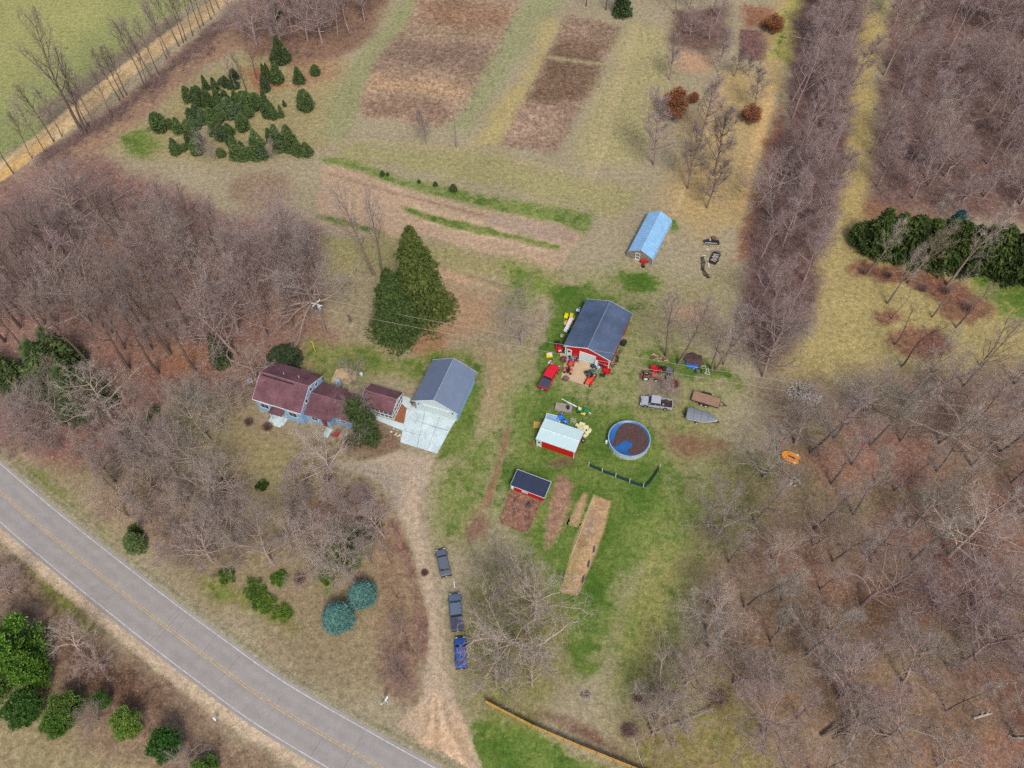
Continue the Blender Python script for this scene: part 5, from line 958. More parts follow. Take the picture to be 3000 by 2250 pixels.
fr.build('porch_frame', M_WHITE, H)
fl = MB(); fl.box(((PX0+PX1)/2, (PY0+PY1)/2, .1), (PX1-PX0-.5, PY1-PY0-.5, .2)); fl.build('porch_floor', M_CONCT, H)
gw = MB(); gw.prism([(PY0+.35, 2.42), (PY1-.35, 2.42), ((PY0+PY1)/2, 3.52)], PX1-ins-.05, PX1-ins+.0, 'x'); gw.build('gable_screen', M_SCREEN, H)
for z in (2, 5): pass
gt = MB(); gt.box((.33, -4.63, 4.06), (9.5, .1, .1)); gt.build('gutter', M_WHITE, H)
# ---- paving round the house (structure)
def slab(name, pts, m, z=.05, px=True, kind='structure'):
    P = GP(pts) if px else pts; mb = MB(); mb.prism(P, 0.0, z, 'z'); o = mb.build(name, m); o['kind'] = kind; return o
slab('concrete_apron', [(1192, 1197), (1173, 1296), (1281, 1329), (1316, 1264), (1336, 1230), (1215, 1196)], M_CONC, .08)
jm = mat('slab joint', (120, 138, 140), .9)
def line3(mb, a, b, w=.05, z=.085): a = G(*a); b = G(*b); d = math.hypot(b[0]-a[0], b[1]-a[1]); mb.box(((a[0]+b[0])/2, (a[1]+b[1])/2, z), (d, w, .012), rz=math.atan2(b[1]-a[1], b[0]-a[0]))
j = MB()
for a, b in (((1245, 1207), (1222, 1310)), ((1290, 1220), (1252, 1318)), ((1204, 1230), (1315, 1262)), ((1182, 1262), (1232, 1276)), ((1266, 1250), (1310, 1262)), ((1230, 1214), (1215, 1242))): line3(j, a, b)
jo = j.build('slab_joint', jm); jo.parent = bpy.data.objects['concrete_apron']
slab('garden_path', [(1090, 1213), (1094, 1227), (1180, 1262), (1186, 1243)], M_CONC, .06); slab('garden_path', [(1180, 1160), (1200, 1166), (1216, 1196), (1192, 1196), (1178, 1184)], M_CONC, .055)
slab('mulch_bed', [(1177, 1182), (1204, 1190), (1190, 1220), (1183, 1242), (1156, 1232)], M_MULCH, .04)
slab('stone_patio', [(985, 1082), (1015, 1078), (1044, 1090), (1042, 1108), (1020, 1126), (970, 1120)], mat('tan patio pavers', (206, 178, 134), .9, var=.15, vs=2, fine=5), .05)
slab('yard_path', [(760, 1222), (905, 1262), (905, 1275), (760, 1236)], mat('old brown concrete', (150, 132, 116), .9, var=.2), .03)
# ---- garage
GA = thing('garage', 'pale blue white garage with a grey blue metal gable roof', 'garage', (-12.0, 83.65, 0), RZ(-20.2))
gable(GA, 9.5, 8.6, 3.05, 5.35, -4.3, -4.75, 'y', M_GROOF, wallm=M_BLUE_S, gabm=M_BLUE_P, inset=.36)
fy = -4.75+.36
d = MB(); d.box((0.1, fy-.03, 1.15), (5.0, .06, 2.3))
gd = d.build('garage_door', M_DOOR, GA)
q = MB()
for z in (.58, 1.15, 1.72): q.box((0.1, fy-.07, z), (4.95, .02, .03))
q.build('door_seam', jm, gd)
f = MB(); f.box((-2.5, fy-.05, 1.2), (.14, .12, 2.4)); f.box((2.7, fy-.05, 1.2), (.14, .12, 2.4)); f.box((.1, fy-.05, 2.42), (5.34, .12, .14)); f.build('door_frame', M_WHITE, GA)
for x in (-3.3, 3.2): l = MB(); l.tube((x, fy, 2.2), (x, fy-.2, 2.15), .09, .12, 8); l.build('wall_lamp', M_BLACK, GA)
w = MB(); w.box((4.3-.32, 1.2, 2.2), (.16, .3, .25)); w.build('meter_box', M_DSTEEL, GA)
# ---- red barn
BA = thing('barn', 'red steel barn with slate blue roof, white trim and a big pale door', 'barn', (16.35, 95.75, 0), RZ(-24.4))
gable(BA, 12.1, 9.25, 3.1, 4.7, -4.62, -6.05, 'y', M_BROOF, wallm=M_REDY, gabm=M_RED, inset=.3)
fy = -6.05+.3
d = MB(); d.box((.1, fy-.03, 1.3), (2.9, .06, 2.4)); bd = d.build('overhead_door', M_DOOR, BA)
q = MB(); [q.box((.1, fy-.07, z), (2.86, .02, .03)) for z in (.7, 1.3, 1.9)]; q.build('door_seam', jm, bd)
f = MB(); f.box((-1.42, fy-.05, 1.28), (.14, .12, 2.56)); f.box((1.62, fy-.05, 1.28), (.14, .12, 2.56)); f.box((.1, fy-.05, 2.6), (3.18, .12, .12)); f.build('door_frame', M_WHITE, BA)
door(BA, (-3.5, fy, 0), 1.0, 2.1, '-y', M_DOOR)
for x in (-4.25, 4.25): c = MB(); c.box((x, fy-.04, 1.5), (.2, .1, 3.0)); c.build('corner_trim', M_WHITE, BA)
c = MB(); c.box((2.9, fy-.04, 1.05), (2.5, .03, .06)); c.build('wall_rail', M_WHITE, BA)
c = MB(); c.box((4.34, 1.0, 3.0), (.1, 9, .1)); c.tube((4.36, 1.5, .1), (4.36, 1.5, 3), .05, .05, 6); c.build('gutter', M_WHITE, BA)
slab('barn_apron', [(1659, 1040), (1644, 1106), (1722, 1132), (1742, 1110), (1742, 1075), (1700, 1050)], M_CONCT, .07); slab('barn_doorstep', [(1652, 1038), (1648, 1056), (1668, 1060), (1676, 1043)], M_CONCT, .06)
# ---- greenhouse
GH = thing('greenhouse', 'greenhouse clad in shiny light blue sheeting with timber end wall', 'greenhouse', (29.05, 121.15, 0), RZ(-26))
M_POLY = mat('light blue poly sheeting', (140, 190, 232), .25, var=.14, vs=.8, spec=.7)
mb = MB(); Wd, Lh = 5.5, 12.2
prof = [(-2.75, .25), (-2.72, 1.35), (-2.45, 1.75), (0, 3.05), (2.45, 1.75), (2.72, 1.35), (2.75, .25)]; inn = [(x*.985, z-.04) for x, z in prof[::-1]]
mb.prism(prof+inn, -Lh/2, Lh/2, 'y'); sk = mb.build('cover_sheet', M_POLY, GH)
rb = MB()
for i in range(16):
    y = -Lh/2+.05+i*(Lh-.1)/15
    rb.path([(x*1.004, y, z+.015) for x, z in prof], .025, 4)
rb.path([(0, -Lh/2, 3.08), (0, Lh/2, 3.08)], .045, 5); rb.build('hoop_frame', mat('pale blue ribs', (176, 212, 238), .4), GH)
bs = MB()
for x in (-2.78, 2.78): bs.box((x, 0, .14), (.1, Lh, .28))
bs.build('base_board', M_WOODG, GH)
ew = MB()
for a, b in (((-2.7, .1), (2.7, .1)), ((-2.6, 1.5), (-.9, 1.5)), ((.9, 1.5), (2.6, 1.5)), ((-2.7, .1), (-2.6, 1.6)), ((2.7, .1), (2.6, 1.6)), ((-1.0, .1), (-1.0, 2.5)), ((.2, .1), (.2, 2.9)), ((1.5, .1), (1.5, 2.2)), ((-2.6, 1.5), (-1.1, .2)), ((.3, 2.2), (2.5, 1.5)), ((-2.5, 1.7), (0, 3.0)), ((2.5, 1.7), (0, 3.0))): ew.tube((a[0], -Lh/2+.02, a[1]), (b[0], -Lh/2+.02, b[1]), .05, .05, 4)
ew.build('end_frame', M_WOODG, GH)
ef = MB(); ef.prism([(x*.97, z*.98) for x, z in prof], -Lh/2+.10, -Lh/2+.14, 'y'); ef.build('end_panel', mat('clear hazy sheeting', (142, 134, 116), .4, var=.2), GH)
dd = MB()
for x in (-.95, -.05): dd.box((x+.05, -Lh/2-.02, 1.0), (.12, .06, 2.0))
for z in (.2, 1.05, 1.95): dd.box((-.45, -Lh/2-.02, z), (.78, .055, .14 if z > .3 else .4))
dg = dd.build('door', M_WHITE, GH)
eb = MB(); eb.prism([(x*.97, z*.98) for x, z in prof], Lh/2-.14, Lh/2-.1, 'y'); eb.build('end_panel', M_POLY, GH)
# ---- red shed with pale roof
SH = thing('shed', 'small red shed with a pale mint metal roof and white door', 'shed', (8.08, 73.5, 0), RZ(-23.2))
gable(SH, 7.15, 4.6, 2.25, 2.45, -3.57, -2.3, 'x', mat('pale mint metal roof', (196, 222, 224), .5, var=.05, stripes=(0, .23, .06)), wallm=M_RED, gabm=M_REDY, inset=.12, th=.1)
door(SH, (-2.95, -2.18, 0), .85, 1.85, '-y', M_DOOR)
for x in (-3.4, 3.4): c = MB(); c.box((x, -2.2, 1.0), (.14, .06, 2.0)); c.build('corner_trim', M_WHITE, SH)
# ---- coop
CO = thing('chicken_coop', 'little red chicken coop with a dark navy shingle roof', 'coop', (2.78, 64.35, 0), RZ(-24.2))
NV = mat('navy shingles', (42, 52, 78), .85, var=.15, vs=1, fine=6, stripes=(0, .9, .12))
mb = MB(); mb.prism([(-1.45, 1.75), (1.45, 2.3), (1.45, 2.18), (-1.45, 1.63)], -3.05, 3.05, 'x'); mb.build('roof', NV, CO)
mb = MB(); mb.box((0, -1.46, 1.68), (6.14, .05, .14)); mb.box((0, 1.48, 2.26), (6.14, .06, .12)); mb.prism([(-1.42, 1.72), (1.45, 2.27), (1.45, 2.1), (-1.42, 1.56)], 3.05, 3.10, 'x'); mb.prism([(-1.42, 1.72), (1.45, 2.27), (1.45, 2.1), (-1.42, 1.56)], -3.10, -3.05, 'x'); mb.build('fascia', M_WHITE, CO)
mb = MB(); mb.prism([(-1.36, .1), (1.25, .1), (1.25, 2.1), (-1.36, 1.6)], -2.5, 2.75, 'x'); mb.build('wall', M_RED, CO)
window(CO, (-.5, -1.36, 1.0), .9, .35, '-y', mull=False); mb = MB(); mb.box((-2.8, -1.1, .7), (.5, .6, .7)); mb.build('nest_box', M_WHITE, CO)
cut_sheet('coop_run', [(1500, 1438), (1590, 1462), (1575, 1500), (1560, 1540), (1545, 1562), (1520, 1560), (1465, 1530), (1470, 1500), (1490, 1450)], (140, 100, 82), .4, .8, lit=.9, weed=.5, step=.2,
    extra=[([(1530, 1462), (1565, 1470), (1568, 1482), (1545, 1490), (1525, 1480)], (62, 58, 66), .3, .8), ([(1505, 1480), (1525, 1482), (1515, 1500), (1500, 1510)], (66, 60, 68), .3, .9), ([(1535, 1508), (1556, 1510), (1550, 1522), (1535, 1518)], (68, 62, 68), .3, .8), ([(1503, 1460), (1514, 1462), (1512, 1472), (1503, 1472)], (60, 56, 64), .2, .4)])
RUNC = [G(1500, 1443), G(1466, 1520), G(1472, 1538), G(1532, 1560), G(1545, 1557), G(1588, 1464)]
rf = thing('run_fence', 'thin wire fence on stakes round the chicken run', 'fence', (RUNC[0][0], RUNC[0][1], 0)); ps = MB(); wr = MB(); o0 = Vector((RUNC[0][0], RUNC[0][1], 0))
for a, b in zip(RUNC[:-1], RUNC[1:]):
    n = max(1, int(math.hypot(a[0]-b[0], a[1]-b[1])/1.6))
    for i in range(n+1): p_ = Vector((a[0]+(b[0]-a[0])*i/n, a[1]+(b[1]-a[1])*i/n, 0))-o0; (ps.tube(p_, p_+Vector((0, 0, .95)), .03, .03, 5) if i < n else None)
    for z in (.3, .6, .9): wr.tube(Vector((a[0], a[1], z))-o0, Vector((b[0], b[1], z))-o0, .008, .008, 3)
ps.build('stake', M_RUST, rf); wr.build('wire', M_DSTEEL, rf)
# ---- beds
cut_sheet('garden_bed', [(1740, 1451), (1790, 1470), (1783, 1500), (1770, 1560), (1748, 1620), (1715, 1690), (1692, 1742), (1648, 1736), (1655, 1690), (1672, 1630), (1700, 1540), (1722, 1490)], (184, 152, 116), .3, .5, lit=.35, weed=.35, step=.2,
    extra=[([(1700, 1570), (1715, 1575), (1690, 1650), (1665, 1720), (1655, 1715), (1680, 1640)], (150, 138, 88), .8, 1.5), ([(1698, 1570), (1712, 1572), (1708, 1600), (1695, 1600)], (146, 108, 84), .6, .8), ([(1728, 1520), (1740, 1520), (1730, 1570), (1716, 1570)], (150, 132, 116), .8, .8)])
cut_sheet('garden_bed', [(1640, 1396), (1660, 1400), (1672, 1412), (1695, 1410), (1680, 1450), (1664, 1500), (1648, 1540), (1625, 1580), (1600, 1602), (1592, 1595), (1602, 1550), (1612, 1500), (1618, 1450)], (160, 124, 102), .8, 1.8, lit=.7, weed=.6, gr=.25, step=.25)
cut_sheet('garden_bed', [(1708, 1446), (1720, 1446), (1714, 1480), (1700, 1530), (1690, 1542), (1666, 1534), (1680, 1500), (1692, 1470)], (184, 152, 116), .4, .7, lit=.4, weed=.4, step=.2)
be = MB()
for a, b in (((1741, 1452), (1725, 1490)), ((1725, 1490), (1700, 1562)), ((1700, 1562), (1672, 1632))): a = G(*a); b = G(*b); be.tube((a[0], a[1], .05), (b[0], b[1], .05), .05, .05, 4)
tag(be.build('bed_edging', mat('pale edging strip', (196, 200, 160), .7)), 'pale strip edging the left side of the long straw garden bed', 'edging')
for i, pts in enumerate(([(1735, 1600), (1745, 1598), (1740, 1618), (1730, 1622), (1733, 1608)], [(1720, 1640), (1730, 1642), (1722, 1664), (1712, 1662)], [(1702, 1690), (1716, 1680), (1710, 1702), (1700, 1714), (1696, 1706)], [(1655, 1668), (1650, 1690), (1645, 1712), (1642, 1708), (1648, 1682)])):
    P = GP(pts); cx_ = sum(p[0] for p in P)/len(P)+.35; cy_ = sum(p[1] for p in P)/len(P); P = [(cx_+(x-cx_)*.55, cy_+(y-cy_)*.9) for x, y in P]; mb = MB(); mb.prism([(x, y) for x, y in P], .03, .06, 'z'); tag(mb.build('weed_cloth', mat('black weed cloth', (72, 70, 82), .6)), ['black cloth scrap on the right edge of the long bed, upper one', 'black cloth scrap on the right edge of the long bed, middle one', 'black cloth scrap on the right edge of the long bed, lower one', 'black cloth strip on the left edge of the long bed'][i], 'weed cloth', 'black cloth along the long bed')

# ================================================================== POOL AND SCREEN FENCE
PC = (20.12, 73.15); PR = 3.62
PO = thing('swimming_pool', 'round above ground pool with a brown leafy winter cover', 'pool', (PC[0], PC[1], 0))
mb = MB(); mb.lathe([(PR, 0), (PR, 1.2), (PR-.06, 1.2), (PR-.06, 0)], (0, 0, 0), 36, caps=False); mb.build('wall', mat('pale grey pool wall', (188, 196, 198), .5, var=.08), PO)
mb = MB(); mb.lathe([(PR+.07, 1.2), (PR+.07, 1.25), (PR-.12, 1.27), (PR-.12, 1.2)], (0, 0, 0), 36, caps=False); mb.build('rim', mat('grey blue rim', (140, 170, 190), .5), PO)
M_TARP = mat('blue tarpaulin', (36, 98, 164), .4, var=.2, vs=1.3, spec=.5)
mb = MB(); mb.lathe([(PR-.12, 1.2), (PR-.35, 1.02), (PR-1.3, .96), (.01, .95)], (0, 0, 0), 36, caps=False); mb.build('cover', M_TARP, PO, smooth=True)
def leaf_pool():
    pts = [(1800-1745, 640-595)]
    P = [(-225, 60), (-190, 30), (-130, -120), (-40, -185), (80, -190), (170, -120), (215, -10), (215, 90), (175, 160), (80, 195), (10, 180), (-20, 140), (30, 90), (25, 50), (-50, 25), (-110, 60), (-160, 90), (-210, 95)]
    out = []
    for x, y in P: g = G(1450+(1745+x)/4.424, 1150+(595+y)/4.424, 1.0); out.append((g[0]-PC[0], g[1]-PC[1]))
    out = [(x*1.13, y*1.1) for x, y in out]; out = smooth(out+[out[0]], 4)[:-1]
    return [(x*min(1, 3.36/max(.01, math.hypot(x, y))), y*min(1, 3.36/max(.01, math.hypot(x, y)))) for x, y in out]
mb = MB(); mb.prism(leaf_pool(), .945, 1.03, 'z'); mb.build('dead_leaves', mat('wet brown leaves', (88, 64, 60), .8, bump=.05, var=.34, vs=2, fine=8), PO)
mb = MB()
for a in np.arange(0, 6.28, math.pi/9): mb.box((PR*1.012*math.cos(a), PR*1.012*math.sin(a), .6), (.05, .1, 1.2), rz=a)
mb.build('upright', M_WHITE, PO)
t = thing('pool_pump', 'white filter pump beside the pool wall', 'pump', G(1776, 1298)+(0,)); mb = MB(); mb.lathe([(.22, 0), (.25, .1), (.25, .7), (.12, .85)], (0, 0, 0), 12); mb.build('filter_tank', M_WHITE, t); mb = MB(); mb.box((.45, .1, .2), (.35, .25, .3)); mb.build('motor', M_STEEL, t)
FP = [G(1450+x/4.424, 1150+y/4.424) for x, y in ((1215, 948), (1388, 1030), (1563, 1094), (1743, 1166), (1920, 1224), (1985, 1200), (2050, 1120), (2135, 985))]
SF = thing('screen_fence', 'curved green mesh screen fence on pale posts below the pool', 'fence', FP[0]+(0,)); mb = MB(); pm = MB(); o0 = Vector(FP[0]+(0,))
SFP = smooth(FP, 4)
for i, (a, b) in enumerate(zip(SFP[:-1], SFP[1:])):
    sa = .95-.1*math.sin(math.pi*((i % 4)/4)); sb = .95-.1*math.sin(math.pi*(((i % 4)+1)/4)); n_ = Vector((b[1]-a[1], a[0]-b[0], 0)).normalized()*.015
    A_, B_ = Vector(a+(0,))-o0, Vector(b+(0,))-o0; vs = [A_+n_, B_+n_, B_+n_+Vector((0, 0, sb)), A_+n_+Vector((0, 0, sa)), A_-n_, B_-n_, B_-n_+Vector((0, 0, sb)), A_-n_+Vector((0, 0, sa))]
    mb.add(vs, [(0, 1, 2, 3), (7, 6, 5, 4), (3, 2, 6, 7), (0, 4, 5, 1)])
mb.build('mesh_panel', mat('dark teal mesh', (30, 70, 78), .7, var=.08), SF)
for i in (0, 1, 2, 3, 4, 7): q = MB(); p_ = Vector(FP[i]+(0,))-o0; q.tube(p_, p_+Vector((0, 0, 1.25)), .06, .06, 8); q.build('post', M_WHITE, SF)

# ================================================================== VEHICLES
def span(a, b, z=0.0):
    p = G(a[0], a[1], z); q = G(b[0], b[1], z); return ((p[0]+q[0])/2, (p[1]+q[1])/2, 0), math.atan2(q[1]-p[1], q[0]-p[0]), math.hypot(p[0]-q[0], p[1]-q[1])
def paint(name, rgb): return mat(name, rgb, .28, .0, var=.05, vs=.6, spec=.5, coat=.6)
M_LAMP = mat('clear lamp', (220, 225, 225), .2, spec=.6); M_TAIL = mat('red lamp', (190, 20, 24), .3, spec=.6); M_RIM = mat('alloy rim', (190, 192, 194), .35, .5)
def wheel(parent, x, y, r=.37, w=.24, rim=M_RIM, side=1):
    mb = MB(); mb.wheel((0, 0, 0), r, w, 18); t = mb.build('wheel', M_BLACK, parent, (x, y, r))
    m2 = MB(); m2.lathe([(0.02, w/2+.012), (r*.6, w/2+.012), (r*.62, w/2-.02)], (0, 0, 0), 14, 'y', caps=False); m2.lathe([(0.02, -w/2-.012), (r*.6, -w/2-.012), (r*.62, -w/2+.02)], (0, 0, 0), 14, 'y', caps=False); m2.build('rim', rim, t); return t
def car(name, label, cat, loc, rz, L, m, style, low=None, W=2.0, group=None):
    t = thing(name, label, cat, loc, rz, group); h = L/2; w = W/2; pk = style.startswith('pickup')
    wb = (L*.335, -L*.29) if pk else (L*.31, -L*.29); r = .39 if pk else .34; hz = 1.06 if pk else .88; top = 1.80 if pk else (1.62 if style == 'suv' else 1.42)
    if pk: xf, xr = h-1.28, -h+2.05+(0 if style != 'pickup_open' else .05)
    elif style == 'suv': xf, xr = h-1.05, -h+.25
    else: xf, xr = h-1.15, -h+.75
    b = MB(); rearx = xr if pk else -h
    prof = [(rearx, .38), (h-.1, .36), (h, .5), (h-.03, hz-.22), (h-.3, hz-.08), (xf, hz), (rearx, hz)] if pk else [(-h+.06, .34), (h-.1, .32), (h, .46), (h-.04, hz-.22), (h-.35, hz-.1), (xf, hz), (xr, hz+.02), (-h+.05, hz-.02), (-h, .5)]
    b.prism(prof, -w, w, 'y'); b.v = [(x, y*(.86 if x > h-.2 else .95 if x > h-.45 or x < -h+.2 and not pk else 1), z) for x, y, z in b.v]; b.build('body', m, t, bevel=.11)
    if low: q = MB(); q.box((0.05, 0, .44), (L*.93, W+.03, .2)); q.build('rocker_panel', low, t)
    # cabin: glass house, painted roof and pillars
    cb = [(xr+.02, w-.1), (xf-.02, w-.1)]; ct = [(xr+(.12 if pk else .35), w-.21), (xf-.55, w-.21)]
    g = MB(); vs = [(cb[0][0], -cb[0][1], hz-.02), (cb[1][0], -cb[1][1], hz-.02), (cb[1][0], cb[1][1], hz-.02), (cb[0][0], cb[0][1], hz-.02), (ct[0][0], -ct[0][1], top-.03), (ct[1][0], -ct[1][1], top-.03), (ct[1][0], ct[1][1], top-.03), (ct[0][0], ct[0][1], top-.03)]
    g.add(vs, [(3, 2, 1, 0), (4, 5, 6, 7), (0, 1, 5, 4), (1, 2, 6, 5), (2, 3, 7, 6), (3, 0, 4, 7)]); g.build('window', M_GLASS, t)
    rf = MB(); rf.prism([(ct[0][0]-.08, top-.06), (ct[0][0]-.03, top), (ct[1][0]-.02, top), (ct[1][0]+.08, top-.07)], -ct[0][1]-.05, ct[0][1]+.05, 'y'); ro = rf.build('roof', m, t, bevel=.025)
    for s in (-1, 1):
        pl = MB()
        for i in (0, 1): pl.tube((cb[i][0], s*cb[i][1], hz-.03), (ct[i][0], s*(ct[i][1]+.02), top-.05), .05, .045, 5)
        xm = (xr+xf-.5)/2; pl.tube((xm, s*(w-.09), hz-.02), (xm, s*(w-.27), top-.05), .045, .045, 4)
        pl.build('pillar', m, t)
    if pk:
        bl = xr+h; bx = (-h+xr)/2; bd = MB()
        for s in (-1, 1): bd.box((bx, s*(w-.06), .76), (bl, .12, .62))
        bd.box((-h+.04, 0, .76), (.08, W-.26, .62)); bd.box((bx, 0, .52), (bl-.02, W-.26, .12)); bd.build('cargo_bed', m, t, bevel=.02)
        q = MB(); 
        if style == 'pickup_cover': q.box((bx, 0, 1.09), (bl-.1, W-.1, .05)); q.build('tonneau_cover', mat('dark tonneau vinyl', (66, 72, 92), .6), t, bevel=.02)
        else:
            q.box((bx, 0, .62), (bl-.16, W-.3, .07)); q.build('bed_liner', mat('black bed liner', (52, 48, 50), .8), t)
    for s in (-1, 1):
        q = MB(); q.box((h-.03, s*(w-.3), hz-.32), (.1, .38, .16)); q.build('headlight', M_LAMP, t)
        q = MB(); q.box((-h-.005, s*(w-.1), hz-.22), (.05, .16, .34 if pk else .2)); q.build('taillight', M_TAIL, t)
        q = MB(); q.box((xf-.22, s*(w+.1), hz+.08), (.12, .2, .16)); q.build('mirror', m, t)
        for x in wb:
            a = MB(); a.tube((x, s*(w-.12), r+.04), (x, s*(w+.012), r+.04), r+.07, r+.07, 16); a.build('wheel_arch', M_DSTEEL, t); wheel(t, x, s*(w-.08), r)
    for x, d in ((h+.03, 1), (-h-.05, -1)): q = MB(); q.box((x, 0, .5), (.12, W-.1, .2)); q.build('bumper', M_RIM if pk and low else M_DSTEEL, t, bevel=.02)
    q = MB(); q.box((-h-.12, 0, .62), (.02, .32, .15)); q.build('number_plate', M_WHITE, t)
    gr = MB(); gr.box((h-.01, 0, hz-.34), (.06, W*.48, .2)); gr.build('grille', M_DSTEEL, t); return t
c, a, d = span((1591, 1142), (1626, 1079)); car('pickup_truck', 'bright red pickup truck with a dark bed cover, near the barn', 'pickup', (c[0], c[1], 0), a, 5.75, paint('red car paint', (224, 10, 34)), 'pickup_cover')
c, a, d = span((1966, 1192), (1878, 1180)); PT = car('pickup_truck', 'silver two tone pickup truck with scrap in its open bed', 'pickup', (c[0], c[1], 0), a, 5.6, paint('silver car paint', (176, 178, 190)), 'pickup_open', low=mat('brown lower paint', (110, 96, 92), .5))
c, a, d = span((1342, 1850), (1333, 1745)); car('pickup_truck', 'dark grey blue pickup truck parked under the bare oak', 'pickup', (c[0], c[1], 0), a, 5.75, paint('slate car paint', (96, 112, 132)), 'pickup_cover')
c, a, d = span((1308, 1690), (1291, 1615)); car('parked_car', 'grey car with a red tail, uppermost of the cars by the drive', 'car', (c[0], c[1], 0), a, 4.6, paint('grey car paint', (98, 104, 116)), 'sedan', W=1.78)
c, a, d = span((1353, 1960), (1349, 1872)); car('parked_car', 'deep blue car parked lowest beside the gravel drive', 'car', (c[0], c[1], 0), a, 4.6, paint('blue car paint', (42, 78, 160)), 'sedan', W=1.8)
# scrap in the silver pickup's bed
def at_local(o, x, y, z=0): v = Matrix.Rotation(o.rotation_euler[2], 3, 'Z')@Vector((x, y, z))+Vector(o.location); return (v.x, v.y, v.z)
t = thing('spare_wheel', 'spare wheel lying in the silver pickup bed', 'wheel', at_local(PT, -1.2, .3, .66)); mb = MB(); mb.lathe([(.2, 0), (.34, .02), (.36, .1), (.34, .2), (.2, .2)], (0, 0, 0), 16); mb.build('tyre', M_BLACK, t); mb = MB(); mb.lathe([(.01, .2), (.2, .215), (.21, .18)], (0, 0, 0), 14, caps=False); mb.build('rim', M_RIM, t)
mb = MB(); r_ = random.Random(3)
for i in range(9): x = r_.uniform(-2.5, -1.3); y = r_.uniform(-.6, .6); an = r_.uniform(0, 3.1); mb.tube((x-.4*math.cos(an), y-.4*math.sin(an), .72), (x+.4*math.cos(an), y+.4*math.sin(an), .8+r_.uniform(0, .2)), .03, .02, 5)
o = mb.build('scrap_metal', M_RUST, None); o.location = PT.location; o.rotation_euler = PT.rotation_euler; tag(o, 'tangle of scrap bars in the silver pickup bed', 'scrap')

# trailers and boat
c, a, d = span((1846, 1142), (1925, 1166)); 
c, a, d = span((2032, 1158), (2106, 1180), .7); TRL = thing('flatbed_trailer', 'wood decked flatbed trailer with dark twin axles', 'trailer', c, a); L_, W_ = 4.9, 2.05
mb = MB(); mb.box((0, 0, .66), (L_, W_, .08)); mb.build('deck', M_WOODB, TRL)
mb = MB(); [mb.box((0, s*(W_/2+.04), .62), (L_+.1, .08, .16)) for s in (-1, 1)]; [mb.box((e, 0, .61), (.08, W_, .14)) for e in (-L_/2-.03, L_/2+.03)]; mb.build('frame', M_DSTEEL, TRL)
mb = MB(); mb.tube((L_/2, .7, .55), (L_/2+1.2, 0, .5), .05, .05, 6); mb.tube((L_/2, -.7, .55), (L_/2+1.2, 0, .5), .05, .05, 6); mb.tube((L_/2+1.1, 0, .5), (L_/2+1.5, 0, .5), .06, .06, 6); mb.tube((L_/2+1.2, .0, .1), (L_/2+1.2, 0, .8), .035, .035, 6); mb.build('tow_hitch', M_DSTEEL, TRL)
for s in (-1, 1):
    f_ = MB(); f_.prism([(-.95, .62), (-.8, .86), (.6, .86), (.75, .62), (.68, .62), (.56, .8), (-.76, .8), (-.88, .62)], s*(W_/2+.1), s*(W_/2+.38), 'y'); f_.build('mudguard', M_DSTEEL, TRL)
    for x in (-.5, .35): wheel(TRL, x-.02, s*(W_/2+.23), .33, .2, mat('white wheel', (225, 225, 222), .5))
c, a, d = span((2010, 1212), (2100, 1232), .8); BT = thing('boat', 'motor boat under a grey fitted cover', 'boat', (c[0], c[1], 0), a); 
def hull(x, top):                                            # half width along the boat
    t = (x+2.6)/5.4; return max(.03, 1.22*(1-max(0, (t-.35)/.65)**2.1)**.8)*(1 if t > .06 else .85+t*2.5)
xs = np.linspace(-2.6, 2.8, 16); 
def loft(secs, close=True):
    mb = MB(); n = len(secs[0]); vs = [p for s in secs for p in s]; fs = [(i*n+j, i*n+j+1, (i+1)*n+j+1, (i+1)*n+j) for i in range(len(secs)-1) for j in range(n-1)]+[tuple(range(n))[::-1], tuple((len(secs)-1)*n+j for j in range(n))]; return mb.add(vs, fs)
secs = []
for x in xs: w_ = hull(x, 1); secs.append([(x, -w_, 1.15), (x, -w_*.92, .85), (x, -w_*.6, .5), (x, 0, .42+max(0, x-1.4)*.25), (x, w_*.6, .5), (x, w_*.92, .85), (x, w_, 1.15)])
loft(secs).build('hull', mat('white gelcoat hull', (214, 220, 224), .35), BT, smooth=False)
st = MB(); [st.path([(x, s*(hull(x, 1)*1.0+.012), 1.06) for x in xs], .035, 4) for s in (-1, 1)]; st.build('rub_strip', M_WHITE, BT)
secs = [[(x, w_*s_, z) for s_, z in ((-1.03, 1.14), (-1.0, 1.2), (-.6, 1.38-.1*abs(x+.3)/3), (0, 1.5-.16*abs(x+.3)/3), (.6, 1.38-.1*abs(x+.3)/3), (1.0, 1.2), (1.03, 1.14))] for x in xs for w_ in [hull(x, 1)]]
loft(secs).build('boat_cover', mat('grey boat canvas', (128, 134, 144), .8, var=.06), BT, smooth=False)
st = MB(); [st.path([(x, hull(x, 1)*s_*1.01, z+.015) for s_, z in ((-1.02, 1.2), (-.6, 1.37-.1*abs(x+.3)/3), (0, 1.5-.16*abs(x+.3)/3), (.6, 1.37-.1*abs(x+.3)/3), (1.02, 1.2))], .018, 4) for x in (-1.4, -.1, 1.2)]; st.build('cover_strap', M_DSTEEL, BT)
mb = MB(); mb.box((-2.8, 0, .85), (.35, .35, .7)); mb.tube((-2.85, 0, .2), (-2.85, 0, .6), .07, .07, 8); mb.build('outboard_motor', M_BLACK, BT)
BTT = thing('boat_trailer', 'dark trailer carrying the covered boat, white wheel', 'trailer', (c[0], c[1], 0), a)
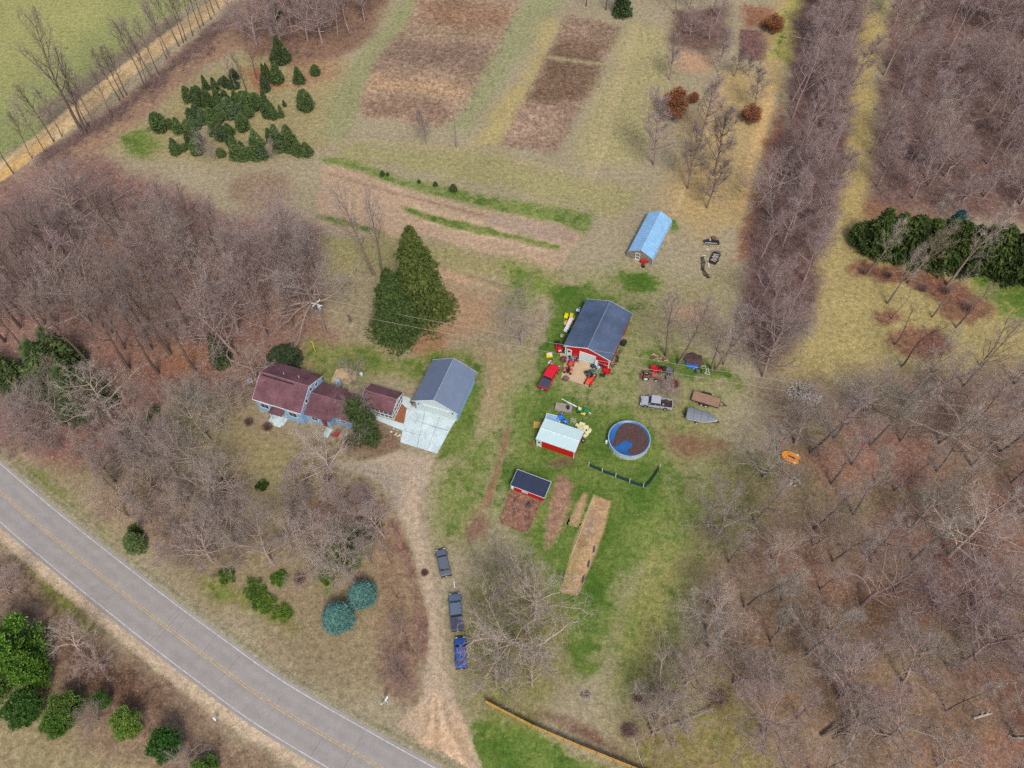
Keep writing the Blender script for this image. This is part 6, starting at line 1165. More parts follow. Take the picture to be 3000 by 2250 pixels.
mb = MB(); mb.tube((-2.3, .7, .38), (1.6, .55, .36), .05, .05, 6); mb.tube((-2.3, -.7, .38), (1.6, -.55, .36), .05, .05, 6); mb.tube((1.6, .55, .36), (3.3, 0, .42), .05, .05, 6); mb.tube((1.6, -.55, .36), (3.3, 0, .42), .05, .05, 6); mb.tube((-.6, -1.05, .3), (-.6, 1.05, .3), .05, .05, 6); mb.tube((3.0, 0, .1), (3.0, 0, .9), .04, .04, 6); mb.build('frame', M_DSTEEL, BTT)
for s in (-1, 1): wheel(BTT, -.6, s*1.12, .3, .18, MATS['white wheel'])

# tractors and machines
def tractor(label, loc, rz, m, loader=False, old=False, s=1.0):
    t = thing('tractor', label, 'tractor', loc, rz); t.scale = (s, s, s); rm = MATS['white wheel'] if old else M_RIM
    mb = MB(); mb.prism([(.25, .75), (1.45, .72), (1.5, 1.1), (1.3, 1.22), (.25, 1.28)], -.3, .3, 'y'); mb.build('hood', m, t, bevel=.05)
    mb = MB(); mb.box((-.2, 0, .65), (1.9, .32, .36)); mb.tube((1.15, -.6, .4), (1.15, .6, .4), .06, .06, 6); mb.tube((-.75, -.6, .6), (-.75, .6, .6), .1, .1, 8); mb.build('chassis', M_RUST if old else M_DSTEEL, t)
    mb = MB(); mb.box((-.65, 0, .95), (.45, .45, .1)); mb.box((-.88, 0, 1.15), (.08, .45, .35)); mb.build('seat', M_BLACK, t, bevel=.03)
    mb = MB(); mb.tube((.2, 0, 1.1), (-.12, 0, 1.38), .03, .03, 6); mb.lathe([(.17, 0), (.2, .02), (.17, .04)], (-.14, 0, 1.38), 12, caps=False); mb.build('steering_wheel', M_BLACK, t)
    for y in (-.62, .62):
        wheel(t, -.75, y, .62, .3, rm); wheel(t, 1.15, y*.95, .34, .2, rm)
        mb = MB(); mb.prism([(-1.3, 1.1), (-1.05, 1.34), (-.45, 1.34), (-.2, 1.1), (-.25, 1.06), (-.48, 1.27), (-1.02, 1.27), (-1.25, 1.06)], y-.17, y+.17, 'y'); mb.build('fender', m if not old else M_RUST, t)
    mb = MB(); mb.tube((.9, .18, 1.2), (.9, .18, 1.75), .035, .035, 6); mb.build('exhaust_pipe', M_DSTEEL, t)
    if not old: mb = MB(); [mb.tube((-.95, y, .9), (-.95, y, 2.0), .035, .035, 5) for y in (-.45, .45)]; mb.tube((-.95, -.45, 2.0), (-.95, .45, 2.0), .035, .035, 5); mb.build('roll_bar', M_DSTEEL, t)
    if loader:
        mb = MB(); [mb.path([(.1, y, 1.0), (.9, y, 1.15), (1.9, y, .45)], .05, 5) for y in (-.48, .48)]; mb.tube((1.3, -.48, .85), (1.3, .48, .85), .04, .04, 5); mb.build('loader_arm', m, t)
        mb = MB(); mb.prism([(1.85, .12), (2.5, .1), (2.45, .16), (1.95, .2), (1.9, .62), (1.82, .66)], -.75, .75, 'y'); mb.build('bucket', m, t)
    return t
M_ORG = mat('orange red tractor paint', (226, 84, 58), .4, var=.12, spec=.5)
c, a, d = span((1662, 1098), (1672, 1070)); tractor('orange compact tractor with front loader bucket on the barn apron', c, a, M_ORG, loader=True, s=.92)
c, a, d = span((1884, 1106), (1922, 1110)); OT = tractor('old rusty red tractor with white rear wheels', (c[0], c[1], 0), a, mat('faded red paint', (172, 96, 88), .7, var=.25, vs=3), old=True, s=.98)
mb = MB(); mb.box((-1.5, 0, .45), (.5, 1.1, .12)); mb.box((-1.6, .3, .6), (.3, .3, .3)); mb.tube((-1.1, 0, .5), (-1.8, 0, .35), .05, .05, 6); mb.build('mower_deck', M_RUST, OT)
def mower(label, loc, rz, m, deckm=None, s=1.0, bag=False, seatm=None):
    t = thing('riding_mower', label, 'mower', loc, rz); t.scale = (s, s, s)
    mb = MB(); mb.prism([(.15, .4), (.85, .38), (.88, .62), (.7, .74), (.15, .8)], -.26, .26, 'y'); mb.build('hood', m, t, bevel=.04)
    mb = MB(); mb.box((-.35, 0, .42), (1.0, .7, .16)); mb.prism([(-.85, .5), (-.2, .5), (-.25, .66), (-.8, .66)], -.4, .4, 'y'); mb.build('body', m, t, bevel=.03)
    mb = MB(); mb.box((-.45, 0, .76), (.4, .42, .12)); mb.box((-.66, 0, .94), (.1, .4, .32)); mb.build('seat', seatm or M_BLACK, t, bevel=.03)
    mb = MB(); mb.box((.12, 0, .24), (.7, 1.05, .14)); mb.build('mower_deck', deckm or m, t, bevel=.04)
    mb = MB(); mb.tube((.1, 0, .75), (-.05, 0, .98), .025, .025, 6); mb.lathe([(.13, 0), (.16, .02), (.13, .04)], (-.06, 0, .98), 10, caps=False); mb.build('steering_wheel', M_BLACK, t)
    for y in (-.42, .42): wheel(t, -.5, y, .25, .2); wheel(t, .68, y, .18, .14)
    if bag: mb = MB(); mb.box((-1.05, 0, .6), (.5, .8, .6)); mb.build('grass_bag', M_BLACK, t, bevel=.06)
    return t
M_RP = mat('mower red paint', (208, 24, 40), .35, var=.1, spec=.5)
P3 = lambda x, y: G(x, y)+(0,)
c, a, d = span((1630, 1030), (1646, 1026)); mower('red riding mower with black bagger left of the barn door', P3(1637, 1024), RZ(-80), M_RP, s=1.15, bag=True)
mower('red riding mower behind the old rusty tractor', P3(1922, 1085), RZ(165), M_RP, s=1.35, bag=True)
c, a, d = span((1695, 1205), (1720, 1211)); mower('green riding mower with yellow deck and yellow seat', (c[0], c[1], 0), a, mat('mower green paint', (26, 130, 84), .35, spec=.5), mat('mower yellow', (232, 206, 60), .4), 1.25, seatm=mat('cream seat', (228, 220, 150), .6))
mower('red orange riding mower at the lower right of the barn apron', P3(1727, 1118), RZ(240), M_ORG, M_RP, 1.35)
mower('dark green garden cart mower among the apron clutter', P3(1727, 1095), RZ(20), mat('teal green', (60, 104, 104), .5), s=1.1)
mower('small red tractor mower parked at the greenhouse door', P3(1889, 768), RZ(200), M_RP, s=1.15)
# three small carts
def cart(name, label, loc, rz, L, W, m, h=.35, legs=True, wheelm=None, wood=False, cat='cart'):
    t = thing(name, label, cat, loc, rz); z0 = .38
    mb = MB(); mb.box((0, 0, z0), (L, W, .06)); [mb.box((0, s*(W/2-.02), z0+h/2+.03), (L, .04, h)) for s in (-1, 1)]; [mb.box((s*(L/2-.02), 0, z0+h/2+.03), (.04, W-.08, h)) for s in (-1, 1)]; mb.build('tray', m, t)
    for s in (-1, 1): wheel(t, -.1, s*(W/2+.09), .24, .13, wheelm or M_RIM)
    mb = MB(); mb.tube((L/2, 0, z0-.02), (L/2+.8, 0, .3), .035, .035, 6); mb.build('drawbar', M_DSTEEL, t); return t
c, a, d = span((1628, 1190), (1676, 1198), .5); TW = cart('utility_trailer', 'weathered plank utility trailer with a white wheel', (c[0], c[1], 0), a, 3.1, 1.7, M_WOODG, .18, wheelm=MATS['white wheel'], cat='trailer')
t = thing('barrel', 'black barrel standing on the weathered plank trailer', 'barrel', at_local(TW, .75, .0, .42)); mb = MB(); mb.lathe([(.26, 0), (.29, .1), (.29, .6), (.25, .72)], (0, 0, 0), 14); mb.build('drum', M_BLACK, t); mb = MB(); mb.lathe([(.01, .73), (.24, .74), (.27, .7)], (0, 0, 0), 14, caps=False); mb.build('lid', M_DSTEEL, t)
for a_, b_, l in (((1645, 1174), (1732, 1213), 'long white pipe lying past the plank trailer and green mower'), ((1660, 1183), (1700, 1199), 'shorter white pipe beside the long one at the plank trailer')):
    p_, q_ = G(*a_), G(*b_); mb = MB(); mb.tube((p_[0], p_[1], .62), (q_[0], q_[1], .12), .07, .07, 8); tag(mb.build('white_pipe', M_WHITE), l, 'pipe')
cart('dump_cart', 'bright red dump cart right of the barn front', P3(1777, 1092), RZ(-25), 1.3, 1.0, M_RP, .4)
cart('utility_trailer', 'small silver box trailer behind the red mower', P3(1960, 1090), RZ(160), 1.6, 1.1, M_STEEL, .45, cat='trailer')
t = cart('dump_cart', 'maroon cart at the left corner of the barn apron', P3(1651, 1057), RZ(60), 1.1, .8, mat('maroon plastic', (128, 72, 84), .6), .3)
c, a, d = span((2087, 772), (2102, 742), .5); CT_ = cart('hay_trailer', 'dark trailer loaded with firewood near the strip wood', (c[0], c[1], 0), a, 2.9, 1.5, M_DSTEEL, .4, cat='trailer')
for i in range(6): 
    r_ = random.Random(i); q = MB(); x = -1.1+.38*i; q.tube((0, -.6, .0), (0, .55, .05), .14, .13, 8); o = q.build('firewood_log', M_WOODG, None, at_local(CT_, x, r_.uniform(-.05, .1), .75+r_.uniform(0, .1)), rz=a+r_.uniform(-.4, .4)); tag(o, f'firewood log in the dark trailer, {ORD[i]} from its near end', 'log', 'firewood logs in the dark trailer')
mb = MB(); mb.box((0, 0, .1), (1.1, .4, .2), taper=.9); o = mb.build('tool_box', M_STEEL, None, at_local(CT_, 1.6, 0, .82), bevel=.02, rz=a+1.57); tag(o, 'grey box at the far end of the dark firewood trailer', 'box')
# snowmobile
t = thing('snowmobile', 'dark snowmobile with a white stripe right of the greenhouse', 'snowmobile', P3(2085, 714), RZ(172)); t.scale = (1.15,)*3
mb = MB(); mb.prism([(-1.3, .3), (1.1, .3), (1.45, .5), (.9, .85), (.3, .95), (.1, .72), (-1.2, .74)], -.32, .32, 'y', ); mb.build('body', mat('dark purple fairing', (58, 50, 66), .35, spec=.5), t, bevel=.06)
mb = MB(); mb.box((-.55, 0, .8), (1.1, .4, .14)); mb.build('seat', M_BLACK, t, bevel=.04)
mb = MB(); mb.box((.2, -.34, .5), (2.0, .03, .1)); mb.box((.2, .34, .5), (2.0, .03, .1)); mb.prism([(.3, .95), (.42, 1.2), (.48, 1.2), (.55, .93)], -.2, .2, 'y'); mb.build('stripe', M_WHITE, t)
for s in (-1, 1): mb = MB(); mb.path([(.4, s*.48, .08), (1.4, s*.48, .08), (1.65, s*.48, .25)], .05, 6); mb.tube((.95, s*.2, .4), (.95, s*.48, .1), .03, .03, 5); mb.build('ski', M_DSTEEL, t)
mb = MB(); mb.box((-.5, 0, .17), (1.7, .38, .3)); mb.build('track', M_BLACK, t); mb = MB(); mb.tube((.25, -.35, 1.1), (.25, .35, 1.1), .025, .025, 6); mb.build('handlebar', M_BLACK, t)

# ================================================================== SMALL THINGS OF THE YARD
def simple(name, label, cat, loc, rz, parts, group=None, s=1.0):
    t = thing(name, label, cat, loc, rz, group); t.scale = (s, s, s)
    for pn, mb, m, *bv in parts: mb.build(pn, m, t, bevel=bv[0] if bv else 0)
    return t
M_YP = mat('bright yellow plastic', (240, 222, 20), .4, spec=.4); M_TEAL = mat('teal plastic', (20, 170, 160), .4); M_LIME = mat('lime plastic', (140, 170, 60), .45); M_BLU = mat('bright blue plastic', (20, 110, 200), .4); M_CREAM = mat('cream plastic', (222, 214, 204), .5)
# plastic chairs and play things along the barn's left wall
def chair(label, loc, rz):
    leg = []
    t = thing('plastic_chair', label, 'chair', loc, rz, 'yellow plastic chairs by the barn'); mb = MB(); mb.box((0, 0, .44), (.5, .5, .06)); mb.build('seat', M_YP, t, bevel=.015); mb = MB(); mb.box((-.24, 0, .72), (.06, .5, .5), ry=-.15); mb.build('backrest', M_YP, t, bevel=.015)
    for x, y in ((.2, .2), (.2, -.2), (-.22, .2), (-.22, -.2)): q = MB(); q.tube((x, y, 0), (x*.9, y*.9, .42), .03, .03, 6); q.build('leg', M_YP, t)
    for y in (-.26, .26): q = MB(); q.box((0, y, .62), (.42, .05, .04)); q.build('armrest', M_YP, t)
    t.scale = (1.35,)*3; return t
chair('left one of two bright yellow plastic chairs beside the barn', P3(1658, 934), RZ(-110)); chair('right one of two bright yellow plastic chairs beside the barn', P3(1673, 934), RZ(-110))
mb = MB(); mb.prism([(0, 0), (.0, 1.2), (.12, 1.2), (1.9, .15), (1.9, 0), (1.8, 0), (.12, 1.0), (.12, 0)], -.3, .3, 'y'); m2 = MB(); m2.box((-.25, 0, .9), (.5, .7, .1)); [m2.box((-.45, s*.32, .75), (.08, .08, 1.5)) for s in (-1, 1)]
simple('play_slide', 'cream plastic toddler slide with teal foot against the barn', 'slide', P3(1672, 948), RZ(240), [('chute', mb, M_CREAM, .02), ('ladder', m2, M_CREAM, .02)], s=1.25)
mb = MB(); mb.lathe([(.5, 0), (.55, .1), (.5, .3), (.42, .3), (.4, .1)], (0, 0, 0), 14); simple('play_tub', 'teal round tub at the foot of the play slide', 'tub', P3(1664, 963), 0, [('tub', mb, M_TEAL)])
mb = MB(); mb.lathe([(.45, 0), (.5, .1), (.46, .35), (.4, .35), (.38, .1)], (0, 0, 0), 12); simple('play_tub', 'lime green tub right of the teal one by the barn', 'tub', P3(1673, 958), 0, [('tub', mb, M_LIME)])
mb = MB(); mb.box((0, 0, .25), (.9, .7, .5), taper=.8); m2 = MB(); m2.box((0, 0, .54), (.75, .5, .08)); simple('play_table', 'white and grey play table under the yellow chairs', 'play table', P3(1658, 947), .3, [('base', mb, M_WHITE, .04), ('top', m2, mat('orange plastic', (232, 160, 60), .5), .02)])
mb = MB(); mb.box((0, 0, .25), (.7, .5, .4), taper=.9); m2 = MB(); m2.box((.1, 0, .5), (.3, .4, .2)); simple('toy_car', 'blue toy ride on below the teal tub by the barn', 'toy', P3(1666, 972), .5, [('body', mb, mat('royal blue plastic', (30, 80, 180), .4), .05), ('seat', m2, M_BLU, .03)])
mb = MB(); mb.box((0, 0, .35), (.7, .6, .7), taper=.95); m2 = MB(); m2.box((0, 0, .74), (.74, .64, .08)); simple('storage_bin', 'bright blue bin by the upper left barn wall', 'bin', P3(1693, 916), -.4, [('bin', mb, M_BLU, .03), ('lid', m2, M_WHITE, .02)])
for x, y, l in ((1698, 905, 'white gas bottle upper one beside the barn'), (1696, 909, 'white gas bottle lower one beside the barn')): mb = MB(); mb.lathe([(.14, 0), (.17, .06), (.17, .4), (.08, .5)], (0, 0, 0), 10); m2 = MB(); m2.tube((0, 0, .5), (0, 0, .62), .05, .05, 8); simple('gas_bottle', l, 'gas bottle', P3(x, y), 0, [('tank', mb, M_WHITE), ('valve', m2, M_STEEL)])
mb = MB(); mb.ball((0, 0, .35), .42, 8, (1, 1, .8), 4); m2 = MB(); m2.tube((0, 0, 0), (0, 0, .2), .3, .3, 8); simple('stump_stone', 'pale round boulder on the grass left of the barn', 'boulder', P3(1645, 986), 0, [('boulder', mb, M_STONE), ('foot', m2, M_STONE)])
# yellow and white playhouse panel, cooler etc.
mb = MB(); mb.box((0, 0, .22), (1.2, .9, .44), taper=.92); m2 = MB(); m2.box((.15, 0, .47), (.8, .75, .06)); simple('sandbox', 'yellow sandbox with a white lid left of the barn door', 'sandbox', P3(1609, 1042), .1, [('box', mb, M_YP, .04), ('lid', m2, M_CREAM, .02)])
mb = MB(); mb.box((0, 0, .2), (.7, .55, .4)); m2 = MB(); m2.box((0, 0, .42), (.72, .57, .05)); simple('crate', 'tan wooden crate beside the barn doorstep', 'crate', P3(1646, 1042), -.1, [('box', mb, M_CONCT, .02), ('lid', m2, M_CONCT, .01)])
mb = MB(); mb.ball((0, 0, .25), .3, 8, (1.2, .8, .8), 5); m2 = MB(); m2.box((.3, .2, .2), (.4, .3, .3), rz=.4); m3 = MB(); m3.box((-.3, -.2, .12), (.4, .3, .2), rz=1); simple('toy_heap', 'small heap of black, white and pink toys above the red pickup', 'toys', P3(1612, 1060), .3, [('ball', mb, mat('pink plastic', (200, 160, 170), .5)), ('box', m2, M_BLACK, .03), ('tray', m3, M_WHITE, .02)])
# right of the door: clutter on the apron
def barrel(label, loc, m, h=.85, r=.28, lid=None, lying=None):
    mb = MB(); mb.lathe([(r*.9, 0), (r, .06), (r, h-.06), (r*.9, h)], (0, 0, 0), 14); m2 = MB(); m2.lathe([(.01, h+.02), (r*.9, h+.02), (r*.95, h-.02)], (0, 0, 0), 14, caps=False)
    t = simple('barrel', label, 'barrel', loc, 0, [('drum', mb, m), ('lid', m2, lid or m)])
    if lying is not None: t.rotation_euler = (math.pi/2, 0, lying); t.location.z = r
    return t
barrel('blue barrel at the left of the barn door frame', P3(1672, 1056), M_BLU, .6, .3)
barrel('black barrel lying at the right end of the apron clutter', P3(1758, 1100), M_BLACK, .9, .3, lying=1.2)
barrel('black feed tub between the doors of the barn', P3(1669, 1048), M_BLACK, .5, .24)
mb = MB(); mb.ball((0, 0, .35), .55, 8, (1.1, .9, .6), 8); m2 = MB(); m2.box((.3, 0, .15), (.6, .5, .3)); simple('black_tarp', 'bunched black cover right of the barn door', 'cover', P3(1738, 1076), .2, [('folds', mb, mat('charcoal cloth', (62, 58, 66), .8)), ('load', m2, M_DSTEEL)])
mb = MB(); mb.box((0, 0, .45), (.9, .5, .1)); m2 = MB(); [m2.tube((x, y, 0), (x, y, .42), .025, .025, 5) for x in (-.4, .4) for y in (-.2, .2)]; simple('folding_table', 'light blue folding table by the right barn wall', 'table', P3(1747, 1070), -.5, [('tabletop', mb, mat('light blue laminate', (120, 182, 214), .4), .01), ('leg', m2, M_STEEL)])
mb = MB(); mb.box((0, 0, .3), (.7, .5, .35), taper=1.2); m2 = MB(); m2.box((0, 0, .5), (.5, .3, .06)); simple('play_sink', 'sky blue play kitchen tub in the apron clutter', 'tub', P3(1753, 1080), .4, [('tub', mb, mat('sky blue plastic', (90, 168, 216), .4), .04), ('shelf', m2, M_WHITE)])
mb = MB(); mb.box((0, 0, .5), (.9, .05, .9), rx=.4); m2 = MB(); m2.tube((0, .1, 0), (0, .25, .8), .03, .03, 5); simple('white_board', 'white panel propped among the apron clutter', 'panel', P3(1749, 1087), .9, [('panel', mb, M_WHITE), ('prop', m2, M_STEEL)])
def tyre(label, loc, r=.38, group=None, upright=False, m=None):
    mb = MB(); mb.lathe([(r*.55, 0), (r*.9, .0), (r, .1), (r*.9, .22), (r*.55, .22)], (0, 0, 0), 16, caps=False); m2 = MB(); m2.lathe([(.01, .1), (r*.55, .12), (r*.56, .06)], (0, 0, 0), 12, caps=False)
    t = simple('tyre', label, 'tyre', loc, 0, [('rubber', mb, M_BLACK), ('rim', m2, m or M_RIM)], group)
    if upright: t.rotation_euler = (math.pi/2, 0, RZ(-24)); t.location.z = r
    return t
tyre('tyre lying at the right of the green mower on the apron', P3(1741, 1101), .5); tyre('white hubbed wheel leaning on the barn left of the big door', P3(1689, 1049), .42, upright=True, m=M_WHITE)
mb = MB(); [mb.box((x, 0, .75), (.05, .05, 1.5), rx=-.2) for x in (-.25, 0, .25)]; m2 = MB(); [m2.box((0, .15-z*.2, z), (.5, .04, .05), rx=-.2) for z in (.3, .7, 1.1)]; simple('rack', 'tall black rack leaning on the barn wall near its right corner', 'rack', at_local(BA, 2.95, -6.0), RZ(-24), [('upright', mb, M_BLACK), ('rung', m2, M_BLACK)], s=1.1)
mb = MB(); mb.box((0, 0, 1.0), (.5, .06, 2.0), rx=-.1); m2 = MB(); m2.box((0, -.12, .05), (.5, .1, .1)); simple('leaning_panel', 'white panel leaning right beside the big barn door', 'panel', at_local(BA, 1.95, -6.1), RZ(-24), [('sheet', mb, M_WHITE), ('foot', m2, M_STEEL)])
# hand tools left of the door
mb = MB(); [mb.tube((x, 0, 0), (x+.1, .3, 1.5), .025, .025, 5) for x in (-.2, 0, .2)]; m2 = MB(); [m2.box((x, -.02, .1), (.16, .04, .25)) for x in (-.2, 0, .2)]; simple('garden_tools', 'bunch of long handled tools leaning left of the big barn door', 'tools', at_local(BA, -2.35, -6.2), RZ(-24), [('handle', mb, mat('pale pink handles', (200, 150, 145), .6)), ('blade', m2, M_RUST)])
mb = MB(); mb.box((0, 0, .15), (.6, .4, .3)); m2 = MB(); m2.box((.3, -.3, .08), (.5, .3, .14), rz=.6); simple('tool_case', 'dark blue tool case left of the big barn door', 'case', P3(1687, 1057), .2, [('case', mb, mat('navy case', (62, 62, 96), .6), .02), ('tray', m2, M_STEEL, .01)])
# implement behind the tractor
mb = MB(); mb.lathe([(.35, 0), (.5, .2), (.5, .7), (.3, .75)], (0, 0, 0), 12); m2 = MB(); m2.box((0, 0, .3), (1.3, .2, .2)); simple('spreader', 'brown round implement behind the orange tractor', 'spreader', P3(1658, 1113), .3, [('hopper', mb, mat('brown rusty steel', (118, 96, 88), .8, var=.3)), ('frame', m2, M_RUST)])
# things along the right wall of the barn
mb = MB(); mb.box((0, 0, .45), (1.3, .9, .7), taper=.85); m2 = MB(); m2.box((0, 0, .86), (.8, .6, .1)); simple('trash_cart', 'black domed bin standing right of the barn', 'bin', P3(1827, 1008), RZ(60), [('bin', mb, M_BLACK, .08), ('lid', m2, M_DSTEEL, .03)])
r_ = random.Random(21)
for i in range(6):
    p_ = at_local(BA, 4.95+r_.uniform(-.1, .3), -4.9+i*.75); mb = MB(); mb.box((0, 0, .25), (.5, .35, .4), rz=i); m2 = MB(); [m2.tube((r_.uniform(-.3, .3), r_.uniform(-.3, .3), 0), (r_.uniform(-.4, .4), r_.uniform(-.4, .4), .9), .02, .02, 5) for _ in range(4)]
    simple('scrap_bundle', f"dark scrap bundle along the barn's right wall, {ORD[i]} from its front corner", 'scrap', p_, r_.uniform(0, 3), [('crate', mb, r_.choice([M_RUST, M_DSTEEL, M_STEEL])), ('rods', m2, r_.choice([M_RUST, M_STEEL]))], 'scrap along the right barn wall')
# shed surroundings: cold frame, blue tarp, foam blocks, pallet, chairs
c, a, d = span((1597, 1219), (1637, 1228), .6); mb = MB(); mb.box((0, 0, .25), (2.7, 1.35, .5)); m2 = MB(); m2.box((0, 0, .56), (2.75, 1.4, .06), rx=.06); m3 = MB(); m3.box((0, 0, .6), (2.5, 1.15, .04), rx=.06)
simple('cold_frame', 'pale blue glass topped box behind the red shed', 'cold frame', (c[0]+.2, c[1]-.1, 0), a, [('box', mb, M_WHITE), ('lid', m2, M_WHITE), ('pane', m3, mat('glass with painted sky', (150, 186, 216), .08, spec=.9))])  # cold frame; the sky's reflection is painted into the pane's pale blue
def crumple(name, pts, m, label, cat, z0, z1, seed, parent=None):
    """a crumpled sheet inside a world polygon"""
    rs = np.random.RandomState(seed); xs = [p[0] for p in pts]; ys = [p[1] for p in pts]; ax = np.arange(min(xs), max(xs)+.2, .2); ay = np.arange(min(ys), max(ys)+.2, .2); X, Y = np.meshgrid(ax, ay, indexing='ij'); x, y = X.ravel(), Y.ravel(); k = sdist(x, y, pts) > -.08
    z = z0+(z1-z0)*(rs.uniform(0, 1, len(x))*.55+.45*(fbm(x, y, .9, seed, 2)+.5)); mx, my = len(ax), len(ay); I, J = np.meshgrid(np.arange(mx-1), np.arange(my-1), indexing='ij'); q = (I*my+J).ravel(); F = np.stack([q, q+my, q+my+1, q+1], 1); F = F[k[F].all(1)]
    u = np.unique(F); mp = np.full(len(x), -1); mp[u] = np.arange(len(u)); cx, cy = sum(xs)/len(xs), sum(ys)/len(ys)
    o = link(name, np_mesh(name, np.stack([x[u]-cx, y[u]-cy, z[u]], 1), mp[F], m), parent, (cx, cy, 0)); sm = o.modifiers.new('thick', 'SOLIDIFY'); sm.thickness = .03
    return tag(o, label, cat) if label else o
M_TB = mat('bright blue tarp', (18, 116, 220), .35, var=.12, spec=.5)
crumple('blue_tarp', GP([(1634, 1222), (1646, 1220), (1654, 1232), (1668, 1242), (1664, 1248), (1640, 1240), (1630, 1234)]), M_TB, 'crumpled bright blue tarp behind the red shed', 'tarp', .3, 1.1, 5)
crumple('blue_tarp', GP([(2003, 1062), (2020, 1070), (2048, 1070), (2040, 1082), (2030, 1084), (2012, 1076)]), M_TB, 'crumpled blue tarp on the near side of the compost heap', 'tarp', .1, .6, 6)
bl = [(1694, 1248), (1705, 1246), (1712, 1250), (1700, 1256), (1716, 1256), (1724, 1262), (1712, 1264), (1722, 1270), (1716, 1276)]
for i, (x, y) in enumerate(bl):
    mb = MB(); mb.box((0, 0, 0), (1.0, .55, .28)); o = mb.build('foam_block', mat('cream foam', (226, 222, 174), .8, var=.06), None, G(x, y)+(.14 + .3*(i % 3 == 1),), bevel=.02, rz=RZ(-30+i*9)); tag(o, f"cream block in the pile behind the shed's right corner, {ORD[i]} from the left" if i < 8 else 'cream block at the right end of the pile by the red shed', 'block', 'cream blocks by the red shed')
mb = MB(); [mb.box((0, -.45+.22*i, .12), (1.1, .17, .03)) for i in range(5)]; [mb.box((x, 0, .05), (.1, 1.05, .1)) for x in (-.45, 0, .45)]; o = mb.build('pallet', M_WOODN, None, G(1574, 1246)+(0,), rz=RZ(-8)); tag(o, 'new yellow wooden pallet left of the red shed', 'pallet'); o.scale = (1.2, 1.2, 1)
for i, (x, y) in enumerate(((1675, 1240), (1683, 1242))):
    mb = MB(); [mb.tube((s, 0, 0), (s, 0, 1.7), .03, .03, 5) for s in (-.2, .2)]; m2 = MB(); [m2.tube((-.2, 0, z), (.2, 0, z), .025, .025, 5) for z in (.4, .8, 1.2, 1.6)]; simple('pool_ladder', ['left pale ladder sticking up behind the red shed', 'right pale ladder sticking up behind the red shed'][i], 'ladder', P3(x, y), .3, [('rail', mb, M_WHITE), ('rung', m2, M_WHITE)])
tyre('black tyre at the right end wall of the red shed', P3(1709, 1292), .42); mb = MB(); mb.lathe([(.3, 0), (.4, .25), (.34, .28)], (0, 0, 0), 10); m2 = MB(); m2.tube((.1, 0, .2), (.7, 0, .5), .03, .03, 5); simple('wheelbarrow', 'rusty wheelbarrow at the left end of the red shed', 'wheelbarrow', P3(1556, 1302), RZ(160), [('tray', mb, M_RUST), ('handle', m2, M_RUST)])
# compost heap, hoop frame by the trees
mb = MB(); mb.ball((0, 0, 0), 1.0, 14, (2.1, 1.5, .7), 11); o = mb.build('compost_heap', mat('dark compost', (84, 62, 62), .95, var=.25, vs=2, fine=7), None, G(2030, 1054)+(0,), rz=-.3); tag(o, 'dark compost heap under the bare trees', 'compost')
mb = MB(); mb.lathe([(.55, .1), (.75, .15), (.55, .3)], (0, 0, 0), 14, caps=False); m2 = MB(); m2.path([(.5, .7, .7), (1.3, .7, .7), (1.3, -.6, .7), (.9, -.9, .7), (1.9, -.9, .05), (1.9, .8, .05)], .045, 6); simple('pipe_frame', 'white pipe frame standing over a round dark hoop by the compost', 'frame', P3(2046, 1088), 0, [('hoop', mb, M_DSTEEL), ('tube', m2, M_WHITE)])
r_ = random.Random(8); mb = MB(); [mb.box((r_.uniform(-1.6, 1.6), r_.uniform(-.5, .5), r_.uniform(.05, .3)), (r_.uniform(.5, 1.4), .12, .08), rz=r_.uniform(-1, 1)) for _ in range(16)]; m2 = MB(); [m2.box((r_.uniform(-1.4, 1.4), r_.uniform(-.5, .5), r_.uniform(.1, .35)), (.4, .35, .25), rz=r_.uniform(0, 3)) for _ in range(7)]
simple('lumber_pile', 'jumbled pile of lumber and scrap above the red mower', 'lumber pile', P3(1932, 1050), RZ(-15), [('board', mb, mat('pale old lumber', (190, 172, 150), .8, var=.2)), ('scrap', m2, M_RUST)])
mb = MB(); [mb.tube((-.9+.3*i, -.5, .35), (-.7+.3*i, .6, .1), .035, .02, 5) for i in range(7)]; m2 = MB(); m2.box((0, 0, .4), (2.1, .1, .1)); m2.box((0, .1, .5), (.6, .5, .3)); simple('disc_harrow', 'dark farm implement right of the old rusty tractor', 'implement', P3(1956, 1110), RZ(80), [('tine', mb, M_DSTEEL), ('frame', m2, M_STEEL)])
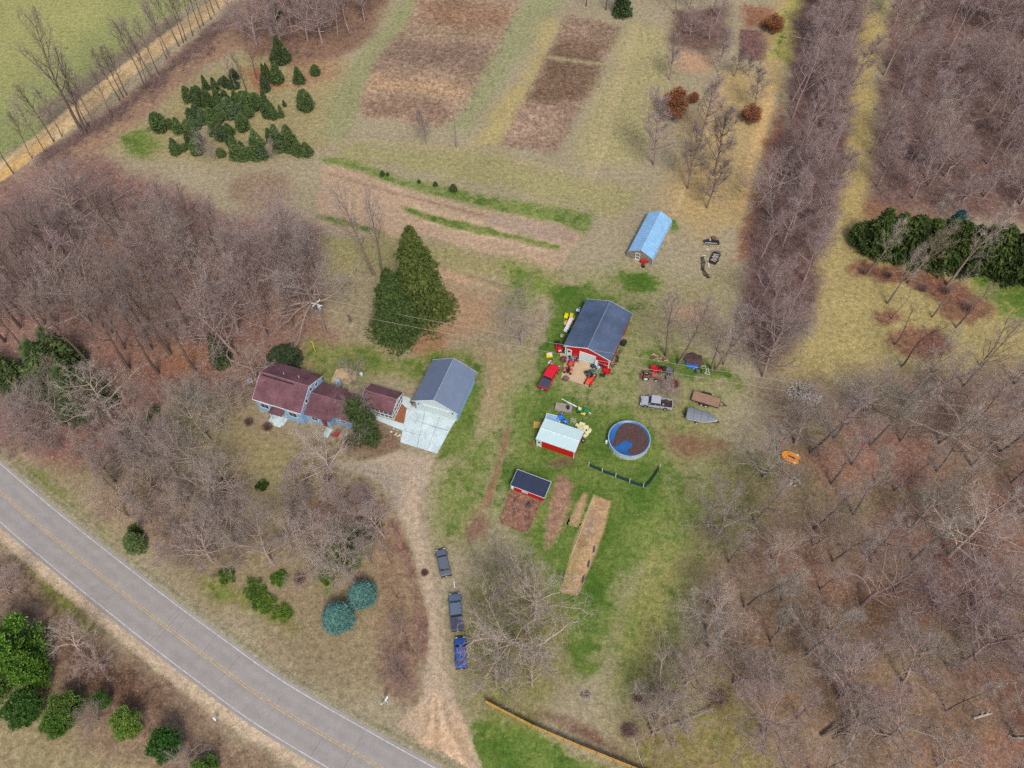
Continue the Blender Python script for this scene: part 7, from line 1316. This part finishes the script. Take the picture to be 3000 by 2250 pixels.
# black harrow lying by the strip wood, white posts
mb = MB(); r_ = random.Random(4)
pts_ = [(2057, 755), (2060, 772), (2058, 790), (2068, 808), (2076, 816)]; P_ = [G(*p_) for p_ in pts_]; c0 = P_[2]
for dx in (-.35, 0, .35): mb.path([(x-c0[0]+dx*(1 if i % 2 else .6), y-c0[1], .18+.1*(i % 2)) for i, (x, y) in enumerate(P_)], .06, 5)
for x, y in P_: mb.tube((x-c0[0]-.5, y-c0[1]-.1, .1), (x-c0[0]+.6, y-c0[1]+.2, .25), .04, .04, 5)
o = mb.build('harrow', M_BLACK, None, (c0[0], c0[1], 0)); tag(o, 'curved black harrow frame lying left of the firewood trailer', 'harrow')
for a_, b_, l in (((2074, 758), (2077, 782), 'long white board lying between the harrow and firewood trailer'), ((2058, 748), (2068, 750), 'short white board just above the black harrow'), ((2070, 730), (2079, 733), 'short white board below the snowmobile'), ((1330, 1704), (1332, 1724), 'white board between the grey car and the dark pickup')):
    p_, q_ = G(*a_), G(*b_); mb = MB(); L_ = math.hypot(p_[0]-q_[0], p_[1]-q_[1]); mb.box((0, 0, .05), (L_, .16, .06)); o = mb.build('white_board', M_WHITE, None, ((p_[0]+q_[0])/2, (p_[1]+q_[1])/2, 0), rz=math.atan2(q_[1]-p_[1], q_[0]-p_[0])); tag(o, l, 'board')
mb = MB(); mb.lathe([(.3, .1), (.5, .15), (.5, .5), (.3, .6)], (0, 0, 0), 12); m2 = MB(); m2.tube((0, 0, .3), (1.0, -.4, .1), .04, .04, 5); simple('fire_ring', 'rusty round drum just above the snowmobile', 'drum', P3(2090, 700), .4, [('drum', mb, M_RUST), ('bar', m2, M_RUST)])
mb = MB(); mb.box((0, 0, .2), (.6, .6, .4)); m2 = MB(); m2.box((0, 0, .42), (.5, .5, .05)); simple('black_box', 'small black box on the grass below the greenhouse door', 'box', P3(1884, 782), .3, [('box', mb, M_BLACK, .03), ('lid', m2, M_DSTEEL)])
# play boat, toy
t = thing('paddle_boat', 'orange paddle boat lying at the edge of the right wood', 'boat', P3(2313, 1342), RZ(150)); 
pr_ = [(1.15*math.cos(a)*(1 if math.cos(a) > 0 else 1), .78*math.sin(a)) for a in np.linspace(-1.57, 1.57, 11)]; out_ = [(x, y) for x, y in pr_]+[(-.6, .78), (-1.2, .6), (-1.2, .15), (-.9, .1), (-.9, -.1), (-1.2, -.15), (-1.2, -.6), (-.6, -.78)]
M_OB = mat('orange boat plastic', (236, 150, 30), .35, var=.08, spec=.5); mb = MB(); mb.prism(out_, .05, .42, 'z', .12, 0); mb.build('hull', M_OB, t, bevel=.04)
mb = MB(); mb.box((-.2, 0, .46), (.9, .14, .1)); mb.tube((-.3, 0, .45), (-.3, 0, .65), .07, .05, 8); mb.build('steering_lever', M_BLACK, t); mb = MB(); [mb.box((-.75, s*.66, .45), (.3, .14, .08)) for s in (-1, 1)]; mb.build('side_pad', M_WHITE, t)
mb = MB(); [mb.box((.2, s*.38, .47), (.5, .4, .08)) for s in (-1, 1)]; mb.build('seat', M_OB, t, bevel=.02)
t.scale = (1.35, 1.35, 1.2)
mb = MB(); mb.box((0, 0, .2), (.7, .4, .3), taper=.8); m2 = MB(); m2.ball((.1, 0, .42), .15, 8); simple('toy_car', 'orange red toy car under the bare trees right of the pool', 'toy', P3(2290, 1299), 1.2, [('body', mb, mat('orange red plastic', (236, 70, 40), .4), .05), ('seat', m2, mat('pink white plastic', (240, 180, 180), .5))], s=1.4)
# stones, brush piles, stump
def stones(name, label, cat, c, n, R_, m, seed, zr=.5):
    r_ = random.Random(seed); mb = MB()
    for i in range(n): a_ = r_.uniform(0, 6.28); q = R_*math.sqrt(r_.random()); mb.ball((q*math.cos(a_)*1.4, q*math.sin(a_), r_.uniform(.05, zr)*(1-q/R_)+.1), r_.uniform(.14, .34), 6, (1, r_.uniform(.7, 1), r_.uniform(.5, .9)), seed*100+i)
    o = mb.build(name, m, None, (c[0], c[1], 0)); return tag(o, label, cat)
stones('stone_heap', 'large heap of field stones at the edge of the right wood', 'stone heap', G(2345, 1145), 120, 2.0, M_STONE, 3); stones('stone_heap', 'pale stones spilling from the large heap of field stones', 'stone heap', G(2378, 1170), 60, 1.3, mat('pale stone', (200, 192, 180), .9, var=.2), 4); stones('stone_heap', 'small pile of grey rocks below the orange paddle boat', 'stone heap', G(2325, 1412), 18, .8, M_STONE, 5)
stones('boulder_row', 'row of pale stones edging the leafy bed before the garage', 'stones', G(1168, 1268), 10, 1.1, mat('pale stone', (200, 192, 180), .9), 6, .1)
stones('fire_pit', 'grey ash ring on the lawn above the plank fence', 'fire pit', G(1718, 2036), 16, .5, mat('ash grey stone', (128, 120, 116), .9, var=.3), 7, .1)
def brush_pile(label, c, R_, seed):
    rs = np.random.RandomState(seed); n = 500; P_ = rs.normal(size=(n, 3))*[R_*.5, R_*.35, .18]+[0, 0, .3]; P_[:, 2] = np.abs(P_[:, 2]); D = rs.normal(size=(n, 3))*[1, 1, .25]; D /= np.linalg.norm(D, axis=1)[:, None]
    V = slivers(P_, D, rs.uniform(.5, 1.6, n), np.full(n, .05), rs); V[:, 2] = np.maximum(V[:, 2], .01); o = link('brush_pile', tri_mesh('brush_pile', V, M_TWIG), None, (c[0], c[1], 0)); o.color = (.7, .5, .46, 1); tag(o, label, 'brush pile')
brush_pile('dark brush pile at the left edge of the right wood', G(2100, 2050), 2.0, 1); brush_pile('pinkish brush heap on the lawn right of the plank fence', G(1845, 2142), 1.1, 2); brush_pile('brown heap of sticks near the large field stone heap', G(2540, 1195), 1.8, 3)
def log(label, a_, b_, r=.12, m=None, z=.14, z2=None):
    p_, q_ = G(*a_), G(*b_); mb = MB(); mb.tube((0, 0, z), (q_[0]-p_[0], q_[1]-p_[1], z if z2 is None else z2), r, r*.6, 8)
    for k in (.4, .7): mb.tube(((q_[0]-p_[0])*k, (q_[1]-p_[1])*k, z), ((q_[0]-p_[0])*k+.5, (q_[1]-p_[1])*k+.6, z+.4), r*.4, r*.2, 5)
    tag(mb.build('fallen_log', m or mat('bleached wood', (196, 184, 172), .8, var=.2), None, (p_[0], p_[1], 0)), label, 'log')
log('bleached log lying below the pale crooked tree', (1930, 2085), (1945, 2062)); log('bleached curved branch on the lawn below the reddish brush heap', (1852, 2160), (1870, 2210), .08); log('pale thin branch continuing down from the curved one', (1870, 2212), (1884, 2250), .06); log('grey fallen trunk beside the dark brush pile', (1912, 2150), (2085, 2080), .2, M_BARK, .3, .9)
log('pair of dark trunks lying in the lower right wood, upper one', (2405, 2158), (2560, 2080), .22, M_TRUNK, .4, 2.5); log('pair of dark trunks lying in the lower right wood, lower one', (2440, 2168), (2600, 2090), .2, M_TRUNK, .4, 2.5); log('pale broken log in the lower right corner of the right wood', (2850, 2105), (2905, 2090), .2)
mb = MB(); mb.tube((0, 0, 0), (.05, .05, 2.1), .28, .2, 9); m2 = MB(); [m2.tube((.0, 0, 1.8), (r_.uniform(-.4, .4), r_.uniform(-.3, .3), 2.5), .05, .01, 5) for _ in range(5)]; simple('tree_stump', 'tall broken snag left of the great spruces', 'tree stump', P3(1026, 942), 0, [('trunk', mb, mat('grey brown snag', (120, 104, 96), .9, var=.3)), ('splinters', m2, M_BARK)])
log('white log lying near the broken snag', (1024, 960), (1034, 956), .14)
# posts, signs, poles
mb = MB(); mb.tube((0, 0, 0), (0, 0, 1.9), .05, .05, 8); m2 = MB(); m2.lathe([(.06, 1.9), (.04, 1.96)], (0, 0, 0), 8); simple('marker_post', 'slim yellow marker post behind the house', 'post', P3(924, 1030), 0, [('post', mb, M_YP), ('cap', m2, M_YP)], s=1.6)
mb = MB(); mb.tube((0, 0, 0), (0, 0, 1.2), .06, .06, 6); m2 = MB(); m2.box((.1, 0, 1.3), (.55, .22, .24)); m2.tube((-.17, 0, 1.42), (.37, 0, 1.42), .11, .11, 8); m3 = MB(); m3.box((-.25, .25, .55), (1.2, .1, .16), ry=.9)
simple('mailbox', 'white mailbox on a slanting white post by the road', 'mailbox', P3(1135, 2058), RZ(60), [('post', mb, M_WHITE), ('box', m2, M_WHITE), ('brace', m3, M_WHITE)], s=1.25)
mb = MB(); mb.tube((0, 0, 0), (0, 0, 1.1), .05, .05, 6); m2 = MB(); m2.box((.1, 0, 1.2), (.5, .22, .3)); simple('mailbox', 'white mailbox on the far gravel shoulder below the road', 'mailbox', P3(636, 2112), RZ(-40), [('post', mb, M_DSTEEL), ('box', m2, M_WHITE, .03)], s=1.2)
mb = MB(); mb.box((0, 0, .5), (1.0, 1.0, .06)); [mb.tube((x, y, 0), (x, y, .5), .04, .04, 5) for x in (-.4, .4) for y in (-.4, .4)]; m2 = MB(); [m2.box((0, -.35+.14*i, .55), (.9, .05, .04)) for i in range(6)]; simple('vent_stand', 'white slatted square stand at the left end of the house', 'stand', P3(734, 1120), .4, [('top', mb, M_WHITE), ('slat', m2, M_STEEL)])
mb = MB(); mb.tube((0, 0, 0), (0, 0, 3.2), .04, .03, 6); m2 = MB(); [m2.tube((-.6+.1*i, 0, 2.6+.12*i), (.5-.05*i, .1, 2.7+.1*i), .02, .02, 4) for i in range(5)]; simple('tv_antenna', 'grey television antenna mast behind the left end of the house', 'antenna', P3(757, 1100), .8, [('mast', mb, M_STEEL), ('element', m2, M_STEEL)])
mb = MB(); mb.lathe([(.3, 0), (.34, .5), (.3, .6)], (0, 0, 0), 12); m2 = MB(); m2.lathe([(.01, .64), (.3, .6)], (0, 0, 0), 12, caps=False); simple('well_cap', 'pale round well cap on the lawn behind the house', 'well cap', P3(1059, 1099), 0, [('pipe', mb, M_CONC), ('lid', m2, M_CONC)])
mb = MB(); mb.lathe([(.55, 0), (.6, .3), (.1, .34)], (0, 0, 0), 12); m2 = MB(); m2.box((-.1, .3, .5), (.9, .7, .8), rz=.3, taper=.7); simple('covered_grill', 'light blue covered furniture on the patio behind the house', 'covered furniture', P3(993, 1128), 0, [('base', mb, M_STEEL), ('cover', m2, mat('pale blue cover', (170, 200, 226), .6), .05)], s=1.3)
mb = MB(); mb.prism([(0, 0), (1.4, 0), (1.3, .5), (.2, .7)], -.4, .4, 'y'); m2 = MB(); m2.box((.4, 0, .6), (.4, .5, .2)); simple('red_tarp', 'red covered thing behind the silvery tree before the house', 'cover', P3(983, 1281), 1.2, [('cover', mb, mat('dark red cover', (176, 62, 78), .6), .05), ('top', m2, MATS['dark red cover'], .03)])
# weathered fence in the yard
def plank_fence(name, label, pts, h, m, pm, top=.0, wide=.06, loc0=None, step=2.2):
    P_ = GP(pts); o0 = Vector(P_[0]+(0,)); t = thing(name, label, 'fence', P_[0]+(0,)); mb = MB(); k = 0
    for a_, b_ in zip(P_[:-1], P_[1:]):
        L_ = math.hypot(a_[0]-b_[0], a_[1]-b_[1]); an = math.atan2(b_[1]-a_[1], b_[0]-a_[0]); n = int(L_/.17); r_ = random.Random(int(L_*10))
        for i in range(n): f = (i+.5)/n; hh = h+r_.uniform(-.02, .02); mb.box((a_[0]+(b_[0]-a_[0])*f-o0.x, a_[1]+(b_[1]-a_[1])*f-o0.y, hh/2), (.15, .025, hh), rz=an)
        rl = MB(); [rl.box(((a_[0]+b_[0])/2-o0.x+.05*math.sin(an), (a_[1]+b_[1])/2-o0.y-.05*math.cos(an), z), (L_, .05, .09), rz=an) for z in (h*.25, h*.8)]; rl.build('rail', pm, t)
        ns = max(1, int(L_/step))
        for i in range(ns+1):
            if k and i == 0: continue
            f = i/ns; q = MB(); x, y = a_[0]+(b_[0]-a_[0])*f-o0.x, a_[1]+(b_[1]-a_[1])*f-o0.y; q.box((x+.1*math.sin(an), y-.1*math.cos(an), h/2+.04), (.1, .1, h+.08), rz=an); q.build('post', pm, t)
        k += 1
    mb.build('boards', m, t); return t
plank_fence('plank_fence', 'long new yellow plank fence running down to the bottom edge', [(1425, 2060), (1560, 2130), (1700, 2190), (1850, 2250), (1990, 2306)], 1.5, M_WOODN, M_WOODN)
plank_fence('picket_fence', 'weathered grey fence corner in the front yard', [(918, 1370), (893, 1420), (858, 1488), (905, 1512)], 1.05, M_WOODG, M_WOODG)
# white stakes scattered on lawns
for i, (x, y, l) in enumerate(((975, 366, 'tiny white stake left of the lane bottom'), (1316, 518, 'thin white stake left one above the seedlings'), (1397, 541, 'thin white stake right one above the seedlings'), (1560, 585, 'thin white stake farthest right on the green strip'), (1396, 334, 'thin white stake on the green lane between fields'), (975, 520, 'tiny white stake on the tilled strip'))):
    mb = MB(); mb.tube((0, 0, 0), (0, 0, 1.0), .035, .035, 5); tag(mb.build('stake', M_WHITE, None, P3(x, y)), l, 'stake', 'white garden stakes')
# utility poles and wires
M_POLE = mat('silvered pole wood', (150, 140, 130), .85, var=.2)
def upole(label, loc, H, arms, extras=False, rz=0.0, m=None):
    t = thing('utility_pole', label, 'utility pole', loc, rz); mb = MB(); mb.tube((0, 0, 0), (0, 0, H), .17, .11, 10); mb.build('pole', m or M_POLE, t)
    for z, L_, a_ in arms: q = MB(); q.box((0, 0, z), (L_, .12, .14), rz=a_); q.build('crossarm', M_WHITE if extras else M_POLE, t); q = MB(); [q.tube((s*L_*.45*math.cos(a_), s*L_*.45*math.sin(a_), z+.07), (s*L_*.45*math.cos(a_), s*L_*.45*math.sin(a_), z+.3), .05, .04, 6) for s in (-1, 1)]; q.build('insulator', M_WHITE, t)
    if extras: q = MB(); q.lathe([(.2, 0), (.24, .1), (.24, .75), (.1, .85)], (.35, -.1, H-1.7), 10); q.build('transformer', mat('pale transformer can', (180, 208, 222), .4), t)
    return t
PA = G(955.5, 978); upole('utility pole with white crossarms and transformer at the left wood edge', PA+(0,), 9.3, [(8.7, 2.2, RZ(-20)), (9.15, 2.0, RZ(55))], True)
PB = G(1338, 433); upole('plain slim utility pole standing in the far field', PB+(0,), 8.4, [(8.2, 1.7, RZ(-3))])
PE = G(3120, 1340); upole('utility pole outside the right edge of the picture', PE+(0,), 10, [(9.4, 2.2, RZ(60))])
def wire(label, p0, p1, sag, r=.022, m=None):
    n = 24; mb = MB(); pts_ = []
    for i in range(n+1): f = i/n; pts_.append((p0[0]+(p1[0]-p0[0])*f-p0[0], p0[1]+(p1[1]-p0[1])*f-p0[1], p0[2]+(p1[2]-p0[2])*f-4*sag*f*(1-f)))
    mb.path(pts_, r, 4); tag(mb.build('power_line', m or mat('pale wire', (190, 182, 170), .6), None, (p0[0], p0[1], 0)), label, 'wire')
for dz, x0, l in ((9.0, .95, 'upper power line crossing the yard from the pole with transformer'), (8.8, -.95, 'lower power line crossing the yard from the pole with transformer')):
    w0 = Vector((PA[0]+x0*math.cos(RZ(-20))*0+ (1.0 if x0 > 0 else .2), PA[1]+(1.0 if x0 > 0 else -.9), dz)); wire(l, w0, (PE[0]+(.5 if x0 > 0 else -.5), PE[1]+(.9 if x0 > 0 else -.9), 9.4), 2.2)
wire('thin guy wire from the pole with transformer into the left wood', Vector((PA[0], PA[1], 8.6)), (PA[0]+5.5, PA[1]+9.5, .05), 0, .015, M_DSTEEL)

# ================================================================== PERSON by the garage corner
def person(loc, rz):
    t = thing('person', 'person in a black top and blue jeans beside the garage corner', 'person', loc, rz)
    def skin(name, verts, edges, radii, m, parent, lvl=1):
        me = bpy.data.meshes.new(name); me.from_pydata(verts, edges, []); o = link(name, me, parent); md = o.modifiers.new('skin', 'SKIN'); md.use_smooth_shade = True
        for i, r in enumerate(radii): me.skin_vertices[0].data[i].radius = (r, r*.85) if not hasattr(r, '__len__') else r
        me.skin_vertices[0].data[0].use_root = True; sd = o.modifiers.new('sub', 'SUBSURF'); sd.levels = lvl; sd.render_levels = lvl; me.materials.append(m); return o
    def mk(name, verts, edges, radii, m, parent):
        me = bpy.data.meshes.new(name); me.from_pydata(verts, edges, []); o = link(name, me, parent); o.modifiers.new('skin', 'SKIN')
        for i, r in enumerate(radii):
            me.skin_vertices[0].data[i].radius = r if hasattr(r, '__len__') else (r, r)
        me.skin_vertices[0].data[0].use_root = True; sd = o.modifiers.new('sub', 'SUBSURF'); sd.levels = 1; sd.render_levels = 2; me.materials.append(m); return o
    SK = mat('skin', (206, 160, 134), .6, var=.05); JN = mat('blue denim', (70, 96, 140), .8); BK = mat('black knit', (30, 28, 32), .9); HR = mat('grey white cap', (210, 210, 208), .8)
    V = [(0, 0, .95), (0, 0, 1.12), (0, 0, 1.35), (0, 0, 1.47), (.02, 0, 1.56), (.03, 0, 1.66),  (0, .10, .88), (.06, .11, .48), (-.02, .12, .08), (.13, .13, .04), (0, -.10, .88), (-.04, -.11, .48), (-.08, -.12, .08), (.07, -.13, .04), (0, .20, 1.40), (.03, .27, 1.14), (.16, .24, .92), (.20, .23, .85), (0, -.20, 1.40), (.05, -.27, 1.14), (.2, -.22, .96), (.24, -.2, .9)]
    E_ = [(0, 1), (1, 2), (2, 3), (3, 4), (4, 5), (0, 6), (6, 7), (7, 8), (8, 9), (0, 10), (10, 11), (11, 12), (12, 13), (2, 14), (14, 15), (15, 16), (16, 17), (2, 18), (18, 19), (19, 20), (20, 21)]
    R_ = [(.15, .11), (.13, .1), (.16, .11), (.06, .06), (.085, .075), (.095, .085), .085, .06, .042, .035, .085, .06, .042, .035, .06, .045, .032, .035, .06, .045, .032, .035]
    body = mk('body', V, E_, R_, SK, t)
    mk('sweater', [(0, 0, .98), (0, 0, 1.18), (0, 0, 1.38), (0, 0, 1.46), (0, .205, 1.41), (.03, .275, 1.14), (.15, .245, .95), (0, -.205, 1.41), (.05, -.275, 1.14), (.19, -.225, .99)], [(0, 1), (1, 2), (2, 3), (2, 4), (4, 5), (5, 6), (2, 7), (7, 8), (8, 9)], [(.17, .13), (.155, .12), (.18, .13), .08, .08, .06, .048, .08, .06, .048], BK, body)
    mk('jeans', [(0, 0, .98), (0, .10, .86), (.06, .11, .48), (-.02, .12, .12), (0, -.10, .86), (-.04, -.11, .48), (-.08, -.12, .12)], [(0, 1), (1, 2), (2, 3), (0, 4), (4, 5), (5, 6)], [(.17, .13), .105, .078, .06, .105, .078, .06], JN, body)
    mb = MB(); mb.ball((-.0, 0, 1.70), .105, 12, (1.08, .95, .9)); mb.build('hair', mat('dark hair', (40, 34, 32), .8), body)
    mb = MB(); mb.ball((.0, 0, 1.765), .07, 10, (1, 1, .6)); mb.build('cap', HR, body)
    for s in (-1, 1): mb = MB(); mb.ball((.118, s*.035, 1.66), .012, 6); mb.build('eye', BK, body); mb = MB(); mb.box((.07 if s > 0 else .01, s*.12, .04), (.27, .095, .08)); mb.build('shoe', BK, body, bevel=.02)
    for s, hx, hy, hz in ((1, .2, .23, .85), (-1, .24, -.2, .9)):
        for k in range(4): mb = MB(); mb.path([(hx+.01, hy+(k-1.5)*.018, hz-.02), (hx+.035, hy+(k-1.5)*.019, hz-.07), (hx+.03, hy+(k-1.5)*.019, hz-.105+.008*abs(k-1))], .009, 6); mb.build('finger', SK, body)
        mb = MB(); mb.path([(hx+.02, hy-s*.03, hz), (hx+.05, hy-s*.045, hz-.04)], .011, 6); mb.build('thumb', SK, body)
    mb = MB(); mb.ball((.135, 0, 1.645), .016, 6, (1, .7, 1.2)); mb.build('nose', SK, body); mb = MB(); mb.box((.124, 0, 1.612), (.012, .045, .008)); mb.build('mouth', mat('lips', (170, 100, 92), .6), body)
    return t
pp = person(G(1209, 1190)+(.06,), RZ(250)); pp.scale = (1.05,)*3
